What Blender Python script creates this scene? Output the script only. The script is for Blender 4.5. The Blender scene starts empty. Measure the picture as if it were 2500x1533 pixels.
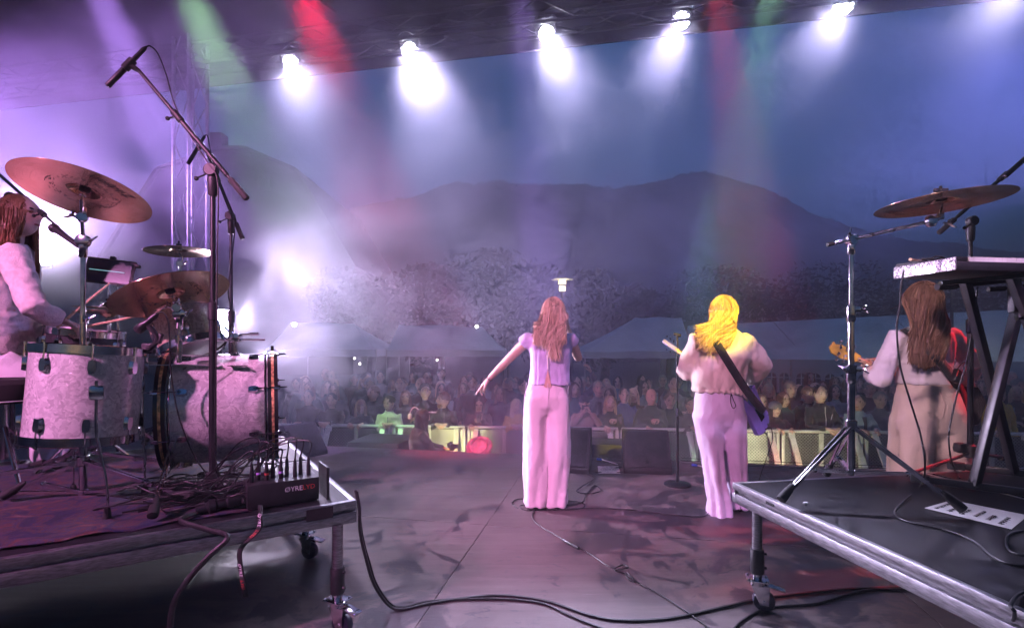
import bpy, bmesh, math, random, os
import numpy as np
from mathutils import Vector, Matrix, Euler, Quaternion, noise
R = math.radians
rnd = random.Random(7)
S = bpy.context.scene
C = S.collection
# ---------------------------------------------------------------- camera
FPX, CXP, HYP, CAMH = 1250.0, 1250.0, 840.0, 1.33      # focal length and horizon in photograph pixels, eye height
cd = bpy.data.cameras.new('camera'); cam = bpy.data.objects.new('camera', cd); C.objects.link(cam)
cd.sensor_width = 36.0; cd.lens = 18.0; cd.shift_y = (HYP - 766.5) / 2500.0
cd.clip_start = 0.05; cd.clip_end = 3000.0
cam.location = (0, 0, CAMH); cam.rotation_euler = (R(90), 0, 0)
S.camera = cam
# ---------------------------------------------------------------- dusk sky and the last daylight
w = bpy.data.worlds.new('World'); S.world = w; w.use_nodes = True
nt = w.node_tree; nt.nodes.clear()
sky = nt.nodes.new('ShaderNodeTexSky'); sky.sky_type = 'NISHITA'; sky.sun_disc = False
sky.sun_elevation = R(1.6); sky.sun_rotation = R(170); sky.altitude = 0
sky.air_density = 1.0; sky.dust_density = 0.3; sky.ozone_density = 4.5
bg = nt.nodes.new('ShaderNodeBackground'); bg.inputs[1].default_value = 0.15
wo = nt.nodes.new('ShaderNodeOutputWorld')
nt.links.new(sky.outputs[0], bg.inputs[0]); nt.links.new(bg.outputs[0], wo.inputs[0])
sl = bpy.data.lights.new('dusk_sun', 'SUN'); sun = bpy.data.objects.new('dusk_sun', sl); C.objects.link(sun)
sl.energy = 0.02; sl.angle = R(25); sl.color = (0.75, 0.82, 1.0)
sun.rotation_euler = (R(62), 0, R(-160))
# ---------------------------------------------------------------- exposure and render settings
vs = S.view_settings; vs.view_transform = 'Standard'; vs.look = 'None'; vs.exposure = 1.35; vs.gamma = 1.0; vs.use_curve_mapping = False
cy = S.cycles
S.render.engine = 'CYCLES'
cy.use_denoising = True; cy.use_adaptive_sampling=True; cy.adaptive_threshold=.09; cy.adaptive_min_samples=24
cy.max_bounces = 5; cy.diffuse_bounces = 2; cy.glossy_bounces = 3; cy.transmission_bounces = 4; cy.volume_bounces = 0; cy.transparent_max_bounces = 16
cy.sample_clamp_indirect = 4.0; cy.sample_clamp_direct = 0.0
cy.volume_step_rate = 1.0; cy.volume_max_steps = 128
cy.caustics_reflective = False; cy.caustics_refractive = False
# ================================================================ helpers
K = 2500.0 / 2464.0                                    # notes below are read off a 2464-wide view of the photograph
def at(px, py, Y):
    """world point seen at that note position, Y metres in front of the camera"""
    return Vector(((px * K - CXP) / FPX * Y, Y, CAMH - (py * K - HYP) / FPX * Y))
def on(px, py, z=0.0):
    """world point at height z seen at that note position"""
    return at(px, py, (CAMH - z) * FPX / (py * K - HYP))

class MB:
    """collects shapes in world coordinates and links them as one mesh object"""
    def __init__(s): s.v = []; s.f = []; s.m = []
    def add(s, vs, fs, mi=0):
        o = len(s.v); s.v.extend([tuple(p) for p in vs]); s.f.extend([tuple(i + o for i in f) for f in fs]); s.m.extend([mi] * len(fs)); return s
    def box(s, c, size, rot=None, mi=0, bev=0.0):
        x, y, z = size[0] / 2, size[1] / 2, size[2] / 2; c = Vector(c)
        M = rot if rot is not None else Matrix.Identity(3)
        if bev > 0:
            bm = bmesh.new(); bmesh.ops.create_cube(bm, size=1.0)
            for q in bm.verts: q.co = Vector((q.co.x * 2 * x, q.co.y * 2 * y, q.co.z * 2 * z))
            bmesh.ops.bevel(bm, geom=bm.edges[:] + bm.verts[:], offset=bev, segments=2, affect='EDGES', profile=0.5)
            bm.verts.index_update()
            s.add([c + M @ q.co for q in bm.verts], [[q.index for q in f.verts] for f in bm.faces], mi); bm.free(); return s
        P = [c + M @ Vector(p) for p in ((-x,-y,-z),(x,-y,-z),(x,y,-z),(-x,y,-z),(-x,-y,z),(x,-y,z),(x,y,z),(-x,y,z))]
        return s.add(P, [(0,3,2,1),(4,5,6,7),(0,1,5,4),(1,2,6,5),(2,3,7,6),(3,0,4,7)], mi)
    def beam(s, a, b, w, h, up=(0,0,1), mi=0, bev=0.0):
        a = Vector(a); b = Vector(b); d = b - a; L = d.length; d.normalize(); up = Vector(up)
        if abs(d.dot(up)) > .98: up = Vector((0, 1, 0))
        x = d.cross(up).normalized(); z = x.cross(d)
        return s.box((a + b) / 2, (w, L, h), Matrix((x, d, z)).transposed(), mi, bev)
    def rings(s, rs, caps=True, mi=0, closed=False):
        n = len(rs[0]); V = [p for r in rs for p in r]; Fs = []
        k = len(rs)
        for i in range(k if closed else k - 1):
            a = i * n; b = ((i + 1) % k) * n
            for j in range(n): Fs.append((a + j, a + (j + 1) % n, b + (j + 1) % n, b + j))
        if caps and not closed:
            Fs.append(tuple(range(n - 1, -1, -1))); Fs.append(tuple(range((k - 1) * n, k * n)))
        return s.add(V, Fs, mi)
    def tube(s, pts, r, n=8, caps=True, mi=0, closed=False, flat=1.0):
        pts = [Vector(p) for p in pts]; k = len(pts); rr = [r] * k if not hasattr(r, '__len__') else list(r)
        T = []
        for i in range(k):
            if closed: t = pts[(i + 1) % k] - pts[i - 1]
            else: t = pts[min(i + 1, k - 1)] - pts[max(i - 1, 0)]
            T.append(t.normalized() if t.length > 1e-9 else Vector((0, 0, 1)))
        up = Vector((0, 0, 1)) if abs(T[0].z) < .9 else Vector((1, 0, 0))
        u = T[0].cross(up).normalized(); out = []
        for i in range(k):
            u = (u - T[i] * u.dot(T[i])); u = u.normalized() if u.length > 1e-6 else T[i].orthogonal().normalized()
            v = T[i].cross(u)
            out.append([pts[i] + (u * math.cos(2 * math.pi * j / n) + v * flat * math.sin(2 * math.pi * j / n)) * rr[i] for j in range(n)])
        return s.rings(out, caps, mi, closed)
    def lathe(s, prof, n=24, M=None, caps=True, mi=0):
        """prof: (radius, height) pairs about local z, placed by the 4x4 matrix M"""
        M = M or Matrix.Identity(4)
        rs = [[M @ Vector((r * math.cos(2 * math.pi * j / n), r * math.sin(2 * math.pi * j / n), z)) for j in range(n)] for r, z in prof]
        return s.rings(rs, caps, mi)
    def ball(s, c, r, n=10, m=7, M3=None, mi=0):
        c = Vector(c); r = Vector((r, r, r)) if not hasattr(r, '__len__') else Vector(r); M3 = M3 or Matrix.Identity(3)
        rs = []
        for i in range(1, m):
            t = math.pi * i / m
            rs.append([c + M3 @ Vector((r.x * math.sin(t) * math.cos(2 * math.pi * j / n), r.y * math.sin(t) * math.sin(2 * math.pi * j / n), -r.z * math.cos(t))) for j in range(n)])
        V = [p for q in rs for p in q] + [c + M3 @ Vector((0, 0, -r.z)), c + M3 @ Vector((0, 0, r.z))]
        Fs = []
        for i in range(m - 2):
            for j in range(n): Fs.append((i * n + j, i * n + (j + 1) % n, (i + 1) * n + (j + 1) % n, (i + 1) * n + j))
        b = (m - 1) * n
        for j in range(n): Fs.append((b, (j + 1) % n, j)); Fs.append((b + 1, (m - 2) * n + j, (m - 2) * n + (j + 1) % n))
        return s.add(V, Fs, mi)
    def prism(s, poly, depth, M, mi=0):
        """2-D outline (x, y) extruded from z=0 to z=depth in the frame M"""
        n = len(poly)
        V = [M @ Vector((x, y, 0)) for x, y in poly] + [M @ Vector((x, y, depth)) for x, y in poly]
        return s.add(V, [tuple(range(n - 1, -1, -1)), tuple(range(n, 2 * n))] + [(i, (i + 1) % n, n + (i + 1) % n, n + i) for i in range(n)], mi)
    def mesh(s, name, origin=(0, 0, 0), smooth=True, angle=38):
        me = bpy.data.meshes.new(name); o = Vector(origin)
        me.from_pydata([Vector(p) - o for p in s.v], [], s.f)
        if any(s.m): me.polygons.foreach_set('material_index', s.m)
        finish(me, smooth, angle); return me
    def build(s, name, mat, parent=None, smooth=True, angle=38, origin=None):
        org = origin_of(parent) if parent is not None else Vector(origin or (0, 0, 0))
        me = s.mesh(name, org, smooth, angle)
        return link(name, me, mat, parent, org if parent is None else None)

def finish(me, smooth=True, angle=38):
    bm = bmesh.new(); bm.from_mesh(me); bmesh.ops.recalc_face_normals(bm, faces=bm.faces[:])
    ca = R(angle)
    for f in bm.faces: f.smooth = smooth
    if smooth:
        for e in bm.edges:
            if len(e.link_faces) == 2 and e.calc_face_angle(0) > ca: e.smooth = False
    bm.to_mesh(me); bm.free(); me.update()
def origin_of(o):
    while o.parent is not None: o = o.parent
    return o.location.copy()
def link(name, data, mat=None, parent=None, loc=None):
    o = bpy.data.objects.new(name, data); C.objects.link(o)
    if parent is not None: o.parent = parent
    if loc is not None: o.location = loc
    if mat is not None and data is not None:
        for m in (mat if isinstance(mat, (list, tuple)) else [mat]): data.materials.append(m)
    return o
def tag(o, label=None, cat=None, group=None, kind=None):
    if label: o['label'] = label
    if cat: o['category'] = cat
    if group: o['group'] = group
    if kind: o['kind'] = kind
    return o
def thing(name, label, cat, loc=(0, 0, 0), group=None):
    o = link(name, None, None, None, loc); o.empty_display_size = .1
    return tag(o, label, cat, group)
def child_copies(src, dst):
    for ch in [c for c in C.objects if c.parent is src]:
        c = ch.copy(); C.objects.link(c); c.parent = dst
        for g in [q for q in C.objects if q.parent is ch]:
            d = g.copy(); C.objects.link(d); d.parent = c
def dup(src, loc, rz=0.0, label=None, group=None, scale=None):
    r = src.copy(); C.objects.link(r); r.location = loc; r.rotation_euler = (0, 0, rz)
    if scale: r.scale = scale
    if label: r['label'] = label
    if group: r['group'] = group
    child_copies(src, r); return r
def spline(pts, n=8, closed=False):
    P = [Vector(p) for p in pts]; k = len(P); out = []
    for i in range(k if closed else k - 1):
        p0, p1, p2, p3 = (P[(i - 1) % k], P[i], P[(i + 1) % k], P[(i + 2) % k]) if closed else (P[max(i - 1, 0)], P[i], P[i + 1], P[min(i + 2, k - 1)])
        for j in range(n):
            t = j / n
            out.append(0.5 * ((2 * p1) + (p2 - p0) * t + (2 * p0 - 5 * p1 + 4 * p2 - p3) * t * t + (3 * p1 - p0 - 3 * p2 + p3) * t ** 3))
    if not closed: out.append(P[-1])
    return out
def frame(org, z, x=None):
    """4x4 with local z along z and local x near x"""
    z = Vector(z).normalized(); x = Vector(x) if x is not None else z.orthogonal()
    x = (x - z * x.dot(z)).normalized(); y = z.cross(x)
    M = Matrix((x, y, z)).transposed().to_4x4(); M.translation = Vector(org); return M
def rz3(a): return Matrix.Rotation(a, 3, 'Z')

# ---------------------------------------------------------------- materials
def mat(name, col, rough=.6, metal=0.0, var=.12, scale=8.0, bump=0.0, bscale=60.0, col2=None, spec=None, coat=0.0, sheen=0.0, rvar=.0, coord='Object', detail=4.0, lo=.35, hi=.65, stretch=None):
    m = bpy.data.materials.new(name); m.use_nodes = True; t = m.node_tree; b = t.nodes['Principled BSDF']
    b.inputs['Roughness'].default_value = rough; b.inputs['Metallic'].default_value = metal
    if spec is not None: b.inputs['Specular IOR Level'].default_value = spec
    if coat: b.inputs['Coat Weight'].default_value = coat
    if sheen: b.inputs['Sheen Weight'].default_value = sheen; b.inputs['Sheen Roughness'].default_value = .5
    tc = t.nodes.new('ShaderNodeTexCoord'); src = tc.outputs[coord]
    if stretch:
        mp = t.nodes.new('ShaderNodeMapping'); mp.inputs['Scale'].default_value = stretch; t.links.new(src, mp.inputs[0]); src = mp.outputs[0]
    nz = t.nodes.new('ShaderNodeTexNoise'); nz.inputs['Scale'].default_value = scale; nz.inputs['Detail'].default_value = detail
    t.links.new(src, nz.inputs['Vector'])
    cr = t.nodes.new('ShaderNodeValToRGB'); e = cr.color_ramp.elements
    c2 = col2 if col2 else tuple(max(0.0, c * (1 - 2 * var)) for c in col)
    e[0].position = lo; e[0].color = (*c2, 1); e[1].position = hi; e[1].color = (*[min(1, c * (1 + (0 if col2 else var))) for c in col], 1)
    t.links.new(nz.outputs['Fac'], cr.inputs[0]); t.links.new(cr.outputs[0], b.inputs['Base Color'])
    if rvar:
        mr = t.nodes.new('ShaderNodeMapRange'); mr.inputs['To Min'].default_value = max(.02, rough - rvar); mr.inputs['To Max'].default_value = min(1, rough + rvar)
        t.links.new(nz.outputs['Fac'], mr.inputs[0]); t.links.new(mr.outputs[0], b.inputs['Roughness'])
    if bump:
        n2 = t.nodes.new('ShaderNodeTexNoise'); n2.inputs['Scale'].default_value = bscale; n2.inputs['Detail'].default_value = 3
        t.links.new(src, n2.inputs['Vector'])
        bp = t.nodes.new('ShaderNodeBump'); bp.inputs['Strength'].default_value = min(1, bump); bp.inputs['Distance'].default_value = .01
        t.links.new(n2.outputs['Fac'], bp.inputs['Height']); t.links.new(bp.outputs[0], b.inputs['Normal'])
    return m
def emit(name, col, strength):
    m = bpy.data.materials.new(name); m.use_nodes = True; t = m.node_tree; b = t.nodes['Principled BSDF']
    b.inputs['Base Color'].default_value = (*col, 1); b.inputs['Emission Color'].default_value = (*col, 1); b.inputs['Emission Strength'].default_value = strength
    return m
M = {}
M['black_metal'] = mat('black_metal', (.012, .012, .014), .38, .0, rvar=.1, scale=20, bump=.05, bscale=200)
M['chrome'] = mat('chrome', (.62, .62, .64), .14, 1.0, var=.08, scale=15, rvar=.07)
M['alu'] = mat('aluminium', (.27, .27, .29), .42, 1.0, var=.15, scale=30, rvar=.12, stretch=(1, 1, 6))
M['black_plastic'] = mat('black_plastic', (.014, .014, .016), .5, var=.2, scale=25, bump=.1, bscale=250)
M['rubber'] = mat('rubber', (.012, .012, .013), .75, var=.2, scale=30)
M['cable'] = mat('cable_rubber', (.010, .010, .012), .5, var=.2, scale=40)
M['paper'] = mat('paper', (.75, .75, .74), .8, var=.04, scale=12)
# ================================================================ the setting
YAW = R(-11)                                            # the stage front runs 11 degrees off the picture plane
SU = Vector((math.cos(YAW), math.sin(YAW), 0)); SV = Vector((-math.sin(YAW), math.cos(YAW), 0))
SE = Vector((0.0, 6.22, 0.0))                           # a point on the stage front edge
GZ = -1.07                                              # ground level below the deck
def st(u, v, z=0.0): return SE + SU * u + SV * v + Vector((0, 0, z))
def floor_material():
    m = bpy.data.materials.new('stage_plywood'); m.use_nodes = True; t = m.node_tree; b = t.nodes['Principled BSDF']; L = t.links.new
    tc = t.nodes.new('ShaderNodeTexCoord')
    def nz(scale, detail=5, rough=.55, dist=0.0, off=(0, 0, 0), sc=(1, 1, 1)):
        mp = t.nodes.new('ShaderNodeMapping'); mp.inputs['Location'].default_value = off; mp.inputs['Scale'].default_value = sc; L(tc.outputs['Object'], mp.inputs[0])
        n = t.nodes.new('ShaderNodeTexNoise'); n.inputs['Scale'].default_value = scale; n.inputs['Detail'].default_value = detail; n.inputs['Roughness'].default_value = rough; n.inputs['Distortion'].default_value = dist
        L(mp.outputs[0], n.inputs['Vector']); return n.outputs['Fac']
    def ramp(f, a, c):
        r = t.nodes.new('ShaderNodeMapRange'); r.inputs['From Min'].default_value = a; r.inputs['From Max'].default_value = c; L(f, r.inputs[0]); return r.outputs[0]
    def mul(a, c, op='MULTIPLY'):
        q = t.nodes.new('ShaderNodeMath'); q.operation = op; q.use_clamp = True
        for i, s in enumerate((a, c)):
            if isinstance(s, (int, float)): q.inputs[i].default_value = s
            else: L(s, q.inputs[i])
        return q.outputs[0]
    def mix(f, a, c):
        q = t.nodes.new('ShaderNodeMix'); q.data_type = 'RGBA'; L(f, q.inputs[0])
        for i, s in ((6, a), (7, c)):
            if isinstance(s, tuple): q.inputs[i].default_value = (*s, 1)
            else: L(s, q.inputs[i])
        return q.outputs[2]
    base = mix(ramp(nz(1.1, 6), .3, .7), (.105, .086, .084), (.17, .142, .138))
    grain = mix(ramp(nz(9, 4, .7, 0, (3, 1, 0), (.12, 1.6, 1)), .35, .7), (1, 1, 1), (.78, .76, .77))
    q = t.nodes.new('ShaderNodeMix'); q.data_type = 'RGBA'; q.blend_type = 'MULTIPLY'; q.inputs[0].default_value = 1; L(base, q.inputs[6]); L(grain, q.inputs[7]); base = q.outputs[2]
    # damp stains: hard-edged blotches that gather in some places, and a scatter of footprints and scuffs
    where = ramp(nz(.42, 2, .5, 0, (1.7, 4.2, 0)), .43, .56)
    blot = ramp(nz(2.6, 7, .66, .7, (7.3, 2.1, 0)), .50, .53)
    blot2 = ramp(nz(2.3, 7, .68, 1.0, (2.3, 8.4, 0)), .585, .605)
    spots = mul(ramp(nz(6.5, 5, .6, 1.2, (5, 5, 0), (1, 1.8, 1)), .62, .64), ramp(nz(.9, 2, .5, 0, (9, 9, 0)), .42, .5))
    stain = mul(mul(mul(where, blot), blot2, 'MAXIMUM'), spots, 'MAXIMUM')
    base = mix(mul(stain, .85), base, (.032, .029, .036))
    scuff = mul(ramp(nz(16, 6, .75, 2.2, (1, 3, 0), (1, .5, 1)), .66, .70), ramp(nz(1.3, 2, .5, 0, (4, 9, 0)), .45, .55))
    base = mix(mul(scuff, .75), base, (.045, .04, .045))
    chalk = mul(ramp(nz(30, 2, .5, .0, (4, 4, 0), (.2, 3, 1)), .70, .74), .35)
    base = mix(chalk, base, (.26, .23, .23))
    L(base, b.inputs['Base Color'])
    rr = t.nodes.new('ShaderNodeMapRange'); rr.inputs['To Min'].default_value = .62; rr.inputs['To Max'].default_value = .34; L(stain, rr.inputs[0]); L(rr.outputs[0], b.inputs['Roughness']); b.inputs['Specular IOR Level'].default_value = .3
    bp = t.nodes.new('ShaderNodeBump'); bp.inputs['Strength'].default_value = .25; bp.inputs['Distance'].default_value = .004; L(nz(70, 4, .7, 0, (0, 0, 0), (.25, 1, 1)), bp.inputs['Height']); L(bp.outputs[0], b.inputs['Normal'])
    return m
M['floor'] = floor_material()
M['deck_side'] = mat('deck_side', (.02, .02, .022), .7, var=.2)
M['asphalt'] = mat('asphalt', (.05, .05, .052), .85, var=.3, scale=3, bump=.3, bscale=40)
M['roof_cloth'] = mat('roof_cloth', (.008, .008, .011), .9, var=.3, scale=2)
# stage deck: plywood sheets with open joints over a dark sub-floor
root = MB().box(st(0, -6.1, -.545) , (30, 12.2, 1.01), rz3(YAW)).build('stage_floor', M['deck_side'], None, smooth=False)
tag(root, kind='structure')
PS = 2.44; U0 = 0.28                                    # sheet size, position of the joint line seen right of the singer
k = 0
for iu in range(-4, 5):
    for iv in range(0, 4):
        u0 = U0 + iu * PS; v1 = -iv * PS; g = .004
        mb = MB()
        mb.box(st(u0 + PS / 2, v1 - PS / 2, -.02), (PS - g, PS - g, .04 - .0006 * (k % 3)), rz3(YAW)); k += 1
        o = mb.build('deck_panel', M['floor'], root, smooth=False)
tag(MB().box((0, 300, GZ - .05), (1600, 1600, .1)).build('ground', M['asphalt'], None, smooth=False), kind='structure')
# roof skin over the stage
RZ = CAMH + 4.10
mb = MB()
e0 = st(-14, .75, RZ + .12); e1 = st(14, .75, RZ + .12); b0 = st(-14, -9, RZ + 1.3); b1 = st(14, -9, RZ + 1.3)
T = Vector((0, 0, .06))
mb.add([e0, e1, b1, b0, e0 + T, e1 + T, b1 + T, b0 + T], [(3,2,1,0),(4,5,6,7),(0,1,5,4),(1,2,6,5),(2,3,7,6),(3,0,4,7)])
mb.beam(st(-14, .8, RZ + .06), st(14, .8, RZ + .06), .03, .34)
tag(mb.build('stage_roof', M['roof_cloth'], None, smooth=False), kind='structure')

# ================================================================ trusses
M['truss'] = mat('truss_tube', (.42, .42, .44), .42, .9, var=.15, scale=12, rvar=.1)
M['truss_black'] = mat('truss_black', (.022, .022, .026), .5, .0, var=.2, scale=12)
def truss(name, label, a, b, w=.29, step=.5, up=(0, 0, 1), group=None, tm='truss_black'):
    a = Vector(a); b = Vector(b); t = thing(name, label, 'truss', a, group)
    d = (b - a).normalized(); x = d.cross(Vector(up)).normalized(); z = x.cross(d)
    offs = [x * sx * w / 2 + z * sz * w / 2 for sx, sz in ((-1, -1), (1, -1), (1, 1), (-1, 1))]
    for o in offs: MB().tube([a + o, b + o], .025, 8).build('chord', M[tm], t)
    n = max(1, int((b - a).length / step))
    for i in range(4):
        mb = MB()
        for j in range(n):
            p = a + (b - a) * (j / n); q = a + (b - a) * ((j + 1) / n); o1, o2 = offs[i], offs[(i + 1) % 4]
            mb.tube([p + (o1 if j % 2 else o2), q + (o2 if j % 2 else o1)], .009, 6)
        mb.build('lacing', M[tm], t)
    return t
truss('front_truss', 'aluminium box truss across the stage front carrying the white lamps', st(-12, .25, RZ - .02), st(9, .25, RZ - .02))
truss('ceiling_truss', 'dim box truss under the roof, left of the red beam foot', st(-7, -1.9, RZ + .33), st(9, -1.9, RZ + .33))
truss('ceiling_truss', 'dim slanting truss under the roof meeting the cross truss', st(-2.4, .0, RZ + .28), st(-4.2, -4.2, RZ + .8), .22, .4)
truss('tower_truss', 'pale upright tower truss rising behind the drum kit', at(459, 800, 7.3) * 1 + Vector((0, 0, -2.0)), at(459, 150, 7.3) + Vector((0, 0, .6)), up=(.35, 1, 0), step=.55, tm='truss')

# ================================================================ stage lamps
M['lamp_body'] = mat('lamp_body', (.012, .012, .013), .5, var=.2)
LEDW = emit('led_white', (.86, .84, 1.0), 60)
def lamp(pos, aim, col, watt, size=26, blend=.6, label=None, cat='stage light', lens=True, radius=.06, lens_mat=None, group=None, yoke_up=.28, ld_name='beam_light'):
    pos = Vector(pos); d = (Vector(aim) - pos).normalized(); t = thing('stage_lamp', label, cat, pos, group)
    F = frame(pos, d, Vector((1, 0, 0)))
    MB().lathe([(.04, -.24), (.075, -.23), (.09, -.17), (.11, -.10), (.115, -.012), (.122, -.010), (.122, .012), (.112, .012), (.108, -.004)], 24, F).build('housing', M['lamp_body'], t)
    mb = MB()
    side = F.to_3x3() @ Vector((1, 0, 0)); back = pos - d * .10; top = back + Vector((0, 0, yoke_up))
    mb.tube([back - side * .13, back - side * .135 + Vector((0, 0, .17)), top - side * .03, top + side * .03, back + side * .135 + Vector((0, 0, .17)), back + side * .13], .010, 6)
    mb.build('yoke', M['lamp_body'], t)
    if lens:
        mb = MB()
        cells = [(0, 0)] + [(.042 * math.cos(i * math.pi / 3), .042 * math.sin(i * math.pi / 3)) for i in range(6)] + [(.083 * math.cos(i * math.pi / 6 + .26), .083 * math.sin(i * math.pi / 6 + .26)) for i in range(12)]
        for x, y in cells: mb.lathe([(.0135, .0), (.0135, .006), (.010, .013), (.004, .016)], 10, F @ Matrix.Translation((x, y, .0)))
        mb.build('lens', lens_mat or LEDW, t)
    ld = bpy.data.lights.new(ld_name, 'SPOT'); ld.energy = watt; ld.color = col; ld.spot_size = R(size); ld.spot_blend = blend; ld.shadow_soft_size = radius
    lo = bpy.data.objects.new(ld_name, ld); C.objects.link(lo); lo.parent = t
    lo.matrix_parent_inverse = Matrix.Identity(4)
    lo.location = d * .03; lo.rotation_euler = d.to_track_quat('-Z', 'Y').to_euler()
    return t
def wl(px, py): return on(px, py, RZ - .16)             # a lamp under the front truss
WHT = (.72, .66, 1.0)
fl = [((700, 152), (768, 330), 1150, 2.3), ((985, 122), (1075, 330), 1500, 2.3), ((1315, 82), (1420, 330), 1500, 2.3), ((1640, 50), (1525, 330), 1050, 2.2), ((2030, 14), (1860, 300), 950, 2.2), ((2452, -42), (2300, 200), 800, 2.2)]
for i, (p, q, W_, dy) in enumerate(fl):
    pos = wl(*p); aim = at(q[0], q[1], pos.y - dy)
    lamp(pos, aim, WHT, W_, 25, 1.0, ['white LED par lamp at the left end of the lit row, over the gabled building', 'white LED par lamp second from the left in the lit row, pointing down right', 'white LED par lamp straight above the singer, beam crossing its neighbour', 'white LED par lamp pointing down left above the guitarist', 'white LED par lamp second from the right, half cut by the frame top', 'LED par lamp at the top right corner with a faint pink beam'][i], group='white lamps along the front truss', radius=.14)
# colour washes hung under the roof, out of the frame
def wash(pos, aim, col, W_, size, label, blend=.6, r=.08): return lamp(pos, aim, col, W_, size, blend, label, lens='audience' not in label, radius=r, lens_mat=emit('led_' + label.split()[0], col, 12))
wash(on(320, -300, RZ - .1), at(600, 300, 5.36), (.46, 1.0, .38), 1000, 19, 'green wash lamp above the frame over the drum kit')
wash(on(630, -300, RZ - .1), at(785, 140, 4.95), (1.0, .0, .04), 1300, 20, 'red wash lamp above the frame over the first white lamp')
wash(on(110, -300, RZ - .1), at(345, 220, 5.05), (.56, .30, 1.0), 1500, 18, 'lavender wash lamp above the frame over the black boom stand')
wash(on(1690, -260, RZ - .1), at(1745, 120, 4.97), (1.0, .04, .06), 1300, 17, 'red wash lamp above the frame over the guitarist')
wash(on(1890, -260, RZ - .1), at(1800, 330, 5.25), (.40, 1.0, .45), 800, 18, 'green wash lamp above the frame right of the guitarist')
wash(on(1230, -260, RZ - .1), at(1262, 130, 4.98), (.5, .28, 1.0), 1200, 13, 'violet wash lamp above the frame over the singer')
# side and rear positions behind and beside the camera
PINK = (1.0, .42, .80); PUR = (.62, .34, 1.0)
wash((-2.6, -1.6, 4.9), (.3, 4.1, .9), (1.0,.36,.72), 760, 28, 'pink wash lamp on the rear truss aimed at the singer')
wash((3.0, -1.6, 4.9), (1.6, 3.9, .8), (.80, .46, 1.0), 330, 20, 'lavender wash lamp on the rear truss aimed at the guitarist')
wash((-3.6, -.8, 3.6), (-1.8, 2.6, 1.0), (1.0, .34, .80), 560, 42, 'pink wash lamp on the rear truss aimed at the drum kit')
wash((-2.2, -.5, 4.6), (2.72, 3.35, 1.10), (1.0, .62, .74), 620, 15, 'magenta wash lamp on the rear truss aimed at the keyboard')
wash((1.9, -1.5, 4.9), (1.60, 3.86, 1.64), (1.0, .74, .0), 3000, 6.2, 'yellow spot lamp above the guitarist', .5, .05)
wash((5.3, 3.9, 3.3), (2.92, 3.42, 1.10), (1.0, .01, .02), 330, 17, 'red floor lamp beyond the right frame edge aimed at the bassist')
wash((-9.5, 7.0, 4.6), (-1.0, 6.0, 3.2), (.58, .28, 1.0), 1500, 42, 'purple side lamp left of the stage', .8, .15)
wash((9.5, 6.0, 4.8), (1.5, 6.2, 3.4), (.26, .28, 1.0), 1400, 42, 'blue violet side lamp right of the stage', .8, .15)
wash(st(-1.05, .22, -.42), st(-1.7, 2.2, -.20), (1.0, .96, .36), 45, 80, 'pale yellow audience lamp under the stage lip, left one', .8)
wash(st(1.1, .22, -.42), st(1.2, 2.0, -.25), (1.0, .96, .46), 58, 75, 'pale yellow audience lamp under the stage lip, middle one', .8)
wash(st(3.6, .22, -.42), st(3.7, 2.0, -.25), (1.0, .96, .54), 58, 75, 'pale yellow audience lamp under the stage lip, right one', .8)
# two bright LED panels at floor level behind the kit
def panel(label, c, aim, w_, h_, col, W_, size):
    c = Vector(c); d = (Vector(aim) - c).normalized(); F4 = frame(c, d, Vector((0, 0, 1)).cross(d)); t = thing('panel_lamp', label, 'stage light', c, 'bright panels behind the drum kit')
    R3 = F4.to_3x3(); MB().box(c - d * .035, (w_ + .03, h_ + .03, .06), R3, bev=.006).build('housing', M['lamp_body'], t)
    for i in range(3):
        for j in range(8): MB().box(F4 @ Vector((w_ * (i - 1) / 3, h_ * (j - 3.5) / 8, .006)), (w_ / 3.3, h_ / 8.8, .012), R3, bev=.003).build('led_cell', PANELW, t)
    ld = bpy.data.lights.new('panel_light', 'SPOT'); ld.energy = W_; ld.color = col; ld.spot_size = R(size); ld.spot_blend = .9; ld.shadow_soft_size = .12
    lo = bpy.data.objects.new('panel_light', ld); C.objects.link(lo); lo.parent = t; lo.location = d * .05; lo.rotation_euler = d.to_track_quat('-Z', 'Y').to_euler()
    MB().tube([c - d * .05, c - d * .07 - Vector((0, 0, h_ / 2 + .1)), Vector((c.x, c.y, 0)) - Vector((d.x, d.y, 0)) * .07], .015, 8).build('stand', M['lamp_body'], t)
PANELW = emit('panel_white', (.92, .86, 1.0), 40)
p0 = at(541, 778, 5.7); panel('blazing white panel lamp right of the rack tom', p0, p0 + Vector((.86, -.45, .06)), .16, .30, (.82, .68, 1.0), 850, 95)
p1 = at(88, 606, 5.6); panel('blazing white panel lamp behind the drummer', p1, p1 + Vector((.62, -.70, .40)), .24, .30, (.74, .50, 1.0), 380, 100)
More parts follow.
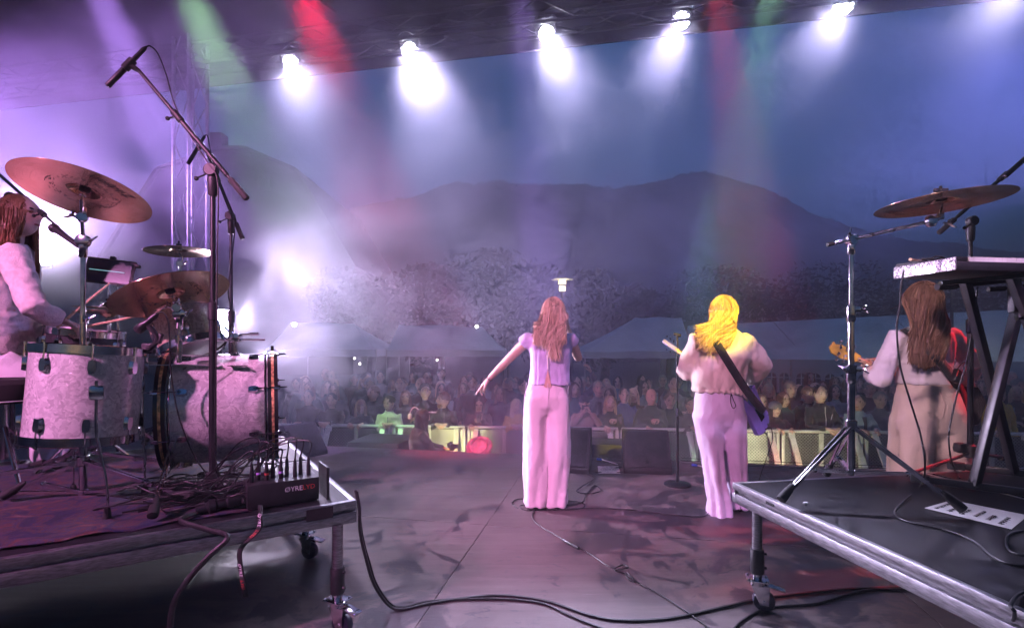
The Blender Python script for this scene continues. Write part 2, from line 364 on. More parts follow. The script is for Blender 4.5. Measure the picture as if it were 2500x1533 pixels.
# ================================================================ background: hill, houses, trees, tents, street lamps
M['forest'] = mat('forest_slope', (.030, .040, .030), .95, spec=.05, var=.4, scale=.08, bump=.6, bscale=.5, detail=8)
def hill(name, prof, Y0, Y1, mat_, amp, seed):
    """a slope whose crest follows prof (note x, note y) seen at distance Y1"""
    nx, ny = 420, 64; V = []; Fs = []
    xs = [p[0] for p in prof]; ys = [p[1] for p in prof]
    for j in range(ny):
        t = j / (ny - 1); Y = Y0 + (Y1 - Y0) * t
        for i in range(nx):
            px = xs[0] + (xs[-1] - xs[0]) * i / (nx - 1)
            top = at(px, float(np.interp(px, xs, ys)), Y1)
            x = top.x * (Y / Y1 * .5 + .5); h = (top.z - GZ) * (math.sin(t * math.pi / 2) ** 1.25)
            h += amp * t * (noise.noise((x * .045 + seed, Y * .045, 0)) + .6 * noise.noise((x * .16, Y * .16 + seed, 3)) + .5 * noise.noise((x * .33, Y * .33, 7)) + .45 * abs(noise.noise((x * .8, Y * .8, 11))) + .3 * noise.noise((x * 1.6, Y * 1.6, 5)))
            V.append((x, Y, GZ - .3 + h))
    for j in range(ny - 1):
        for i in range(nx - 1): a = j * nx + i; Fs.append((a, a + 1, a + nx + 1, a + nx))
    # back and skirt so that the slope is a solid hill
    b = len(V)
    for i in range(nx): p = V[(ny - 1) * nx + i]; V.append((p[0], Y1 + 60, GZ - .3))
    for i in range(nx - 1): a = (ny - 1) * nx + i; Fs.append((a, a + 1, b + i + 1, b + i))
    o = MB().add(V, Fs).build(name, mat_, None, angle=180); return tag(o, kind='structure')
hill('hill', [(-900, 640), (200, 640), (640, 640), (810, 562), (900, 528), (1000, 500), (1100, 478), (1200, 468), (1330, 476), (1450, 482), (1560, 466), (1660, 452), (1730, 462), (1800, 492), (1880, 540), (1990, 580), (2140, 606), (2464, 640), (3300, 700)], 120, 330, M['forest'], 5.0, 2.0)

M['plaster'] = mat('dark_plaster', (.07, .068, .066), .85, var=.15, scale=.6)
M['slate'] = mat('slate_roof', (.06, .06, .065), .7, var=.25, scale=1.5)
M['pane'] = mat('window_pane', (.08, .08, .085), .5, var=.2, scale=2)
M['wframe'] = mat('window_frame', (.15, .145, .14), .6)
def gabled(name, label, Y, prof, depth, wins, wallm, roofm, eave_px):
    """house whose gable end faces the stage; prof: note outline points left to right of the roof line"""
    pts = [at(x, y, Y) for x, y in prof]
    t = thing(name, label, 'building', (sum(p.x for p in pts) / len(pts), Y, GZ))
    n = len(pts); base = [Vector((pts[0].x, Y, GZ))] + pts + [Vector((pts[-1].x, Y, GZ))]
    P2 = [p + Vector((0, depth, 0)) for p in base]; k = len(base)
    mb = MB().add(base + P2, [tuple(range(k - 1, -1, -1)), tuple(range(k, 2 * k)), (0, 1, k + 1, k), (k - 2, k - 1, 2 * k - 1, 2 * k - 2)]); mb.build('wall', wallm, t, smooth=False)
    for i in range(n - 1):
        a, b = pts[i], pts[i + 1]; d = (b - a).normalized(); up = Vector((-d.z, 0, d.x)) * .22; ov = d * (.25 if i in (0, n - 2) else .0)
        a2 = a - (ov if i == 0 else d * 0); b2 = b + (ov if i == n - 2 else d * 0); f = Vector((0, -.35, 0)); r = Vector((0, depth + .3, 0))
        MB().add([a2 + f, b2 + f, b2 + r, a2 + r, a2 + f + up, b2 + f + up, b2 + r + up, a2 + r + up], [(0,1,2,3),(7,6,5,4),(0,4,5,1),(1,5,6,2),(2,6,7,3),(3,7,4,0)]).build('roof', roofm, t, smooth=False)
    for (x, y, w_, h_) in wins:
        c = at(x, y, Y); fr = MB()
        for sx, sz, bw, bh in ((-1, 0, .1, h_), (1, 0, .1, h_), (0, -1, w_ - .1, .1), (0, 1, w_ - .1, .1), (0, 0, .06, h_ - .1)):
            fr.box(c + Vector((sx * w_ / 2, -.04, sz * h_ / 2)), (bw, .12, bh))
        f = fr.build('window', M['wframe'], t, smooth=False)
        MB().box(c + Vector((0, -.01, 0)), (w_ - .1, .06, h_ - .1)).build('pane', M['pane'], f, smooth=False)
    return t
g = gabled('town_house', 'tall gambrel-roofed building looming in the smoke left of the hill', 40, [(238, 640), (385, 412), (530, 362), (590, 361), (712, 412), (850, 640)], 16,
       [(636, 440, .9, 1.2), (560, 470, .9, 1.2)], M['plaster'], M['slate'], 640)
MB().box(at(525, 345, 42) + Vector((0, 0, -.3)), (1.1, 1.0, 2.0)).build('chimney', M['plaster'], g, smooth=False)
gabled('far_house', 'small dim gabled house behind the trees beside the middle tent', 70, [(1478, 722), (1530, 678), (1582, 722)], 10, [(1530, 712, 1.2, 1.3)], M['plaster'], M['wframe'], 722)

M['bark'] = mat('bark', (.06, .05, .04), .9, var=.3, scale=6)
M['leaf'] = mat('leaf_mass', (.012, .018, .011), .95, var=.35, scale=1.2, spec=.03)
def tree(label, px, py_top, Y, rx, hcrown, seed, dens=3400):
    q = random.Random(seed); top = at(px, py_top, Y); base = Vector((top.x, Y, GZ)); H = top.z - GZ
    t = thing('broadleaf_tree', label, 'tree', base, 'trees beyond the crowd')
    mb = MB(); cz = GZ + H - hcrown / 2
    mb.tube([base, base + Vector((.1, 0, H * .3)), Vector((base.x, Y, cz)), Vector((base.x + .1, Y, cz + hcrown * .35))], [.28, .22, .13, .03], 8)
    for i in range(7):
        a = q.random() * 6.28; s = Vector((base.x, Y, cz - hcrown * .35 + q.random() * hcrown * .5))
        mb.tube([s, s + Vector((math.cos(a) * rx * .4, math.sin(a) * rx * .4, hcrown * .12)), s + Vector((math.cos(a) * rx * .8, math.sin(a) * rx * .8, hcrown * .25))], [.08, .05, .015], 6)
    mb.build('trunk', M['bark'], t)
    V = []; Fs = []
    clumps = [(q.gauss(0, .5) * rx, q.gauss(0, .5) * rx, q.gauss(0, .42) * hcrown / 2, q.uniform(.3, .55) * rx) for _ in range(22)]
    clumps = [c for c in clumps if (c[0] / rx) ** 2 + (c[1] / rx) ** 2 + (c[2] / hcrown * 2) ** 2 < 1.2]
    for _ in range(dens):
        c = q.choice(clumps); d = Vector((q.gauss(0, 1), q.gauss(0, 1), q.gauss(0, 1))).normalized() * c[3] * q.uniform(.55, 1.05)
        p = Vector((base.x + c[0], Y + c[1], cz + c[2])) + d
        if p.z > top.z: p.z = top.z - q.random() * .4
        a = Vector((q.gauss(0, 1), q.gauss(0, 1), q.gauss(0, 1))).normalized(); b = a.orthogonal().normalized(); s = q.uniform(.12, .24)
        k = len(V); V += [p - a * s, p + b * s * .55, p + a * s, p - b * s * .55]; Fs.append((k, k + 1, k + 2, k + 3))
    o = MB().add(V, Fs).build('crown', M['leaf'], t, smooth=False)
for i, a in enumerate([('broad dark tree behind the street lamp, left of the singer', 1215, 610, 30, 3.6, 6.5, 1), ('dark tree right of the street lamp over the middle tent', 1455, 655, 30, 2.9, 5.0, 2), ('low dark tree above the left tent in the smoke', 1060, 650, 34, 4.2, 5.4, 3), ('dark tree behind the guitarist, above the long marquee', 1760, 650, 36, 4.0, 5.5, 4), ('dark tree behind the chrome stand boom over the marquee', 2010, 640, 34, 4.2, 5.5, 5), ('dark tree behind the bassist, farthest right of the row', 2300, 650, 32, 4.6, 5.4, 6), ('smoke veiled tree between the building and the left tent', 890, 650, 36, 4.4, 5.5, 8), ('small dark tree between the far house and guitarist', 1610, 690, 33, 2.6, 4.2, 9)]): tree(*a)

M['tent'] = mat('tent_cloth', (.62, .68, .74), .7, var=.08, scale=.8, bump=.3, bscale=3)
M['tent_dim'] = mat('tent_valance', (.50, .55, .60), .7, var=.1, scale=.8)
def popup(label, px0, px1, py_eave, py_val, apex, Y, depth):
    a = at(px0, py_eave, Y); b = at(px1, py_eave, Y); t = thing('party_tent', label, 'tent', ((a.x + b.x) / 2, Y, GZ))
    ap0 = at(apex[0][0], apex[0][1], Y + depth * .4); ap1 = at(apex[1][0], apex[1][1], Y + depth * .4)
    c = a + Vector((0, depth, 0)); d = b + Vector((0, depth, 0)); V = []; Fs = []
    def patch(p, q, r, s, n=8, sag=.10):
        o = len(V)
        for i in range(n + 1):
            for j in range(n + 1):
                u = i / n; v = j / n; x = p.lerp(q, u).lerp(s.lerp(r, u), v); x = x - Vector((0, 0, sag * 4 * v * (1 - v) * (.6 + .4 * 4 * u * (1 - u)) + .03 * math.sin(u * 9))); V.append(x)
        for i in range(n):
            for j in range(n): k = o + i * (n + 1) + j; Fs.append((k, k + n + 1, k + n + 2, k + 1))
    patch(a, b, ap1, ap0); patch(b, d, ap1, ap1); patch(d, c, ap0, ap1); patch(c, a, ap0, ap0)
    MB().add(V, Fs).build('canopy', M['tent'], t)
    h = (py_val - py_eave) * K / FPX * Y
    for p, q_ in ((a, b), (b, d), (d, c), (c, a)):
        n = 12; V2 = []; F2 = []
        nn = (q_ - p).cross(Vector((0, 0, 1))).normalized()
        for i in range(n + 1):
            x = p.lerp(q_, i / n) + nn * .02 * math.sin(i * 1.9); V2 += [x - Vector((0, 0, .01)), x - Vector((0, 0, h + .02 * math.sin(i * 2.3)))]
        for i in range(n): F2.append((2 * i, 2 * i + 1, 2 * i + 3, 2 * i + 2))
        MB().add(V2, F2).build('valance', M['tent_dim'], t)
    for p in (a, b, c, d): MB().tube([p, Vector((p.x, p.y, GZ))], .025, 6).build('leg', M['truss'], t)
    return t
popup('pop-up party tent with blue lit roof between singer and guitarist', 1408, 1668, 846, 862, ((1530, 764), (1640, 764)), 19, 4.2)
popup('smoke veiled party tent left of the singer under the street lamp row', 930, 1215, 842, 858, ((960, 781), (1160, 786)), 20, 4.5)
popup('farthest left party tent, almost lost in the bright smoke', 640, 905, 840, 858, ((700, 775), (850, 778)), 22, 4.5)
def marquee():
    Ya, Yb = 19.5, 13.5
    A = at(1655, 862, Ya); B = at(2620, 872, Yb); A2 = at(1655, 784, Ya + 2.6); B2 = at(2620, 736, Yb + 2.6); A2.x += .0
    t = thing('marquee', 'long white marquee with arched windows behind guitarist and bassist', 'marquee', ((A.x + B.x) / 2, (Ya + Yb) / 2, GZ))
    n = 40; V = []; Fs = []
    for i in range(n + 1):
        u = i / n
        for j in range(9):
            v = j / 8; p = A.lerp(B, u).lerp(A2.lerp(B2, u), v); s = abs(math.sin(u * math.pi * 4)); V.append(p - Vector((0, 0, .14 * 4 * v * (1 - v) * (.4 + .6 * s))))
    for i in range(n):
        for j in range(8): k = i * 9 + j; Fs.append((k, k + 9, k + 10, k + 1))
    k = len(V); back = Vector((1.2, 4.5, -1.1))
    for i in range(n + 1): V.append(A2.lerp(B2, i / n)); V.append(A2.lerp(B2, i / n) + back)
    for i in range(n): Fs.append((k + 2 * i, k + 2 * i + 2, k + 2 * i + 3, k + 2 * i + 1))
    MB().add(V, Fs).build('roof', M['tent'], t)
    bays = 6
    for i in range(bays):
        p, q_ = A.lerp(B, i / bays), A.lerp(B, (i + 1) / bays); d = (q_ - p); L = d.length; d.normalize(); nn = Vector((0, 0, 1)).cross(d)
        wall = MB(); wall.beam(p + Vector((0, 0, -.16)), q_ + Vector((0, 0, -.16)), .03, .30)
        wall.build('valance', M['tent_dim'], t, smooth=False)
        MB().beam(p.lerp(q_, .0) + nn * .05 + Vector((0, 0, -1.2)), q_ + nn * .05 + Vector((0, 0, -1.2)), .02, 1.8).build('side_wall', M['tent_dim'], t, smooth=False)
        for u in (.18, .42, .66, .88):                       # arched clear windows
            c = p.lerp(q_, u) - nn * .0 + Vector((0, 0, -.62)); w_ = L * .085; poly = [(-w_, -.75), (w_, -.75)] + [(w_ * math.cos(a), w_ * 1.1 * math.sin(a)) for a in np.linspace(0, math.pi, 9)]
            wn = MB().prism(poly, .012, frame(c, -nn, d)).build('window', M['pane'], t, smooth=False)
            mbm = MB(); mbm.beam(c - d * w_ - nn * .015, c + d * w_ - nn * .015, .02, .03); mbm.beam(c - nn * .015 + Vector((0, 0, w_ * 1.05)), c - nn * .015 - Vector((0, 0, .74)), .03, .02); mbm.build('window_bar', M['tent_dim'], wn, smooth=False)
        MB().tube([p, Vector((p.x, p.y, GZ))], .035, 8).build('leg', M['truss'], t)
    for u in (.3, .62, .9):
        p = A.lerp(B, u); MB().tube([A2.lerp(B2, u - .03) - Vector((0, .05, .02)), p - Vector((-.9, .03, -.05))], .008, 5).build('guy_rope', M['black_plastic'], t)
marquee()

M['lamp_glow'] = emit('street_lamp_glow', (1.0, .86, .45), 2.2)
M['shade'] = mat('lamp_shade', (.72, .70, .55), .5)
def street_lamp(label, px, py_disc, Y, watt=10):
    p = at(px, py_disc, Y); t = thing('street_lamp', label, 'street lamp', (p.x, Y, GZ)); s = 1.0
    Fm = Matrix.Translation(p)
    MB().lathe([(.02, .05), (.10, .045), (.34, .0), (.345, -.015), (.12, -.02), (.10, -.03)], 28, Fm).build('shade', M['shade'], t)
    MB().lathe([(.115, -.03), (.12, -.15), (.115, -.155)], 20, Fm).build('lantern_glass', M['lamp_glow'], t)
    MB().lathe([(.118, -.157), (.122, -.20), (.118, -.21)], 20, Fm).build('band', M['black_metal'], t)
    MB().lathe([(.10, -.212), (.10, -.36), (.07, -.37)], 20, Fm).build('lower_glass', M['lamp_glow'], t)
    MB().lathe([(.035, -.37), (.035, -1.0), (.05, -2.0), (.06, GZ - p.z)], 12, Fm).build('pole', M['black_metal'], t)
    ld = bpy.data.lights.new('street_light', 'POINT'); ld.energy = watt; ld.color = (1, .85, .5); ld.shadow_soft_size = .1
    lo = bpy.data.objects.new('street_light', ld); C.objects.link(lo); lo.parent = t; lo.location = p - Vector((p.x, Y, GZ)) + Vector((0, -.3, -.3))
street_lamp('street lamp with flat disc shade glowing above the singer', 1353, 672, 16)
street_lamp('street lamp half hidden under the keyboard, above the bassist', 2290, 640, 15)
M['bulb'] = emit('bulb_glow', (1, .97, .85), 14)
def bulb(label, px, py, Y, r):
    p = at(px, py, Y); t = thing('light_bulb', label, 'light', p, 'distant bulbs on the tents')
    MB().ball(p, r, 10, 8).build('globe', M['bulb'], t)
    MB().lathe([(r * .45, r * .8), (r * .45, r * 1.8), (r * .2, r * 2.0)], 8, Matrix.Translation(p)).build('socket', M['black_plastic'], t)
bulb('larger bright bulb in the smoke right of the lit panel', 708, 781, 17, .07)
bulb('round bulb on the left tent corner near the singer', 1147, 786, 19.3, .055)
bulb('tiny bulb under the left tent edge, lower one', 866, 875, 17, .025)
bulb('tiny bulb under the left tent edge, upper one', 853, 862, 17.5, .025)
bulb('tiny bulb right of the left tent over the crowd', 1052, 866, 17, .022)

# ================================================================ crowd barrier
def perforated():
    m = mat('perforated_steel', (.36, .37, .37), .45, .7, var=.15, scale=5); t = m.node_tree; b = t.nodes['Principled BSDF']; L = t.links.new
    tc = t.nodes.new('ShaderNodeTexCoord'); mp = t.nodes.new('ShaderNodeMapping'); mp.inputs['Scale'].default_value = (30, 30, 30); mp.inputs['Rotation'].default_value = (0, R(45), 0); L(tc.outputs['Object'], mp.inputs[0])
    vo = t.nodes.new('ShaderNodeTexVoronoi'); vo.voronoi_dimensions = '2D'; vo.inputs['Randomness'].default_value = 0; vo.inputs['Scale'].default_value = 1.0
    sp = t.nodes.new('ShaderNodeSeparateXYZ'); cb = t.nodes.new('ShaderNodeCombineXYZ'); L(mp.outputs[0], sp.inputs[0]); L(sp.outputs[0], cb.inputs[0]); L(sp.outputs[2], cb.inputs[1]); L(cb.outputs[0], vo.inputs['Vector'])
    r = t.nodes.new('ShaderNodeMapRange'); r.inputs['From Min'].default_value = .26; r.inputs['From Max'].default_value = .34; L(vo.outputs['Distance'], r.inputs[0])
    old = b.inputs['Base Color'].links[0].from_socket
    mx = t.nodes.new('ShaderNodeMix'); mx.data_type = 'RGBA'; mx.inputs[6].default_value = (.012, .012, .014, 1); L(old, mx.inputs[7]); L(r.outputs[0], mx.inputs[0]); L(mx.outputs[2], b.inputs['Base Color']); L(r.outputs[0], b.inputs['Metallic'])
    return m
M['perf'] = perforated()
M['barrier'] = mat('barrier_alu', (.66, .68, .64), .45, .3, var=.1, scale=6)
BA = Vector((-4.25, 8.30, GZ)); BD = (Vector((5.42, 8.31, 0)) - Vector((-3.90, 9.03, 0))).normalized(); BN = Vector((-BD.y, BD.x, 0))
def barrier():
    w_ = 1.17; t = thing('crowd_barrier', 'x', 'barrier', (0, 0, 0), 'crowd barriers along the stage pit')
    MB().tube([(0.02, 0, 1.10), (w_ - .02, 0, 1.10)], .026, 10).build('top_rail', M['barrier'], t)
    MB().box((w_ / 2, .02, .57), (w_ - .10, .004, .98)).build('panel', M['perf'], t, smooth=False)
    for x in (.03, w_ - .03): MB().box((x, .0, .54), (.045, .045, 1.08), bev=.004).build('post', M['barrier'], t)
    MB().box((w_ * .5, .0, .56), (.05, .03, 1.02)).build('mullion', M['barrier'], t, smooth=False)
    MB().box((w_ * .5, .0, .06), (w_ - .1, .05, .06)).build('bottom_rail', M['barrier'], t, smooth=False)
    for x in (.14, w_ - .14):
        MB().beam((x, -.03, 1.06), (x + .02, -.62, .05), .075, .03).build('brace', M['barrier'], t, smooth=False)
        MB().box((x, -.02, 1.05), (.09, .06, .07), bev=.005).build('bracket', M['barrier'], t)
    MB().box((w_ / 2, -.45, .012), (w_ - .04, .95, .024)).build('foot_plate', M['barrier'], t, smooth=False)
    return t
br = barrier()
names = ['behind the drum riser, dimmed by smoke', 'in front of the dark onlookers in the smoke', 'under the man in the white sweater', 'behind the crouching photographer', 'behind the pink fluffy hat', 'under the woman in the yellow sweater', 'between the singer and the middle wedge', 'under the bald man with a cup', 'behind the black microphone stand', 'between the guitarist and the man in the black zip jacket', 'behind the chrome cymbal stand', 'behind the bassist']
for i, nm in enumerate(names):
    p = BA + BD * (i * 1.185); rz = math.atan2(BD.y, BD.x)
    if i == 0: br.location = p; br.rotation_euler = (0, 0, rz); br['label'] = 'steel crowd barrier section ' + nm
    else: dup(br, p, rz, 'steel crowd barrier section ' + nm)
# ================================================================ drum riser and kit
RT = 0.60                                               # riser top above the deck
def pearl(name, col, dark):
    m = bpy.data.materials.new(name); m.use_nodes = True; t = m.node_tree; b = t.nodes['Principled BSDF']; L = t.links.new
    tc = t.nodes.new('ShaderNodeTexCoord'); n = t.nodes.new('ShaderNodeTexNoise'); n.inputs['Scale'].default_value = 14; n.inputs['Detail'].default_value = 3; L(tc.outputs['Object'], n.inputs['Vector'])
    ad = t.nodes.new('ShaderNodeMix'); ad.data_type = 'RGBA'; ad.blend_type = 'ADD'; ad.inputs[0].default_value = .12; L(tc.outputs['Object'], ad.inputs[6]); L(n.outputs['Color'], ad.inputs[7])
    v = t.nodes.new('ShaderNodeTexVoronoi'); v.inputs['Scale'].default_value = 75; L(ad.outputs[2], v.inputs['Vector'])
    r = t.nodes.new('ShaderNodeValToRGB'); e = r.color_ramp.elements; e[0].position = .1; e[0].color = (*dark, 1); e[1].position = .9; e[1].color = (*col, 1); L(v.outputs['Color'], r.inputs[0]); L(r.outputs[0], b.inputs['Base Color'])
    nm = t.nodes.new('ShaderNodeBump'); nm.inputs['Strength'].default_value = .35; nm.inputs['Distance'].default_value = .003; L(v.outputs['Color'], nm.inputs['Height']); L(nm.outputs[0], b.inputs['Normal'])
    b.inputs['Roughness'].default_value = .3; b.inputs['Metallic'].default_value = .25; b.inputs['Coat Weight'].default_value = .6; b.inputs['Coat Roughness'].default_value = .1
    return m
M['pearl'] = pearl('white_pearl_wrap', (.86, .84, .82), (.50, .48, .48))
M['pearl_gold'] = pearl('champagne_wrap', (.62, .50, .36), (.34, .26, .19))
M['head'] = mat('drum_skin', (.72, .70, .68), .55, var=.05)
M['hoop_black'] = mat('hoop_black', (.012, .011, .013), .3, coat=.3)
M['hoop_gold'] = mat('hoop_inlay', (.72, .42, .20), .35, .3, var=.3, scale=60)
def bronze():
    m = bpy.data.materials.new('cymbal_bronze'); m.use_nodes = True; t = m.node_tree; b = t.nodes['Principled BSDF']; L = t.links.new
    b.inputs['Metallic'].default_value = 1.0; b.inputs['Roughness'].default_value = .22; b.inputs['Anisotropic'].default_value = .75; b.inputs['Anisotropic Rotation'].default_value = .25
    tg = t.nodes.new('ShaderNodeTangent'); tg.direction_type = 'RADIAL'; tg.axis = 'Z'; L(tg.outputs[0], b.inputs['Tangent'])
    tc = t.nodes.new('ShaderNodeTexCoord'); ln = t.nodes.new('ShaderNodeVectorMath'); ln.operation = 'LENGTH'; L(tc.outputs['Object'], ln.inputs[0])
    w_ = t.nodes.new('ShaderNodeTexNoise'); w_.noise_dimensions = '1D'; w_.inputs['Scale'].default_value = 420; w_.inputs['Detail'].default_value = 2; L(ln.outputs['Value'], w_.inputs['W'])
    n = t.nodes.new('ShaderNodeTexNoise'); n.inputs['Scale'].default_value = 7; n.inputs['Detail'].default_value = 4; L(tc.outputs['Object'], n.inputs['Vector'])
    r = t.nodes.new('ShaderNodeValToRGB'); e = r.color_ramp.elements; e[0].position = .3; e[0].color = (.72, .44, .27, 1); e[1].position = .75; e[1].color = (.95, .66, .45, 1); L(n.outputs['Fac'], r.inputs[0]); L(r.outputs[0], b.inputs['Base Color'])
    bp = t.nodes.new('ShaderNodeBump'); bp.inputs['Strength'].default_value = .25; bp.inputs['Distance'].default_value = .0015; L(w_.outputs['Fac'], bp.inputs['Height']); L(bp.outputs[0], b.inputs['Normal'])
    return m
M['bronze'] = bronze()
M['ink'] = mat('printed_ink', (.02, .016, .014), .6)
M['felt'] = mat('black_felt', (.012, .012, .012), .95)
M['wood'] = mat('pale_wood', (.62, .44, .27), .5, var=.2, scale=6, stretch=(1, 1, 8))
def text_mesh(s, size, extrude=.0):
    cu = bpy.data.curves.new('t', 'FONT'); cu.body = s; cu.size = size; cu.extrude = extrude; cu.align_x = 'CENTER'; cu.align_y = 'CENTER'; cu.resolution_u = 2
    o = bpy.data.objects.new('t', cu); C.objects.link(o); dg = bpy.context.evaluated_depsgraph_get(); me = bpy.data.meshes.new_from_object(o.evaluated_get(dg))
    V = [v.co.copy() for v in me.vertices]; F_ = [tuple(p.vertices) for p in me.polygons]
    bpy.data.objects.remove(o); bpy.data.curves.remove(cu); bpy.data.meshes.remove(me); return V, F_
def lettering(parent, s, size, F4, mat_, shear=0.0, sx=1.0, name='lettering', lift=.0015):
    V, F_ = text_mesh(s, size); mb = MB().add([F4 @ Vector((v.x * sx + v.y * shear, v.y, lift)) for v in V], F_); return mb.build(name, mat_, parent, smooth=False)
def cymbal_profile(R0, r):
    b = .19 * R0 * 1.25
    if r < b: return .030 * math.cos(r / b * math.pi / 2) ** .8 + .016 * (1 - (b / R0)) + .0
    return .016 * (1 - r / R0)
def cymbal(label, c, n, R0, word=None, wdir=None, wsize=.05, ring=True, group='bronze cymbals'):
    c = Vector(c); n = Vector(n).normalized(); t = link('cymbal', None, None, None, c); tag(t, label, 'cymbal', group)
    F4 = frame(c, n, Vector((1, 0, 0)))
    rs = [.008, .02, .035, .045, .052, .060, .064, .07, .10, .14, .18, .22, .25]; rs = [r for r in rs if r < R0 - .01] + [R0 - .004, R0]
    up = [(r, cymbal_profile(R0, r)) for r in rs]; dn = [(r, z - .0016) for r, z in reversed(up)]
    mb = MB(); mb.lathe(up + dn, 72, Matrix.Identity(4), caps=False)
    # the mesh keeps the disc's own axis as local z so that the lathe rings follow it
    me = mb.mesh('disc', (0, 0, 0), True, 60); o = link('disc', me, M['bronze'], t); o.rotation_euler = F4.to_euler()
    def under(x, y): return F4 @ Vector((x, y, cymbal_profile(R0, math.hypot(x, y)) - .0034))
    if word:
        wd = F4.to_3x3().inverted() @ Vector(wdir); ang = math.atan2(wd.y, wd.x); V, F_ = text_mesh(word, wsize)
        ra = R0 * .72; u = Vector((-math.cos(ang), -math.sin(ang))); z = -1; right = Vector((-u.y * 1, u.x)) # seen from below
        right = Vector((u.y * z, -u.x * z)); P = []
        for v in V:
            q = Vector((math.cos(ang), math.sin(ang))) * ra + right * (v.x * 1.05 + v.y * .25) + u * v.y; P.append(under(q.x, q.y))
        MB().add(P, F_).build('lettering', M['ink'], t, smooth=False)
    if ring:
        mb = MB(); q = random.Random(int(R0 * 1e4))            # ring of small print round the bell
        for i in range(120):
            a = q.random() * 6.283; r0 = q.uniform(.40, .52) * R0; da = q.uniform(.03, .10); dr = q.uniform(.002, .004)
            P = [under(r0 * math.cos(a), r0 * math.sin(a)), under(r0 * math.cos(a + da), r0 * math.sin(a + da)), under((r0 + dr) * math.cos(a + da), (r0 + dr) * math.sin(a + da)), under((r0 + dr) * math.cos(a), (r0 + dr) * math.sin(a))]
            mb.add(P, [(0, 1, 2, 3)])
        mb.build('print_ring', M['ink'], t, smooth=False)
    bz = cymbal_profile(R0, 0)
    MB().lathe([(.004, bz - .03), (.022, bz - .028), (.022, bz - .006), (.004, bz - .004)], 16, F4).build('felt', M['felt'], t)
    MB().lathe([(.004, bz + .002), (.018, bz + .004), (.018, bz + .016), (.006, bz + .018), (.006, bz + .04), (.002, bz + .042)], 16, F4).build('top_felt', M['felt'], t)
    return t, F4
def wing(mb, p, d, s=.016, mi=0):
    d = Vector(d).normalized(); F4 = frame(p, d)
    mb.lathe([(.005, 0), (.006, s), (.003, s * 1.3)], 8, F4)
    for sg in (-1, 1): mb.tube([F4 @ Vector((0, 0, s * .7)), F4 @ Vector((sg * s * .9, 0, s * 1.1)), F4 @ Vector((sg * s * 1.3, 0, s * 1.6))], [.004, .005, .003], 6)
def tripod(t, foot, hub, bottom, feet, mat_, r=.009, double=True, rub=None):
    """hub: top of the legs on the tube, bottom: where the braces meet, feet: floor points"""
    for f in feet:
        f = Vector(f); mb = MB(); d = (f - hub); side = d.cross(Vector((0, 0, 1))).normalized() * .014
        knee = hub.lerp(f, .58)
        for sg in ((-1, 1) if double else (0,)):
            mb.beam(hub + side * sg, f + Vector((0, 0, .05)) + side * sg * .4, .004 if double else .012, .016)
            mb.beam(knee + side * sg * .8, bottom + side * sg * .6, .004 if double else .010, .014)
        mb.ball(knee, .012, 8, 6); lg = mb.build('leg', mat_, t)
        e = (f - knee).normalized(); MB().lathe([(.010, -.035), (.018, 0), (.021, .045), (.020, .062), (.008, .066)], 10, frame(f + Vector((0, 0, .055)) - e * .015, Vector((e.x, e.y, e.z)))).build('rubber_foot', M['rubber'], lg)
    MB().lathe([(.020, -.025), (.026, -.02), (.026, .02), (.020, .025)], 16, Matrix.Translation(hub)).build('hub', mat_, t)
    MB().lathe([(.018, -.012), (.022, -.01), (.022, .012), (.018, .014)], 16, Matrix.Translation(bottom)).build('lower_collar', mat_, t)
def tube_part(t, name, a, b, r, mat_, n=16): return MB().lathe([(r, 0), (r, (Vector(b) - Vector(a)).length)], n, frame(a, Vector(b) - Vector(a))).build(name, mat_, t)
def clamp(t, p, r, mat_, wdir=(1, 0, 0)):
    mb = MB(); mb.lathe([(r + .002, -.02), (r + .007, -.018), (r + .007, .018), (r + .002, .02)], 16, Matrix.Translation(p)); d = Vector(wdir).normalized()
    mb.box(p + d * (r + .012), (.024, .024, .024), rz3(math.atan2(d.y, d.x)), bev=.003); wing(mb, p + d * (r + .02), d, .02)
    return mb.build('height_clamp', mat_, t)

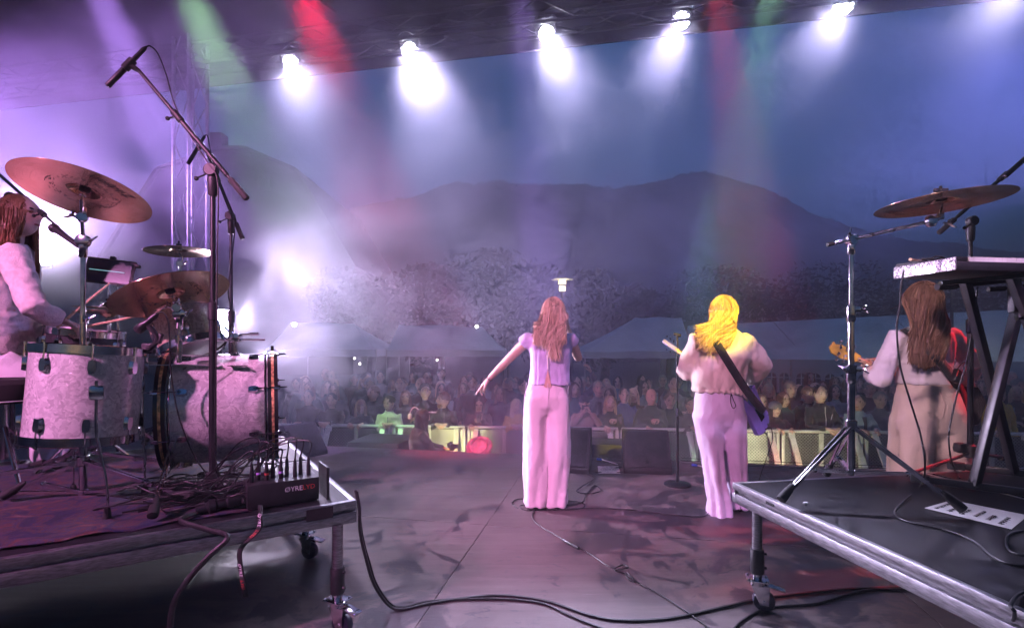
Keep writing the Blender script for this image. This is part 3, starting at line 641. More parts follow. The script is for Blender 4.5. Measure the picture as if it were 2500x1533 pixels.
# ---- riser of two platform modules
def riser(label, A, ds, dt, ns, nt_, ls, lt, legs, groove=True):
    t = thing('riser', label, 'riser', (A.x, A.y, 0)); Z = Vector((0, 0, 1))
    top = MB(); c = A + ds * (ls * ns / 2) + dt * (lt * nt_ / 2); ang = math.atan2(ds.y, ds.x)
    for i in range(ns):
        for j in range(nt_):
            c = A + ds * (ls * (i + .5)) + dt * (lt * (j + .5)); R3 = rz3(ang)
            MB().box(c + Z * (RT - .012), (ls - .052, lt - .052, .024), R3).build('deck_board', M['riser_top'], t, smooth=False)
            for sg, dv, half, ln in ((-1, dt, lt / 2, ls), (1, dt, lt / 2, ls), (-1, ds, ls / 2, lt), (1, ds, ls / 2, lt)):
                if (dv is dt and ((sg < 0 and j > 0))) or (dv is ds and ((sg < 0 and i > 0))): continue
                d2 = ds if dv is dt else dt; m = c + dv * (sg * (half - .013)); out = dv * sg
                L2 = ln - (.0 if dv is dt else .0525)
                mb = MB()
                for z, hh, w_ in ((-.0195, .035, .026), (-.0455, .017, .012), (-.079, .050, .026)):
                    off = -out * ((.026 - w_) / 2)
                    mb.beam(m + off + Z * (RT + .002 + z) - d2 * (L2 / 2), m + off + Z * (RT + .002 + z) + d2 * (L2 / 2), w_, hh, bev=.002)
                mb.build('edge_rail', M['alu'], t)
    for p, h in legs:
        p = Vector((p.x, p.y, 0))
        lg = MB().lathe([(.024, .20), (.024, RT - .10)], 20, Matrix.Translation(p)).build('leg', M['alu'], t)
        mb = MB().lathe([(.030, .185), (.033, .19), (.033, .30), (.030, .305)], 18, Matrix.Translation(p)); mb.lathe([(.007, 0), (.007, .012)], 8, frame(p + Vector((.028, -.012, .285)), (1, -.3, 0))); mb.lathe([(.007, 0), (.007, .012)], 8, frame(p + Vector((.028, -.012, .215)), (1, -.3, 0)))
        mb.build('sleeve', M['black_plastic'], lg)
        # braked swivel caster
        a = h; e = Vector((math.cos(a), math.sin(a), 0)); s = Vector((-e.y, e.x, 0)); w0 = p + e * .03 + Z * .052
        mb = MB(); mb.box(p + Z * .155, (.105, .085, .006), rz3(a), bev=.002)
        for sx in (-1, 1):
            for sy in (-1, 1): mb.lathe([(.006, 0), (.006, .008)], 8, Matrix.Translation(p + e * sx * .042 + s * sy * .032 + Z * .155))
        mb.lathe([(.034, .128), (.036, .150)], 16, Matrix.Translation(p)); mb.lathe([(.022, .158), (.026, .19)], 14, Matrix.Translation(p))
        for sg in (-1, 1):
            q = p + s * (sg * .024); mb.add([q - e * .03 + Z * .13, q + e * .055 + Z * .13, w0 + s * sg * .024 + e * .02 - Z * .016, w0 + s * sg * .024 - e * .02 - Z * .016, q - e * .03 + Z * .13 + s * sg * .003, q + e * .055 + Z * .13 + s * sg * .003, w0 + s * sg * .027 + e * .02 - Z * .016, w0 + s * sg * .027 - e * .02 - Z * .016], [(0,1,2,3),(7,6,5,4),(0,4,5,1),(1,5,6,2),(2,6,7,3),(3,7,4,0)])
        mb.lathe([(.008, -.032), (.008, .032)], 8, frame(w0, s)); cs = mb.build('caster', M['chrome'], lg)
        MB().lathe([(.015, -.016), (.048, -.017), (.052, -.010), (.052, .010), (.048, .017), (.015, .016)], 26, frame(w0, s)).build('wheel', M['wheel'], lg)
        MB().beam(p + e * .05 + Z * .132, p + e * .125 + Z * .115, .05, .008, bev=.002).build('brake_pedal', M['chrome'], lg)
    return t
M['wheel'] = mat('caster_wheel', (.012, .014, .035), .4, var=.2)
M['riser_top'] = mat('riser_phenolic', (.014, .014, .017), .55, var=.3, scale=14, rvar=.08, bump=.12, bscale=180, spec=.12)
RA = on(858, 1203, RT); RA.z = 0
ds = Vector((-.838, -.545, 0)).normalized(); dt = Vector((ds.y, -ds.x, 0)) * 1.0
if dt.y < 0: dt = -dt
def rp(s, t_, z=0.0): return RA + ds * s + dt * t_ + Vector((0, 0, RT + z))
riser('black drum riser with aluminium edge and caster legs, left side', RA, ds, dt, 2, 2, 1.5, 1.0, [(on(812, 1522, 0), R(-25)), (on(735, 1342, 0), R(-12)), (RA + ds * 2.9 + dt * .06, 0), (RA + ds * 2.9 + dt * 1.92, 0), (RA + ds * .1 + dt * 1.92, 1)])
# black tape patch on the rail
pt = rp(.115, 0); MB().box(rp(.165, -.002, -.034), (.115, .004, .052), rz3(math.atan2(ds.y, ds.x))).build('tape_patch', M['rubber'], None, smooth=False)
tag(bpy.data.objects['tape_patch'], 'black tape patch stuck over the riser rail near its corner', 'tape')
# rug
def rug_material():
    m = bpy.data.materials.new('woven_rug'); m.use_nodes = True; t = m.node_tree; b = t.nodes['Principled BSDF']; L = t.links.new; b.inputs['Roughness'].default_value = .95
    tc = t.nodes.new('ShaderNodeTexCoord')
    n = t.nodes.new('ShaderNodeTexNoise'); n.inputs['Scale'].default_value = 9; n.inputs['Detail'].default_value = 6; n.inputs['Distortion'].default_value = 1.2; L(tc.outputs['Object'], n.inputs['Vector'])
    r = t.nodes.new('ShaderNodeValToRGB'); e = r.color_ramp.elements; e[0].position = .3; e[0].color = (.018, .022, .06, 1); e[1].position = .72; e[1].color = (.20, .14, .14, 1)
    for p, c in ((.42, (.025, .03, .09, 1)), (.5, (.10, .05, .06, 1)), (.56, (.05, .05, .11, 1)), (.63, (.14, .05, .045, 1))): q = e.new(p); q.color = c
    L(n.outputs['Fac'], r.inputs[0])
    n2 = t.nodes.new('ShaderNodeTexNoise'); n2.inputs['Scale'].default_value = 140; L(tc.outputs['Object'], n2.inputs['Vector'])
    mx = t.nodes.new('ShaderNodeMix'); mx.data_type = 'RGBA'; mx.blend_type = 'MULTIPLY'; mx.inputs[0].default_value = .9; L(r.outputs[0], mx.inputs[6]); L(n2.outputs['Color'], mx.inputs[7]); L(mx.outputs[2], b.inputs['Base Color'])
    bp = t.nodes.new('ShaderNodeBump'); bp.inputs['Strength'].default_value = .6; bp.inputs['Distance'].default_value = .004; L(n2.outputs['Fac'], bp.inputs['Height']); L(bp.outputs[0], b.inputs['Normal']); return m
M['rug'] = rug_material()
def rug():
    V = []; Fs = []; nx, ny = 60, 30
    for i in range(nx + 1):
        for j in range(ny + 1):
            s = .28 + 2.6 * i / nx; tt = .085 + 1.7 * j / ny; tt += .012 * math.sin(i * .9) * (1 if j == 0 else .2) + (.006 * math.sin(i * 2.7) if j == 0 else 0)
            z = .010 + .004 * noise.noise((s * 5, tt * 5, 0)) + (.004 * math.sin(i * 1.3) if j < 2 else 0); V.append(rp(s, tt, z))
    for i in range(nx):
        for j in range(ny): k = i * (ny + 1) + j; Fs.append((k, k + ny + 1, k + ny + 2, k + 1))
    o = MB().add(V, Fs).build('rug', M['rug'], None); md = o.modifiers.new('thick', 'SOLIDIFY'); md.thickness = .006
    tag(o, 'worn blue and rust patterned rug under the drum kit', 'rug')
rug()

# ---- cymbals and their stands
vdir = lambda px: Vector(((px * K - CXP) / FPX, 1, 0)).normalized()
def cym_normal(px, back, roll):
    v = vdir(px); r = Vector((v.y, -v.x, 0)); return Vector((0, 0, 1)) + v * math.tan(R(back)) + r * math.tan(R(roll))
def cymbal_stand(label, x, Y, ytilt, ycl, ycol, yhub, ybot, cym_c, cn, feet, mat_='chrome', boom=None):
    base = at(x, ybot, Y); t = thing('cymbal_stand', label, 'cymbal stand', (base.x, base.y, RT)); m = M[mat_]
    P = lambda y: at(x, y, Y)
    tube_part(t, 'lower_tube', P(ybot), P(ycol), .0165, m); tube_part(t, 'middle_tube', P(ycol), P(ycl), .0135, m); tube_part(t, 'upper_tube', P(ycl), P(ytilt), .0105, m)
    clamp(t, P(ycol), .0165, m, (.6, -.8, 0)); clamp(t, P(ycl), .0135, m, (.9, -.4, 0))
    MB().lathe([(.0175, -.05), (.021, -.045), (.021, -.02)], 16, Matrix.Translation(P(ycol))).build('sleeve', m, t)
    p = P(ytilt); cn = Vector(cn).normalized(); mb = MB()
    mb.lathe([(.027, -.014), (.031, -.012), (.031, .012), (.027, .014)], 20, frame(p + Vector((0, 0, .02)), (0.15, -1, 0))); mb.lathe([(.014, -.06), (.018, -.055), (.018, 0)], 12, Matrix.Translation(p)); wing(mb, p + Vector((.03, 0, .02)), (1, -.3, .2), .02)
    e = cym_c - cn * .035; mb.tube([p + Vector((0, 0, .02)), p.lerp(e, .5), e], .008, 10); mb.build('tilter', m, t)
    q = p.lerp(e, .62); mb = MB(); mb.lathe([(.02, -.016), (.024, -.012), (.024, .012), (.02, .016)], 14, frame(q, (.6, -.8, 0))); wing(mb, q + Vector((-.02, -.01, 0)), (-1, -.3, .4), .022); mb.box(q + Vector((.008, 0, .03)), (.02, .02, .04), bev=.004); mb.build('tilter_joint', m, t)
    tube_part(t, 'cymbal_rod', e, cym_c + cn * .075, .004, m, 8); MB().lathe([(.006, .0), (.014, .002), (.014, .012), (.006, .014)], 12, frame(cym_c - cn * .012, cn)).build('seat', m, t)
    mb = MB(); wing(mb, cym_c + cn * .085, cn, .018); mb.build('wing_nut', M['black_plastic'] if mat_ == 'black' else m, t)
    tripod(t, base, P(yhub), P(ybot - 6), feet, m)
    return t
c1 = at(201, 466, 2.42); n1 = cym_normal(201, 11, 13)
cymbal('large bronze crash cymbal at the upper left, seen from below', c1, n1, .272, 'Zildjian', Vector((.95, -.35, 0)), .062)
cymbal_stand('chrome cymbal stand in front of the floor tom', 200, 2.45, 590, 768, 905, 1108, 1190, c1, n1, [on(33, 1207, RT + .012), on(442, 1218, RT + .012), rp(2.05, .95, .012)])
c2 = at(413, 710, 2.60); n2 = cym_normal(413, 19, -16)
cymbal('bronze crash cymbal tilted over the small tom, lower of the two large ones', c2, n2, .268, 'Zildjian', Vector((-.55, .75, 0)), .058)
cymbal_stand('chrome cymbal stand between the floor tom and bass drum', 432, 2.62, 765, 815, 892, 1010, 1120, c2, n2, [on(372, 1252, RT + .012), on(632, 1118, RT + .012), rp(1.35, 1.4, .012)])
c3 = at(431, 606, 3.9); n3 = Vector((-.05, .02, 1))
cymbal('thin far cymbal seen edge on behind the black boom stand', c3, n3, .228, None, None)
def plain_stand(label, x, y0, Y, top, mat_='chrome', name='cymbal_stand', cat='cymbal stand'):
    p = at(x, y0, Y); t = thing(name, label, cat, (p.x, Y, RT)); b = Vector((p.x, Y, RT + .10)); m = M[mat_]
    tube_part(t, 'lower_tube', b, b.lerp(Vector((p.x, Y, top.z)), .6), .015, m); tube_part(t, 'upper_tube', b.lerp(Vector((p.x, Y, top.z)), .6), Vector((p.x, Y, top.z - .10)), .011, m)
    clamp(t, b.lerp(Vector((p.x, Y, top.z)), .6), .015, m, (.5, -.8, 0))
    mb = MB(); mb.tube([Vector((p.x, Y, top.z - .10)), Vector((p.x + .02, Y, top.z - .05)), top], .007, 8); mb.lathe([(.02, -.014), (.023, .0), (.02, .014)], 12, frame(Vector((p.x, Y, top.z - .09)), (.4, -1, 0))); wing(mb, Vector((p.x + .02, Y, top.z - .09)), (1, -.2, .2), .02); mb.tube([top, top + Vector((0, 0, .07))], .004, 8); mb.build('tilter', m, t)
    tripod(t, b, Vector((p.x, Y, RT + .32)), b + Vector((0, 0, .01)), [Vector((p.x + .3 * math.cos(a), Y + .3 * math.sin(a), RT + .012)) for a in (.4, 2.5, 4.6)], m); return t
plain_stand('far chrome cymbal stand behind the rack tom', 433, 900, 3.9, c3 + Vector((.0, 0, -.004)))

# ---- drums
def lug(t, F4, ang, r, z, L_, sx=1.0, two=False):
    mb = MB(); d = Vector((math.cos(ang), math.sin(ang), 0)); s = Vector((-d.y, d.x, 0)); R3 = (F4.to_3x3() @ Matrix((s, Vector((0, 0, 1)), d)).transposed()); c = F4 @ (d * (r + .010) + Vector((0, 0, z)))
    poly = [(-.013, -L_ / 2), (.013, -L_ / 2), (.018, -L_ / 4), (.019, 0), (.018, L_ / 4), (.013, L_ / 2), (-.013, L_ / 2), (-.018, L_ / 4), (-.019, 0), (-.018, -L_ / 4)]
    M4 = R3.to_4x4(); M4.translation = F4 @ (d * (r + .001) + Vector((0, 0, z)))
    V = [M4 @ Vector((x, y, 0)) for x, y in poly] + [M4 @ Vector((x * .72, y * .86, .016)) for x, y in poly]; n = len(poly)
    mb.add(V, [tuple(range(n, 2 * n))] + [(i, (i + 1) % n, n + (i + 1) % n, n + i) for i in range(n)]); return mb.build('lug', M['chrome'], t)
def drum(name, label, F4, r, h, wrap, nlug, lug_l=.062, hoop='chrome', off=0.0, skip=()):
    t = thing(name, label, 'drum', F4.translation)
    MB().lathe([(r, -h / 2), (r, h / 2)], 56, F4, caps=False).build('shell', wrap, t)
    for sg in (-1, 1):
        MB().lathe([(r - .004, sg * (h / 2 + .002)), (.01, sg * (h / 2 + .003))], 40, F4).build('skin', M['head'], t)
        if hoop == 'chrome':
            MB().lathe([(r - .002, sg * (h / 2 - .022)), (r + .008, sg * (h / 2 - .022)), (r + .008, sg * (h / 2 + .014)), (r + .002, sg * (h / 2 + .018)), (r - .002, sg * (h / 2 + .012))], 56, F4, caps=False).build('hoop', M['chrome'], t)
        else:
            hp = MB().lathe([(r + .001, sg * (h / 2 - .018)), (r + .014, sg * (h / 2 - .018)), (r + .014, sg * (h / 2 + .030)), (r - .004, sg * (h / 2 + .030)), (r - .004, sg * (h / 2 + .004))], 64, F4, caps=False).build('hoop', M['hoop_black'], t)
            MB().lathe([(r + .0155, sg * (h / 2 - .001)), (r + .0158, sg * (h / 2 + .012))], 64, F4, caps=False).build('hoop_inlay', M['hoop_gold'], hp)
            MB().lathe([(r + .004, sg * (h / 2 - .034)), (r + .0075, sg * (h / 2 - .030)), (r + .004, sg * (h / 2 - .024))], 64, F4, caps=False).build('counter_ring', M['chrome'], hp)
    for i in range(nlug):
        a = off + 2 * math.pi * i / nlug
        for sg in (-1, 1):
            z = sg * (h / 2 - (.075 if hoop == 'chrome' else .085)); lg = lug(t, F4, a, r, z, lug_l); d = Vector((math.cos(a), math.sin(a), 0))
            mb = MB()
            if hoop == 'chrome': mb.tube([F4 @ (d * (r + .012) + Vector((0, 0, z))), F4 @ (d * (r + .012) + Vector((0, 0, sg * (h / 2 + .016))))], .0035, 6); mb.lathe([(.006, 0), (.006, .010)], 8, frame(F4 @ (d * (r + .012) + Vector((0, 0, sg * (h / 2 + .010)))), F4.to_3x3() @ Vector((0, 0, sg))))
            else:
                mb.tube([F4 @ (d * (r + .018) + Vector((0, 0, z))), F4 @ (d * (r + .022) + Vector((0, 0, sg * (h / 2 + .03))))], .003, 6)
                q = F4 @ (d * (r + .018) + Vector((0, 0, sg * (h / 2 + .012)))); mb.beam(q, F4 @ (d * (r + .018) + Vector((0, 0, sg * (h / 2 + .042)))), .022, .010, up=F4.to_3x3() @ d, bev=.003)
                mb.tube([F4 @ (d * (r + .02) + Vector((0, 0, sg * (h / 2 + .03)))), F4 @ (d * (r + .02) + Vector((0, 0, sg * (h / 2 + .075))))], [.004, .003], 6)
            mb.build('tension_rod', M['chrome'], t)
    return t
ftc = at(207, 946, 2.33); Fft = frame(ftc, Vector((.045, .06, 1)), Vector((1, 0, 0)))
ft = drum('floor_tom', 'white pearl floor tom with chrome hoops behind the cymbal stand', Fft, .205, .40, M['pearl'], 8, off=R(-93 + 22.5 * 0))
for px, py, hook in ((258, 1246, .0), (rp(1.9, .9).x, None, 0), (0, 0, 0)):
    if py: 
        f = on(px, py, RT + .01); a = at(232, 945, 2.11)
    elif hook == 0 and px: f = Vector((ftc.x - .17, ftc.y + .13, RT + .01)); a = Vector((f.x + .01, f.y, ftc.z + .02))
    if px == 0: f = Vector((ftc.x + .16, ftc.y + .15, RT + .01)); a = Vector((f.x - .01, f.y, ftc.z + .02))
    lg = MB().tube(spline([a + Vector((0, 0, .05)), a, Vector((a.x, a.y, a.z - .16)), Vector((a.x + (f.x - a.x) * .3, a.y + (f.y - a.y) * .3, a.z - .23)), f + Vector((0, 0, .12)), f], 5), .0055, 8).build('leg', M['chrome'], ft)
    MB().lathe([(.010, .045), (.013, .03), (.016, .0), (.006, -.008)], 12, Matrix.Translation(f)).build('rubber_foot', M['rubber'], lg)
    dd = (Vector((a.x, a.y, 0)) - Vector((ftc.x, ftc.y, 0))).normalized(); MB().box(a - dd * .008 + Vector((0, 0, .0)), (.05, .028, .06), rz3(math.atan2(dd.y, dd.x) + math.pi / 2), bev=.008).build('leg_bracket', M['chrome'], ft)
bdr = at(668, 968, 2.93); bdl = at(396, 992, 2.70); ax = (bdr - bdl); ax.z *= .3; ax.normalize(); bdc = (bdr + bdl) / 2
Fbd = frame(bdc, ax, Vector((0, 0, 1)))
bd = drum('bass_drum', 'big pearl bass drum with black and gold hoops', Fbd, .290, (bdr - bdl).length - .06, M['pearl'], 8, .05, hoop='wood', off=R(22.5))
# spur, pad and tom mount on the shell
sp0 = at(622, 1028, 2.70); MB().lathe([(.03, 0), (.034, .006), (.02, .02)], 16, frame(sp0 + Vector((0, .03, 0)), (.1, -1, -.1))).build('spur_mount', M['chrome'], bd)
mb = MB(); mb.tube([sp0 + Vector((0, -.005, 0)), sp0 + Vector((.035, -.03, -.05))], .014, 10); mb.tube([sp0 + Vector((.02, -.02, -.03)), on(668, 1112, RT + .01)], .0075, 10); mb.build('spur', M['chrome'], bd)
tm = at(566, 872, 2.80); mb = MB(); mb.box(tm, (.075, .06, .012), bev=.003); mb.lathe([(.022, .0), (.024, .05), (.018, .055)], 14, Matrix.Translation(tm)); mb.tube([tm, tm + Vector((0, 0, .16))], .0125, 12); wing(mb, tm + Vector((-.03, -.02, .03)), (-1, -.4, .2), .02); mb.build('tom_mount', M['chrome'], bd)
tmj = tm + Vector((.0, 0, .135)); mb = MB(); mb.box(tmj, (.06, .05, .045), bev=.006); wing(mb, tmj + Vector((.0, -.03, .02)), (-.3, -.6, .7), .02); mb.tube([tmj + Vector((.0, 0, .015)), tmj + Vector((.13, .0, .02))], .006, 8); mb.tube([tmj + Vector((-.10, 0, -.012)), tmj + Vector((.165, .0, -.012))], .0055, 8); mb.lathe([(.008, 0), (.008, .05)], 10, frame(tmj + Vector((.08, 0, .02)), (1, 0, 0))); mb.tube([tmj, tmj + Vector((-.06, .0, .06))], .0075, 8); mb.build('tom_arm', M['chrome'], bd)
MB().box(at(572, 880, 2.66), (.085, .05, .003), rz3(.2)).build('damping_pad', M['felt'], bd, smooth=False)
MB().tube([at(655, 845, 2.93), at(655, 832, 2.93)], .008, 8).build('hoop_peg', M['rubber'], bd)
rtc = at(448, 795, 2.86); Frt = frame(rtc, Vector((-.40, .12, .92)), Vector((1, 0, 0)))
drum('rack_tom', 'champagne coloured rack tom under the tilted cymbal', Frt, .165, .22, M['pearl_gold'], 6, .058, off=R(-60))
# folded paper and case on and behind the bass drum
tag(MB().box(at(440, 876, 2.62), (.35, .12, .004), Euler((R(4), R(2), R(18))).to_matrix()).build('paper_sheet', M['paper'], None, smooth=False), 'white paper sheet lying on top of the bass drum', 'paper')
snc = at(205, 806, 3.05); Fsn = frame(snc + Vector((0, 0, -.05)), Vector((.12, 0, 1)), (1, 0, 0))
sn = drum('snare_drum', 'dark snare drum behind the floor tom under the drum sticks', Fsn, .178, .14, M['black_plastic'], 8, .05)
mb = MB(); b0 = Vector((snc.x, snc.y, RT)); mb.tube([b0 + Vector((0, 0, .1)), b0 + Vector((0, 0, .5))], .013, 10); [mb.tube([b0 + Vector((0, 0, .25)), b0 + Vector((.26 * math.cos(a), .26 * math.sin(a), .02))], .008, 6) for a in (.3, 2.4, 4.5)]; [mb.tube([b0 + Vector((0, 0, .5)), b0 + Vector((.17 * math.cos(a), .17 * math.sin(a), .60))], .007, 6) for a in (.3, 2.4, 4.5)]; mb.build('snare_stand', M['chrome'], sn)
tag(MB().add([at(x, y, 3.0 + .1 * (i % 2)) + Vector((0, 0, .012)) for i, (x, y) in enumerate([(150, 792), (190, 786), (225, 784), (255, 792), (258, 800), (215, 796), (175, 800)])], [(0, 1, 6), (1, 2, 5, 6), (2, 3, 4, 5)]).build('towel', M['paper'], None), 'small white cloth lying on the snare drum', 'cloth')
hh = at(262, 742, 3.2)
for k in (0, 1):
    cymbal('lower hi-hat cymbal seen edge on beside the tablet' if k else 'upper hi-hat cymbal seen edge on beside the tablet', hh + Vector((0, 0, -.022 * k)), (.04, .0, 1 if k == 0 else -1), .178, ring=False, group='hi-hat pair')
plain_stand('chrome hi-hat stand left of the tilted cymbal', 262, 900, 3.2, hh + Vector((0, 0, .08)), name='hi_hat_stand', cat='hi-hat stand')
# black throne bag with white print, at the frame edge
b0 = at(20, 942, 2.62); tb = thing('throne', 'black drum throne with white letters at the left frame edge', 'drum seat', (b0.x - .12, b0.y, RT))
MB().lathe([(.02, -.07), (.17, -.065), (.185, -.04), (.185, .035), (.165, .06), (.02, .065)], 32, Matrix.Translation(b0 + Vector((-.12, .10, 0)))).build('cushion', M['felt'], tb)
mb = MB(); q = b0 + Vector((-.12, .10, 0)); mb.tube([q, Vector((q.x, q.y, RT + .12))], .018, 10); [mb.tube([Vector((q.x, q.y, RT + .3)), Vector((q.x + .3 * math.cos(a), q.y + .3 * math.sin(a), RT + .02))], .010, 8) for a in (-.6, 1.5, 3.6)]; mb.build('leg', M['chrome'], tb)
Vt, Ft = text_mesh('lu', .125)
MB().add([(lambda a: q + Vector((.1875 * math.sin(a), -.1875 * math.cos(a), v.y * .62)))(.22 + (v.x + v.y * .3) / .1875) for v in Vt], Ft).build('lettering', M['paper'], tb, smooth=False)
MB().lathe([(.1870, -.052), (.1870, -.047)], 32, Matrix.Translation(q), caps=False).build('print_line', M['paper'], tb)

# ---- microphones and boom stands
def mic_pencil(label, a, b, Yo=None, r=.0125, group=None):
    a = Vector(a); b = Vector(b); t = thing('pencil_microphone', label, 'microphone', a); L_ = (b - a).length; F4 = frame(a, b - a)
    MB().lathe([(r * .9, 0), (r, .003), (r, L_ * .62), (r * .8, L_ * .66), (r * .8, L_ * .74), (r * .95, L_ * .76)], 16, F4).build('body', M['black_metal'], t)
    MB().lathe([(r * .88, -.001), (r * .5, -.003)], 16, F4).build('grille', M['chrome'], t)
    MB().lathe([(r * .75, L_ * .76), (r * .75, L_ * .94), (r * .35, L_)], 12, F4).build('plug', M['black_plastic'], t); return t
def boom_stand(label, x, Y, yjoint, ybase, zb, boom_a, boom_b, weight, feet, thick=1.0, name='boom_stand'):
    j = at(x, yjoint, Y); b = Vector((j.x, j.y, zb)); t = thing(name, label, 'microphone stand', b); m = M['black_metal']
    mid = j.lerp(b, .42)
    tube_part(t, 'lower_tube', b + Vector((0, 0, .06)), mid, .0165 * thick, m); tube_part(t, 'upper_tube', mid, j - Vector((0, 0, .02)), .0115 * thick, m)
    MB().lathe([(.014, -.05), (.021, -.045), (.022, .03), (.013, .04)], 16, Matrix.Translation(mid)).build('twist_grip', M['black_plastic'], t)
    mb = MB(); mb.lathe([(.013, -.11), (.020, -.10), (.024, -.03), (.020, .0)], 16, Matrix.Translation(j)); mb.lathe([(.026, -.02), (.030, -.015), (.030, .015), (.026, .02)], 18, frame(j + Vector((0, -.012, .012)), (.1, -1, 0)))
    mb.tube([j + Vector((-.02, -.02, -.01)), j + Vector((-.055, -.03, -.03))], .004, 6); mb.ball(j + Vector((-.06, -.03, -.033)), .011, 8, 6); mb.build('joint', M['black_plastic'], t)
    a = Vector(boom_a); c = Vector(boom_b); d = (c - a).normalized(); L_ = (c - a).length
    tube_part(t, 'boom', a, c, .0085 * thick, m); tube_part(t, 'boom_sleeve', a + d * L_ * .16, a + d * L_ * .64, .0115 * thick, m)
    MB().lathe([(.010, 0), (.015, .004), (.0155, .115), (.012, .12)], 14, frame(a - d * .03, d)).build('counterweight', M['rubber'], t)
    mb = MB(); p = a + d * L_ * .64; mb.lathe([(.0125, -.03), (.016, -.026), (.016, .026), (.0125, .03)], 12, frame(p, d)); mb.tube([p, p + Vector((-.03, -.015, -.015))], .005, 6); mb.ball(p + Vector((-.034, -.017, -.017)), .010, 8, 6); mb.build('boom_clutch', M['black_plastic'], t)
    for f in feet:
        f = Vector(f); lg = MB().tube([b + Vector((0, 0, .075)), f + Vector((0, 0, .018))], .0095 * thick, 8).build('leg', m, t); MB().tube([f + Vector((0, 0, .018)) - (f - b).normalized() * .06, f + Vector((0, 0, .016))], [.013, .015], 8).build('rubber_foot', M['rubber'], lg)
    MB().lathe([(.03, .05), (.034, .055), (.030, .12), (.018, .13)], 16, Matrix.Translation(b)).build('leg_hub', M['black_plastic'], t)
    return t, a, c
b = at(512, 1185, 2.43)
bs, ba, bb = boom_stand('black boom microphone stand in front of the bass drum', 512, 2.43, 418, 1185, RT, at(585, 468, 2.43), at(335, 172, 2.36), 1, [on(632, 1222, RT), on(330, 1238, RT), rp(.75, .75)])
ma, mb_ = at(258, 208, 2.33), at(352, 113, 2.36)
mic_pencil('black pencil microphone on the tall boom at the upper left', ma, mb_, r=.0125)
mc = ma.lerp(mb_, .55); q = MB(); q.tube([mc, mc.lerp(bb, .6), bb], [.015, .012, .010], 10); q.lathe([(.014, -.03), (.018, -.028), (.018, .028), (.014, .03)], 14, frame(mc, mb_ - ma)); q.build('mic_clip', M['black_plastic'], bs)
def cable(name, label, pts, r=.0035, n=8, cat='cable', group=None, sides=6):
    o = MB().tube(spline(pts, n), r, sides).build(name, M['cable'], None); return tag(o, label, cat, group)
cable('microphone_cable', 'thin cable looping from the tall pencil microphone down its stand', [mb_, at(362, 112, 2.37), at(380, 130, 2.38), at(400, 180, 2.39), at(418, 245, 2.40), at(448, 310, 2.40), at(500, 392, 2.40), at(524, 440, 2.40), at(523, 600, 2.40), at(521, 800, 2.40), at(517, 1000, 2.39), at(520, 1130, 2.38), at(560, 1195, 2.40)], .0032)
f2 = at(556, 800, 3.5)
bs2, ba2, bb2 = boom_stand('farther boom microphone stand behind the bass drum', 556, 3.5, 525, 900, RT, at(580, 566, 3.5), at(490, 350, 3.45), 1, [Vector((f2.x + .25, 3.6, RT)), Vector((f2.x - .2, 3.3, RT)), Vector((f2.x, 3.8, RT))], .95)
pa, pb = at(452, 395, 3.42), at(494, 326, 3.46); mic_pencil('farther pencil microphone hanging over the far cymbal', pa, pb, r=.0125)
pc = pa.lerp(pb, .5); MB().tube([pc, pc.lerp(bb2, .6), bb2], [.015, .012, .010], 8).build('mic_clip', M['black_plastic'], bs2)
cable('microphone_cable', 'thin cable from the farther pencil microphone down its stand', [pb, at(500, 330, 3.46), at(508, 370, 3.46), at(530, 450, 3.46), at(562, 540, 3.46), at(560, 600, 3.46), at(549, 700, 3.45), at(558, 760, 3.45), at(556, 900, 3.45)], .004)
# clip-on tom microphone
ca, cb_ = at(330, 796, 2.40), at(378, 756, 2.40); t = thing('clip_microphone', 'black clip-on microphone over the floor tom rim', 'microphone', ca)
MB().lathe([(.018, 0), (.022, .006), (.022, .045), (.014, .06), (.014, .11), (.008, .125)], 16, frame(ca, cb_ - ca)).build('body', M['black_metal'], t)
MB().tube(spline([at(352, 782, 2.40), at(372, 800, 2.41), at(378, 820, 2.42), at(360, 838, 2.44)], 6), [.012] * 18 + [.016], 8).build('arm', M['black_plastic'], t)
mb = MB(); mb.box(at(358, 838, 2.45), (.06, .03, .05), bev=.008); mb.box(at(385, 815, 2.42), (.02, .02, .05), Euler((0, .3, 0)).to_matrix(), bev=.004); mb.build('clamp', M['black_plastic'], t)
cable('microphone_cable', 'thin cable curving down from the clip-on tom microphone', [cb_, at(392, 752, 2.40), at(405, 775, 2.40), at(409, 830, 2.40), at(412, 900, 2.41), at(430, 1000, 2.42), at(470, 1100, 2.42), at(520, 1165, 2.45)], .0034)
# vocal microphone at the drummer's mouth
va, vb = at(128, 548, 2.72), at(196, 596, 2.62); t = thing('vocal_microphone', 'dark vocal microphone at the drummer’s mouth, behind the stand'.replace('’', "'"), 'microphone', va); d = (vb - va)
MB().ball(va + d.normalized() * .01, (.026, .026, .026), 14, 10).build('grille', M['black_metal'], t); MB().lathe([(.017, .02), (.0165, .05), (.012, d.length), (.008, d.length + .01)], 14, frame(va, d)).build('body', M['black_plastic'], t)
vt, _, _ = boom_stand('thin boom stand holding the drummer\'s vocal microphone', 30, 3.3, 480, 900, RT, at(-30, 395, 3.35), at(196, 598, 2.66), 1, [Vector((-3.2, 3.5, RT)), Vector((-3.0, 3.1, RT)), Vector((-3.4, 3.2, RT))], .8)
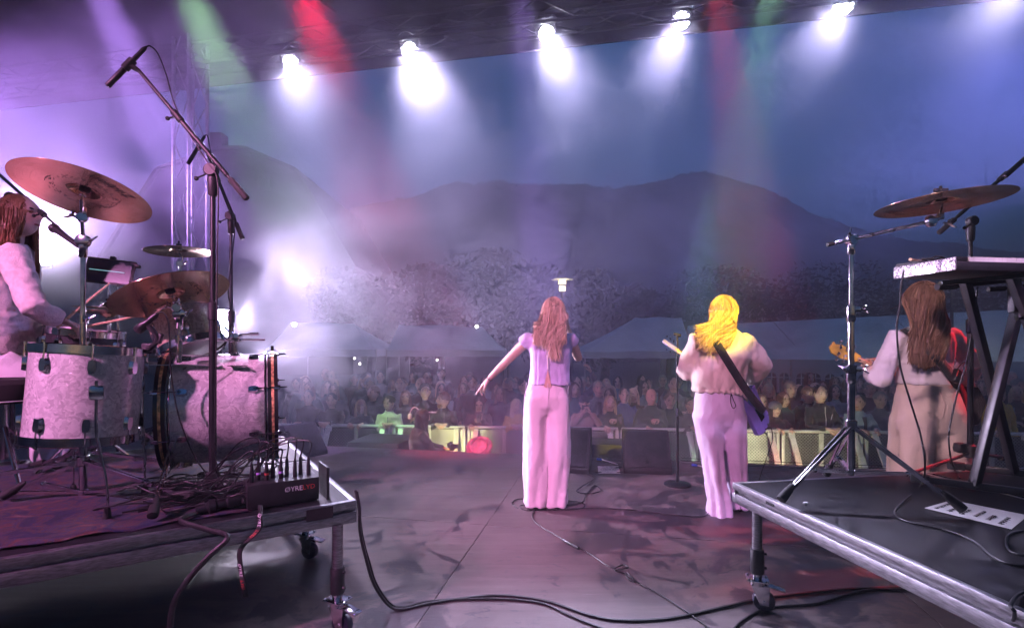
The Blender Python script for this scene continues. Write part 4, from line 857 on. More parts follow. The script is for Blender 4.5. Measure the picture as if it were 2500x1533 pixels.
# tablet on a stand
tc_ = at(264, 654, 3.35); t = thing('tablet', 'tablet in a dark case clamped to a stand behind the kit', 'tablet', tc_); R3 = Euler((R(-14), R(6), R(12))).to_matrix()
MB().box(tc_, (.285, .014, .175), R3, bev=.006).build('case', M['black_plastic'], t); M['screen'] = mat('tablet_screen', (.03, .035, .06), .2)
MB().box(tc_ + R3 @ Vector((0, -.009, 0)), (.255, .004, .15), R3).build('screen', M['screen'], t, smooth=False)
M['screen_line'] = emit('screen_line', (.25, .55, .6), .35); MB().box(tc_ + R3 @ Vector((-.01, -.0125, .0)), (.20, .002, .004), R3).build('screen_line', M['screen_line'], t, smooth=False)
for x, z in ((0, .095), (.15, .06), (.15, -.05)): MB().box(tc_ + R3 @ Vector((x, .0, z)), (.03, .03, .02), R3, bev=.004).build('holder_clip', M['black_plastic'], t)
mb = MB(); mb.tube([at(283, 672, 3.4), at(283, 700, 3.4), Vector((at(283, 700, 3.4).x, 3.4, RT))], .008, 8); wing(mb, at(283, 718, 3.39), (-1, -.3, 0), .02); wing(mb, at(283, 718, 3.39), (1, -.3, 0), .02); mb.build('stand_rod', M['chrome'], t)
# ================================================================ keyboard riser on the right
RC = on(1762, 1160, RT); RC.z = 0
es = Vector((.985, .172, 0)).normalized(); et = Vector((es.y, -es.x, 0))
def kp(s, t_, z=0.0): return RC + es * s + et * t_ + Vector((0, 0, RT + z))
rleg = on(1822, 1466, 0)
riser('black keyboard riser with scuffed aluminium edge, right side', RC, es, et, 2, 1, 1.2, 2.6, [(rleg, R(-20)), (kp(2.2, .2), 0), (kp(2.2, 2.4), 0), (kp(.1, 2.42), 0)])
MB().box(kp(-.0013, .30, -.022), (.004, .055, .012), rz3(math.atan2(es.y, es.x))).build('rail_slot', M['rubber'], None, smooth=False)
o = bpy.data.objects['rail_slot']; o.parent = [q for q in C.objects if q.name.startswith('riser') and q.type == 'EMPTY'][-1]; o.location = -o.parent.location; o.name = 'rail_slot'
# chrome boom cymbal stand
Yc = 2.45; P = lambda y: at(2048, y, Yc); b = P(1143); t = thing('cymbal_stand', 'tall chrome boom cymbal stand on the keyboard riser', 'cymbal stand', (b.x, b.y, RT)); m = M['chrome']
tube_part(t, 'lower_tube', P(1143), P(888), .0165, m); tube_part(t, 'middle_tube', P(888), P(745), .0135, m); tube_part(t, 'upper_tube', P(745), P(590), .0105, m)
clamp(t, P(888), .0165, m, (-.9, -.4, 0)); clamp(t, P(888), .0165, m, (.9, -.4, 0)); clamp(t, P(745), .0135, m, (.9, -.4, 0))
MB().lathe([(.0175, -.07), (.021, -.06), (.021, -.02)], 16, Matrix.Translation(P(888))).build('sleeve', m, t)
MB().lathe([(.0145, -.06), (.019, -.05), (.019, -.02)], 16, Matrix.Translation(P(745))).build('sleeve', m, t)
j = P(578); mb = MB(); mb.lathe([(.012, -.07), (.017, -.06), (.018, -.02), (.012, .0)], 14, Matrix.Translation(j)); mb.lathe([(.022, -.018), (.026, -.014), (.026, .014), (.022, .018)], 16, frame(j, (.2, -1, 0))); wing(mb, j + Vector((-.02, -.02, .01)), (-.4, -.6, .6), .022); mb.box(j + Vector((0, 0, .012)), (.05, .035, .025), bev=.006); mb.build('boom_joint', m, t)
b0 = at(1993, 589, Yc); b1 = at(2238, 533, Yc - .02); tube_part(t, 'boom', b0, b1, .008, m)
for u in (.42, .63, .93): MB().lathe([(.0085, 0), (.0088, .001), (.0088, .012), (.0085, .013)], 12, frame(b0.lerp(b1, u), b1 - b0)).build('boom_mark', M['rubber'], t)
tube_part(t, 'boom_tip', b0 - (b1 - b0).normalized() * .005, b0 + (b1 - b0).normalized() * .028, .0092, M['rubber'])
cs_ = at(2266, 489, 2.47); cn = cym_normal(2266, -1.5, -3).normalized()
mb = MB(); mb.lathe([(.024, -.012), (.028, -.010), (.028, .010), (.024, .012)], 20, frame(b1 + Vector((0, -.005, .0)), (.2, -1, 0))); e = at(2263, 522, 2.45)
mb.tube([b1, b1.lerp(e, .6) + Vector((0, 0, .0)), e, cs_ - cn * .02], [.013, .015, .012, .006], 10); wing(mb, b1 + Vector((.045, -.02, -.012)), (.9, -.2, -.1), .028); mb.box(e + Vector((0, 0, .004)), (.024, .022, .034), bev=.004); mb.build('tilter', m, t)
tube_part(t, 'cymbal_rod', cs_ - cn * .03, cs_ + cn * .06, .005, m, 8)
mb = MB(); q = cs_ + cn * .056; mb.lathe([(.004, -.016), (.022, -.015), (.022, -.006), (.012, -.004), (.012, .012), (.004, .013)], 14, frame(q, cn)); mb.box(q + Vector((-.022, 0, .006)), (.024, .012, .018), bev=.003); mb.box(q + Vector((.022, 0, .006)), (.024, .012, .018), bev=.003); mb.build('wing_nut', M['black_plastic'], t)
tripod(t, b, P(1022), P(1136), [on(1893, 1214, RT + .012), on(2293, 1236, RT + .012), on(1994, 1152, RT + .012)], m)
cymbal('bronze ride cymbal on the chrome boom stand, seen from below', cs_, cn, .270, 'SABIAN', Vector((-.55, .85, 0)), .055)
# keyboard
M['glitter'] = bpy.data.materials.new('silver_glitter'); M['glitter'].use_nodes = True
tt = M['glitter'].node_tree; bb_ = tt.nodes['Principled BSDF']; tc = tt.nodes.new('ShaderNodeTexCoord'); vo = tt.nodes.new('ShaderNodeTexVoronoi'); vo.inputs['Scale'].default_value = 210; tt.links.new(tc.outputs['Object'], vo.inputs['Vector'])
rp_ = tt.nodes.new('ShaderNodeValToRGB'); rp_.color_ramp.elements[0].position = .25; rp_.color_ramp.elements[0].color = (.10, .08, .10, 1); rp_.color_ramp.elements[1].position = .75; rp_.color_ramp.elements[1].color = (1, .97, 1, 1); tt.links.new(vo.outputs['Color'], rp_.inputs[0]); tt.links.new(rp_.outputs[0], bb_.inputs['Base Color'])
bp_ = tt.nodes.new('ShaderNodeBump'); bp_.inputs['Strength'].default_value = 1.0; bp_.inputs['Distance'].default_value = .01; tt.links.new(vo.outputs['Color'], bp_.inputs['Height']); tt.links.new(bp_.outputs[0], bb_.inputs['Normal']); bb_.inputs['Metallic'].default_value = .55; bb_.inputs['Roughness'].default_value = .35
M['white_key'] = mat('white_key', (.82, .80, .78), .3); M['black_key'] = mat('black_key', (.015, .015, .016), .3)
N = at(2301, 650, 2.2); kx = Vector((.99, .13, 0)).normalized(); ky = Vector((-.10, 1, 0)).normalized(); kz = Vector((0, 0, 1)); kang = math.atan2(kx.y, kx.x)
t = thing('keyboard', 'black stage keyboard with a glittering silver end panel', 'keyboard', N)
KL, KD, KH = 1.30, .30, .055; K3 = rz3(kang)
def kb(x, y, z): return N + kx * x + Vector((-kx.y, kx.x, 0)) * y + kz * z
MB().box(kb(KL / 2, KD / 2, .020), (KL, KD, .040), K3, bev=.004).build('body', M['black_plastic'], t)
MB().box(kb(KL / 2, KD - .06, .055), (KL, .12, .03), K3, bev=.004).build('control_panel', M['black_plastic'], t)
MB().box(kb(-.004, KD / 2, .028), (.008, KD + .004, .056), K3, bev=.002).build('end_panel', M['glitter'], t)
MB().box(kb(.033, .085, .050), (.055, .165, .018), K3, bev=.002).build('cheek_block', M['black_plastic'], t)
for i in range(36):
    x = .066 + i * .0235; MB().box(kb(x + .01175, .085, .047), (.0225, .168, .022), K3).build('white_key', M['white_key'], t, smooth=False)
for i in range(36):
    if i % 7 not in (2, 6): MB().box(kb(.066 + (i + 1) * .0235, .12, .062), (.012, .095, .014), K3).build('black_key', M['black_key'], t, smooth=False)
t = thing('drum_stick', 'wooden drum stick lying on the far end of the keyboard', 'drumstick', kb(.05, .27, .072)); MB().tube([kb(-.02, .20, .078), kb(.13, .27, .078)], .007, 8).build('shaft', M['wood'], t); MB().ball(kb(.135, .272, .078), (.008, .008, .007), 8, 6).build('tip', M['wood'], t)
cable('keyboard_cable', 'coiled black cable heap lying on top of the keyboard', [kb(.15 + .05 * math.cos(a) * (1 + .2 * math.sin(a * 3)), .24 + .03 * math.sin(a), .082 + .006 * math.sin(a * 2.3) + a * .0006) for a in np.linspace(0, 18, 40)], .0035, 2)
M['fluff'] = mat('pale_fluff', (.8, .72, .68), .95)
V = []; Fs = []; q = random.Random(4); fc = kb(.42, .26, .085)
for _ in range(500):
    d = Vector((q.gauss(0, 1), q.gauss(0, 1), abs(q.gauss(0, 1)))).normalized(); s = d.orthogonal().normalized() * .0012; p = fc + Vector((d.x * .038, d.y * .03, d.z * .016)); e = p + d * .02; k = len(V); V += [p - s, p + s, e]; Fs.append((k, k + 1, k + 2))
t = thing('fluffy_toy', 'small pale fluffy ball sitting on the keyboard', 'toy', fc); MB().ball(fc, (.036, .03, .02), 12, 8).build('ball', M['fluff'], t); MB().add(V, Fs).build('fur', M['fluff'], t, smooth=False)
# X stand
t = thing('keyboard_stand', 'black double X keyboard stand on the right riser', 'keyboard stand', kp(1.35, .9)); m = M['black_metal']
BF = on(2344, 1168, RT + .03); BT = at(2450, 735, 2.5); AF = on(2440, 1136, RT + .03); AT = at(2322, 676, 2.46)
off = Vector((.16, -.22, 0))
MB().beam(BF, BT, .032, .045, up=(0, 1, .2), bev=.004).build('leg', m, t); MB().beam(BF + off, BT + off, .032, .045, up=(0, 1, .2), bev=.004).build('leg', m, t)
MB().beam(AF, AT, .032, .042, up=(0, 1, .2), bev=.004).build('leg', m, t); MB().beam(AF + off, AT + off * .6, .032, .042, up=(0, 1, .2), bev=.004).build('leg', m, t)
bdirn = Vector((.27, -.22, 0)).normalized()
MB().beam(BF - bdirn * .22, BF + bdirn * .55, .034, .034, bev=.004).build('base_bar', m, t); MB().beam(AF - bdirn * .25, AF + bdirn * .55, .034, .034, bev=.004).build('base_bar', m, t)
for p in (BF - bdirn * .22, AF - bdirn * .25): MB().beam(p - bdirn * .03, p + bdirn * .05, .044, .042, bev=.006).build('end_cap', M['rubber'], t)
MB().beam(at(2262, 682, 2.36), at(2470, 662, 2.30), .03, .022, bev=.004).build('top_arm', m, t); MB().beam(at(2268, 690, 2.62), at(2480, 668, 2.58), .03, .03, bev=.004).build('top_arm', m, t)
MB().tube([at(2255, 690, 2.60), at(2300, 688, 2.60)], .018, 10).build('arm_grip', M['rubber'], t); MB().tube([at(2378, 696, 2.55), at(2418, 694, 2.55)], .013, 10).build('arm_grip', M['rubber'], t)
zb = at(2446, 718, 2.40); R3 = Euler((R(-4), R(4), R(8))).to_matrix(); MB().box(zb, (.066, .034, .135), R3, bev=.006).build('height_bracket', M['black_plastic'], t)
M['sticker'] = mat('purple_sticker', (.55, .30, .85), .5); M['sticker_ink'] = mat('sticker_ink', (.12, .03, .22), .6)
stk = MB().box(zb + R3 @ Vector((0, -.0185, .005)), (.040, .003, .092), R3).build('sticker', M['sticker'], t, smooth=False)
F4 = (R3 @ Matrix(((0, 1, 0), (0, 0, -1), (-1, 0, 0))).transposed().transposed()).to_4x4(); xx = R3 @ Vector((0, 0, 1)); zz = R3 @ Vector((0, -1, 0)); yy = zz.cross(xx); F4 = Matrix((xx, yy, zz)).transposed().to_4x4(); F4.translation = zb + R3 @ Vector((0, -.0205, .005))
lettering(stk, 'ZEUS', .036, F4, M['sticker_ink'], sx=.95)
mb = MB(); mb.tube(spline([zb + Vector((-.03, -.02, .07)), zb + Vector((0, -.035, .10)), zb + Vector((.04, -.03, .09)), zb + Vector((.05, -.02, .12))], 5), .008, 8); mb.ball(zb + Vector((.045, -.025, .075)), .016, 10, 8); mb.tube([zb + Vector((-.02, -.02, -.09)), zb + Vector((.04, -.03, -.085))], .014, 8); mb.ball(zb + Vector((.05, -.03, -.11)), .018, 10, 8); mb.build('lock_lever', M['chrome'], t)
# black boom microphone stand behind the keyboard
f3 = on(2325, 1118, RT); hx = at(2335, 540, 3.08)
bs3, _, bt3 = boom_stand('black boom microphone stand behind the keyboard', 2335, 3.08, 538, 1112, RT, at(2268, 553, 3.08), at(2500, 350, 2.98), 1, [on(2192, 1146, RT), on(2420, 1108, RT), Vector((hx.x + .2, 3.35, RT))], .95)
mic_pencil('pencil microphone in the top right corner over the ride cymbal', at(2418, 425, 2.95), at(2540, 318, 2.95), r=.014)
mb = MB(); mb.lathe([(.004, -.03), (.03, -.02), (.035, .0), (.03, .03), (.012, .035)], 12, frame(hx + Vector((-.045, .02, -.02 - (hx.z - RT) + .12)), (0, 0, 1))); mb.build('base_weight', M['black_plastic'], bs3)
# cables of the keyboard
cable('keyboard_cable', 'thin cable hanging from the keyboard end down to the riser', [at(2175, 652, 2.42), at(2168, 690, 2.42), at(2166, 730, 2.42), at(2158, 790, 2.42), at(2166, 880, 2.42), at(2192, 970, 2.42), at(2216, 1050, 2.42), at(2226, 1120, 2.40), on(2216, 1168, RT + .006), on(2172, 1208, RT + .004), on(2154, 1232, RT + .004), on(2180, 1254, RT + .004), on(2270, 1274, RT + .004), on(2340, 1300, RT + .004), on(2390, 1340, RT + .004), on(2440, 1358, RT + .004), on(2520, 1362, RT + .004)], .0042)
cable('keyboard_cable', 'thin cable hanging in front of the bassist from the stand arm', [at(2352, 690, 2.62), at(2345, 760, 2.62), at(2330, 850, 2.62), at(2300, 960, 2.62), at(2284, 1040, 2.62), at(2286, 1090, 2.66), on(2296, 1128, RT + .005), on(2310, 1150, RT + .004)], .0040)
cable('power_cable', 'black cable looping near the bottom right corner of the riser', [on(2530, 1275, RT + .005), on(2440, 1280, RT + .005), on(2422, 1302, RT + .005), on(2440, 1330, RT + .005), on(2530, 1345, RT + .005)], .0045)
cable('power_cable', 'black cables draped over the riser edge at the bottom right corner', [on(2540, 1420, RT + .006), on(2460, 1425, RT + .008), on(2432, 1455, RT + .02), on(2440, 1485, RT - .02), on(2400, 1560, 0.2)], .0048)
# set list on the riser
def sheet(name, label, quad, z, lines, seed, tape=False):
    pts = [on(x, y, z + .003) for x, y in quad]; t = thing(name, label, 'paper', pts[0])
    MB().add(pts + [p + Vector((0, 0, .0012)) for p in pts], [(3, 2, 1, 0), (4, 5, 6, 7), (0, 1, 5, 4), (1, 2, 6, 5), (2, 3, 7, 6), (3, 0, 4, 7)]).build('page', M['paper'], t, smooth=False)
    q = random.Random(seed); mb = MB()
    for i in range(lines):
        v = .12 + .76 * i / max(1, lines - 1); u = q.uniform(.10, .22); ue = q.uniform(.5, .9)
        while u < ue:
            w_ = q.uniform(.02, .05); a = [pts[0].lerp(pts[1], uu).lerp(pts[3].lerp(pts[2], uu), vv) + Vector((0, 0, .0022)) for uu, vv in ((u, v), (u + w_ * .5, v - .05), (u + w_, v + q.uniform(-.03, .03)))]
            mb.tube(a, .0011, 4); u += w_ + q.uniform(.006, .03)
    mb.build('handwriting', M['ink'], t, smooth=False)
    if tape:
        for u, v in ((0, .9), (1, .2), (1, .85)): c = pts[0].lerp(pts[1], u).lerp(pts[3].lerp(pts[2], u), v); MB().box(c + Vector((0, 0, .002)), (.07, .03, .003), rz3(.3)).build('tape', M['rubber'], t, smooth=False)
    return t
sheet('set_list', 'white handwritten set list under the chrome stand foot', [(2225, 1222), (2290, 1203), (2474, 1240), (2434, 1273)], RT, 6, 3)
sheet('set_list', 'taped set list sheet on the stage between the wedges', [(1438, 1121), (1488, 1121), (1493, 1139), (1440, 1138)], 0, 5, 5, True)
tag(MB().ball(on(1938, 1210, RT + .006), (.012, .008, .006), 8, 6).build('crumb', M['paper'], None), 'tiny pale scrap beside the stand foot on the riser', 'scrap')
# ================================================================ stage floor gear
M['grille'] = mat('speaker_grille', (.03, .028, .033), .42, .6, var=.3, scale=8)
def perf_grille(m, s=110):
    t = m.node_tree; b = t.nodes['Principled BSDF']; L = t.links.new; tc = t.nodes.new('ShaderNodeTexCoord'); vo = t.nodes.new('ShaderNodeTexVoronoi'); vo.inputs['Scale'].default_value = s; vo.inputs['Randomness'].default_value = .0; L(tc.outputs['Object'], vo.inputs['Vector'])
    r = t.nodes.new('ShaderNodeMapRange'); r.inputs['From Min'].default_value = .25; r.inputs['From Max'].default_value = .45; L(vo.outputs['Distance'], r.inputs[0])
    bp = t.nodes.new('ShaderNodeBump'); bp.inputs['Strength'].default_value = 1; bp.inputs['Distance'].default_value = .006; L(r.outputs[0], bp.inputs['Height']); L(bp.outputs[0], b.inputs['Normal'])
perf_grille(M['grille'])
M['cabinet'] = mat('cabinet_paint', (.018, .017, .02), .55, var=.2, scale=30, bump=.3, bscale=220)
def wedge(label, c, yaw, w_=.46, d_=.40, h_=.36, badge=True):
    """floor monitor; its sloping grille faces local -y"""
    t = thing('wedge_monitor', label, 'speaker', c, 'floor monitors'); R3 = rz3(yaw); c = Vector(c)
    prof = [(-d_ / 2, .0), (-d_ / 2, .05), (d_ * .10, h_), (d_ * .34, h_), (d_ / 2, h_ * .6), (d_ / 2, 0)]
    X = lambda x, y, z: c + R3 @ Vector((x, y, z))
    n = len(prof); V = [X(-w_ / 2, y, z) for y, z in prof] + [X(w_ / 2, y, z) for y, z in prof]
    MB().add(V, [tuple(range(n)), tuple(range(2 * n - 1, n - 1, -1))] + [(i, n + i, n + (i + 1) % n, (i + 1) % n) for i in range(n)]).build('cabinet', M['cabinet'], t, smooth=False)
    a = Vector((0, -d_ / 2, .05)); b = Vector((0, d_ * .10, h_)); nn = Vector((0, -(b.z - a.z), b.y - a.y)).normalized(); dd = (b - a).normalized(); mid = (a + b) / 2 + nn * .007; L_ = (b - a).length
    G = R3 @ Matrix((Vector((1, 0, 0)), dd, nn)).transposed()
    MB().box(c + R3 @ mid, (w_ - .05, L_ - .03, .012), G, bev=.004).build('grille', M['grille'], t)
    if badge: MB().box(c + R3 @ (a + dd * .07 + nn * .0145), (.02, .02, .003), G).build('badge', M['chrome'], t, smooth=False)
    MB().box(X(0, -d_ / 2 + .004, .026), (w_ - .02, .012, .04), R3, bev=.003).build('kick_strip', M['cabinet'], t)
    return t
w1 = on(1566, 1140, 0); wedge('black floor monitor with perforated grille left of the microphone stand', (w1.x, w1.y + .20, 0), R(-9), .48, .42, .40)
w2 = on(1388, 1137, 0); wedge('black floor monitor half hidden behind the singer\'s trousers', (w2.x - .08, w2.y + .20, 0), R(-14), .50, .42, .42, False)
w3 = on(722, 1110, 0); wedge('pale lit floor monitor behind the bass drum hoop', (w3.x - .12, w3.y + .35, 0), R(55), .42, .40, .36, False)
def sub(label, px0, px1, pytop, Y, d_, h_, yaw=YAW):
    a = at(px0, pytop, Y); b = at(px1, pytop, Y); c = (a + b) / 2; w_ = (b - a).length; t = thing('subwoofer', label, 'speaker', (c.x, Y + d_ / 2, GZ), 'pit speakers'); R3 = rz3(yaw); q = Vector((c.x, Y + d_ / 2, c.z - (c.z - GZ) / 2))
    MB().box(q, (w_, d_, c.z - GZ), R3, bev=.01).build('cabinet', M['cabinet'], t)
    MB().box(q + R3 @ Vector((0, d_ / 2 + .008, 0)), (w_ - .06, .014, c.z - GZ - .06), R3, bev=.004).build('grille', M['grille'], t)
    for sx in (-1, 1): MB().box(q + R3 @ Vector((sx * (w_ / 2 + .002), 0, .15)), (.012, .12, .05), R3, bev=.004).build('handle', M['black_plastic'], t)
sub('low black pit speaker seen over the stage edge, left of the photographer', 842, 975, 1066, 6.75, .7, .5)
sub('low black pit speaker between the two middle wedges', 1428, 1524, 1070, 6.15, .45, .5)
# straight microphone stand with round base
mb_ = on(1630, 1166, 0); t = thing('microphone_stand', 'straight black microphone stand with round base beside the guitarist', 'microphone stand', mb_); m = M['black_metal']
MB().lathe([(.005, .03), (.03, .028), (.118, .016), (.125, .010), (.125, .0)], 40, Matrix.Translation(mb_)).build('base', M['black_metal'], t)
zt = at(1630, 815, mb_.y).z; tube_part(t, 'lower_tube', mb_ + Vector((0, 0, .025)), mb_ + Vector((0, 0, .68)), .013, m); tube_part(t, 'upper_tube', mb_ + Vector((0, 0, .68)), Vector((mb_.x, mb_.y, zt)), .0085, m)
MB().lathe([(.010, -.045), (.017, -.04), (.018, .03), (.010, .035)], 14, Matrix.Translation(mb_ + Vector((0, 0, .69)))).build('twist_grip', M['chrome'], t)
q = Vector((mb_.x, mb_.y, zt)); mb = MB(); mb.tube([q, q + Vector((0, 0, .04))], .012, 8); mb.tube([q + Vector((-.035, .0, .045)), q + Vector((.03, 0, .03))], [.013, .016], 10); mb.build('mic_clip', M['black_plastic'], t)
# ---- stage box with plugs on the drum riser
sbx = rp(.30, .16); ang = math.atan2(ds.y, ds.x); R3 = rz3(ang); t = thing('stage_box', 'black stage box with plugged cables on the riser corner', 'stage box', sbx)
MB().box(sbx + Vector((0, 0, .062)), (.30, .16, .105), R3, bev=.005).build('case', M['black_plastic'], t)
MB().box(rp(.11, .165, .075), (.012, .17, .15), R3).build('end_plate', M['black_metal'], t, smooth=False)
outn = -dt; F4 = Matrix((-ds, Vector((0, 0, 1)), outn)).transposed().to_4x4(); F4.translation = rp(.235, .078, .075)
M['print_white'] = mat('print_white', (.8, .8, .8), .6); M['print_red'] = mat('print_red', (.65, .06, .05), .6)
def two_tone(parent, F4, size, sx=1.0):
    V1, F1 = text_mesh('ØYRE', size); V2, F2 = text_mesh('LYD', size); w1_ = max(v.x for v in V1); w2_ = max(v.x for v in V2)
    MB().add([F4 @ Vector(((v.x - w2_) * sx, v.y, .0025)) for v in V1], F1).build('lettering', M['print_white'], parent, smooth=False)
    MB().add([F4 @ Vector(((v.x + w1_ + size * .06) * sx, v.y, .0025)) for v in V2], F2).build('lettering', M['print_red'], parent, smooth=False)
two_tone(t, F4, .030)
mb = MB()
for i in range(9):
    s = .185 + i * .030; p = rp(s, .14 + .03 * (i % 2), .115); q = MB().lathe([(.0095, 0), (.0095, .045), (.008, .05), (.0065, .075), (.004, .085)], 10, Matrix.Translation(p)).build('cable_plug', M['black_metal'], t)
    if i in (4, 6, 7): MB().lathe([(.0100, .024), (.0100, .034)], 10, Matrix.Translation(p), caps=False).build('colour_ring', [M['print_red'], M['sticker'], M['hoop_gold']][i % 3], q)
qr = random.Random(11)
for i in range(9):
    s = .185 + i * .030; p = rp(s, .14 + .03 * (i % 2), .198); e = rp(.45 + qr.random() * .5, .15 + qr.random() * .5, .02 + qr.random() * .05); h = .05 + qr.random() * .06
    m1 = p + Vector((0, 0, h)); m2 = p.lerp(e, .35) + Vector((0, 0, h * 1.05)); m3 = p.lerp(e, .75) + Vector((0, 0, -.02 + qr.random() * .03))
    cable('stage_box_cable', 'thin black cable arching out of the stage box plugs', [p, m1, m2, m3, e, e + ds * .15 + Vector((0, 0, -.01))], .0034, group='cables plugged into the stage box')
heap = MB()
for i in range(22):
    c = rp(.42 + qr.random() * .42, .16 + qr.random() * .38, .014 + .004 * i); a0 = qr.random() * 6.28; rx = .07 + qr.random() * .11; ry = .04 + qr.random() * .07
    pts = [c + ds * rx * math.cos(a0 + k * .7) * (1 + .2 * math.sin(k)) + dt * ry * math.sin(a0 + k * .7) + Vector((0, 0, .018 * math.sin(k * 1.3) + .012)) for k in range(9 + i % 5)]
    heap.tube(spline(pts, 6), .0035, 6)
tag(heap.build('cable_heap', M['cable'], None), 'tangled heap of thin black cables beside the stage box', 'cables', kind='stuff')
mc0 = rp(.47, .13, .05); t = thing('multicore_plug', 'fat ribbed multicore plug lying in front of the stage box', 'connector', mc0); MB().lathe([(.022, 0), (.026, .01), (.026, .05), (.021, .055), (.021, .09), (.028, .095), (.028, .12), (.018, .13), (.016, .17)], 20, frame(mc0, (ds * 1 - Vector((0, 0, .12))))).build('shell', M['black_metal'], t); MB().tube(spline([mc0 + ds * .16 - Vector((0, 0, .03)), mc0 + ds * .22 - dt * .08 - Vector((0, 0, .03)), rp(.60, -.028, -.01), at(548, 1292, 2.03), at(500, 1340, 2.0), at(446, 1402, 1.98), at(418, 1452, 1.97), at(408, 1520, 1.97), at(405, 1600, 1.98)], 8), .011, 8).build('multicore_cable', M['cable'], t)
# printed strap hanging over the edge
st0 = rp(.42, .02, .03); V = []; Fs = []
pts = spline([rp(.40, .06, .03), rp(.405, .02, .02), rp(.412, -.020, .004), rp(.42, -.026, -.05), at(580, 1318, 2.13), at(578, 1360, 2.13), at(591, 1436, 2.13)], 6)
wv = Vector((.95, -.25, 0)).normalized() * .0125
for p in pts: V += [p - wv, p + wv]
for i in range(len(pts) - 1): Fs.append((2 * i, 2 * i + 1, 2 * i + 3, 2 * i + 2))
o = MB().add(V, Fs).build('cable_strap', M['rubber'], None); o.modifiers.new('thick', 'SOLIDIFY').thickness = .002; tag(o, 'black printed strap hanging from the riser edge', 'strap')
def along(u0, s):
    L_ = [0]
    for i in range(1, len(pts)): L_.append(L_[-1] + (pts[i] - pts[i - 1]).length)
    d = u0 + s; i = max(0, min(len(pts) - 2, int(np.searchsorted(L_, d)) - 1)); f = (d - L_[i]) / (L_[i + 1] - L_[i]); t_ = (pts[i + 1] - pts[i]).normalized(); return pts[i].lerp(pts[i + 1], f), t_
wn = wv.normalized(); tot = sum((pts[i] - pts[i - 1]).length for i in range(1, len(pts)))
for u0 in (.10, tot - .115):
    for word, du, mm in (('ØYRE', 0, 'print_white'), ('LYD', .062, 'print_red')):
        V_, F_ = text_mesh(word, .022); P = []
        for v in V_:
            p, tg = along(u0 + du, v.x); nn = tg.cross(wn); nn = nn if nn.y < 0 else -nn; P.append(p - wn * -v.y + nn * .004)
        MB().add(P, F_).build('lettering', M[mm], o, smooth=False)
# ---- cables on the deck
Z0 = .006
cable('stage_cable', 'thick twin cable dropping off the drum riser and snaking across the floor', [rp(-.01, .03, .03), rp(-.015, .0, -.05), at(866, 1275, 2.42), at(880, 1340, 2.44), at(900, 1405, 2.50), on(935, 1455, .03), on(970, 1465, Z0), on(1040, 1450, Z0), on(1190, 1432, Z0), on(1310, 1445, Z0), on(1420, 1480, Z0), on(1500, 1492, Z0), on(1620, 1486, Z0), on(1750, 1458, Z0), on(1830, 1440, Z0), on(1960, 1424, Z0), on(2060, 1416, Z0), on(2200, 1414, Z0)], .0075)
cable('stage_cable', 'second cable beside the thick one, leaving at the frame bottom', [rp(-.012, .06, .03), rp(-.02, .03, -.05), at(872, 1290, 2.45), at(888, 1350, 2.47), at(906, 1405, 2.52), on(940, 1452, .03), on(972, 1460, Z0), on(1040, 1445, Z0), on(1190, 1440, Z0), on(1300, 1450, Z0), on(1370, 1480, Z0), on(1440, 1508, Z0), on(1530, 1540, Z0)], .0065)
cable('stage_cable', 'cable crossing the frame bottom towards the keyboard riser', [on(1740, 1540, Z0), on(1790, 1490, Z0), on(1850, 1462, Z0), on(1960, 1452, Z0), on(2030, 1432, Z0), on(2100, 1418, Z0), on(2240, 1420, Z0)], .0065)
sc = on(1320, 1212, Z0)
cable('microphone_lead', 'thin microphone lead coiled round the singer\'s feet', [on(1245, 1222, Z0), on(1232, 1210, Z0), on(1250, 1200, Z0), on(1300, 1203, Z0), on(1380, 1205, Z0), on(1408, 1214, Z0), on(1388, 1224, Z0), on(1310, 1226, Z0), on(1262, 1226, Z0), on(1252, 1216, Z0 + .008), on(1290, 1214, Z0 + .01), on(1360, 1215, Z0 + .01), on(1400, 1208, Z0 + .006), on(1410, 1190, Z0), on(1430, 1168, Z0), on(1446, 1180, Z0), on(1415, 1187, Z0), on(1388, 1182, Z0), on(1400, 1170, Z0 + .006), on(1430, 1150, Z0), on(1412, 1140, Z0)], .0042)
cable('microphone_lead', 'lead running from the singer\'s feet to the guitarist', [on(1300, 1226, Z0), on(1420, 1222, Z0), on(1520, 1226, Z0), on(1600, 1236, Z0), on(1690, 1242, Z0), on(1712, 1222, Z0), on(1740, 1214, .02), on(1800, 1212, Z0)], .0042)
cable('microphone_lead', 'knotted lead running from the singer to the bottom right', [on(1288, 1224, Z0), on(1280, 1240, Z0), on(1295, 1262, Z0), on(1340, 1288, Z0), on(1360, 1300, Z0), on(1420, 1332, Z0), on(1470, 1364, Z0), on(1510, 1366, Z0 + .01), on(1500, 1358, Z0), on(1478, 1370, Z0 + .006), on(1510, 1382, Z0), on(1528, 1398, Z0 + .006), on(1512, 1392, Z0), on(1506, 1376, Z0), on(1540, 1404, Z0), on(1590, 1430, Z0), on(1650, 1470, Z0), on(1720, 1520, Z0)], .0040)
ci = on(1352, 1296, .016); ce = on(1392, 1318, .016); t = thing('cable_connector', 'dark plug joint in the lead in front of the singer', 'connector', ci); MB().lathe([(.006, 0), (.010, .008), (.011, (ce - ci).length * .5), (.009, (ce - ci).length)], 12, frame(ci, ce - ci)).build('barrel', M['black_metal'], t); MB().lathe([(.0115, .03), (.0118, .033), (.0115, .036)], 12, frame(ci, ce - ci)).build('collar', M['chrome'], t)
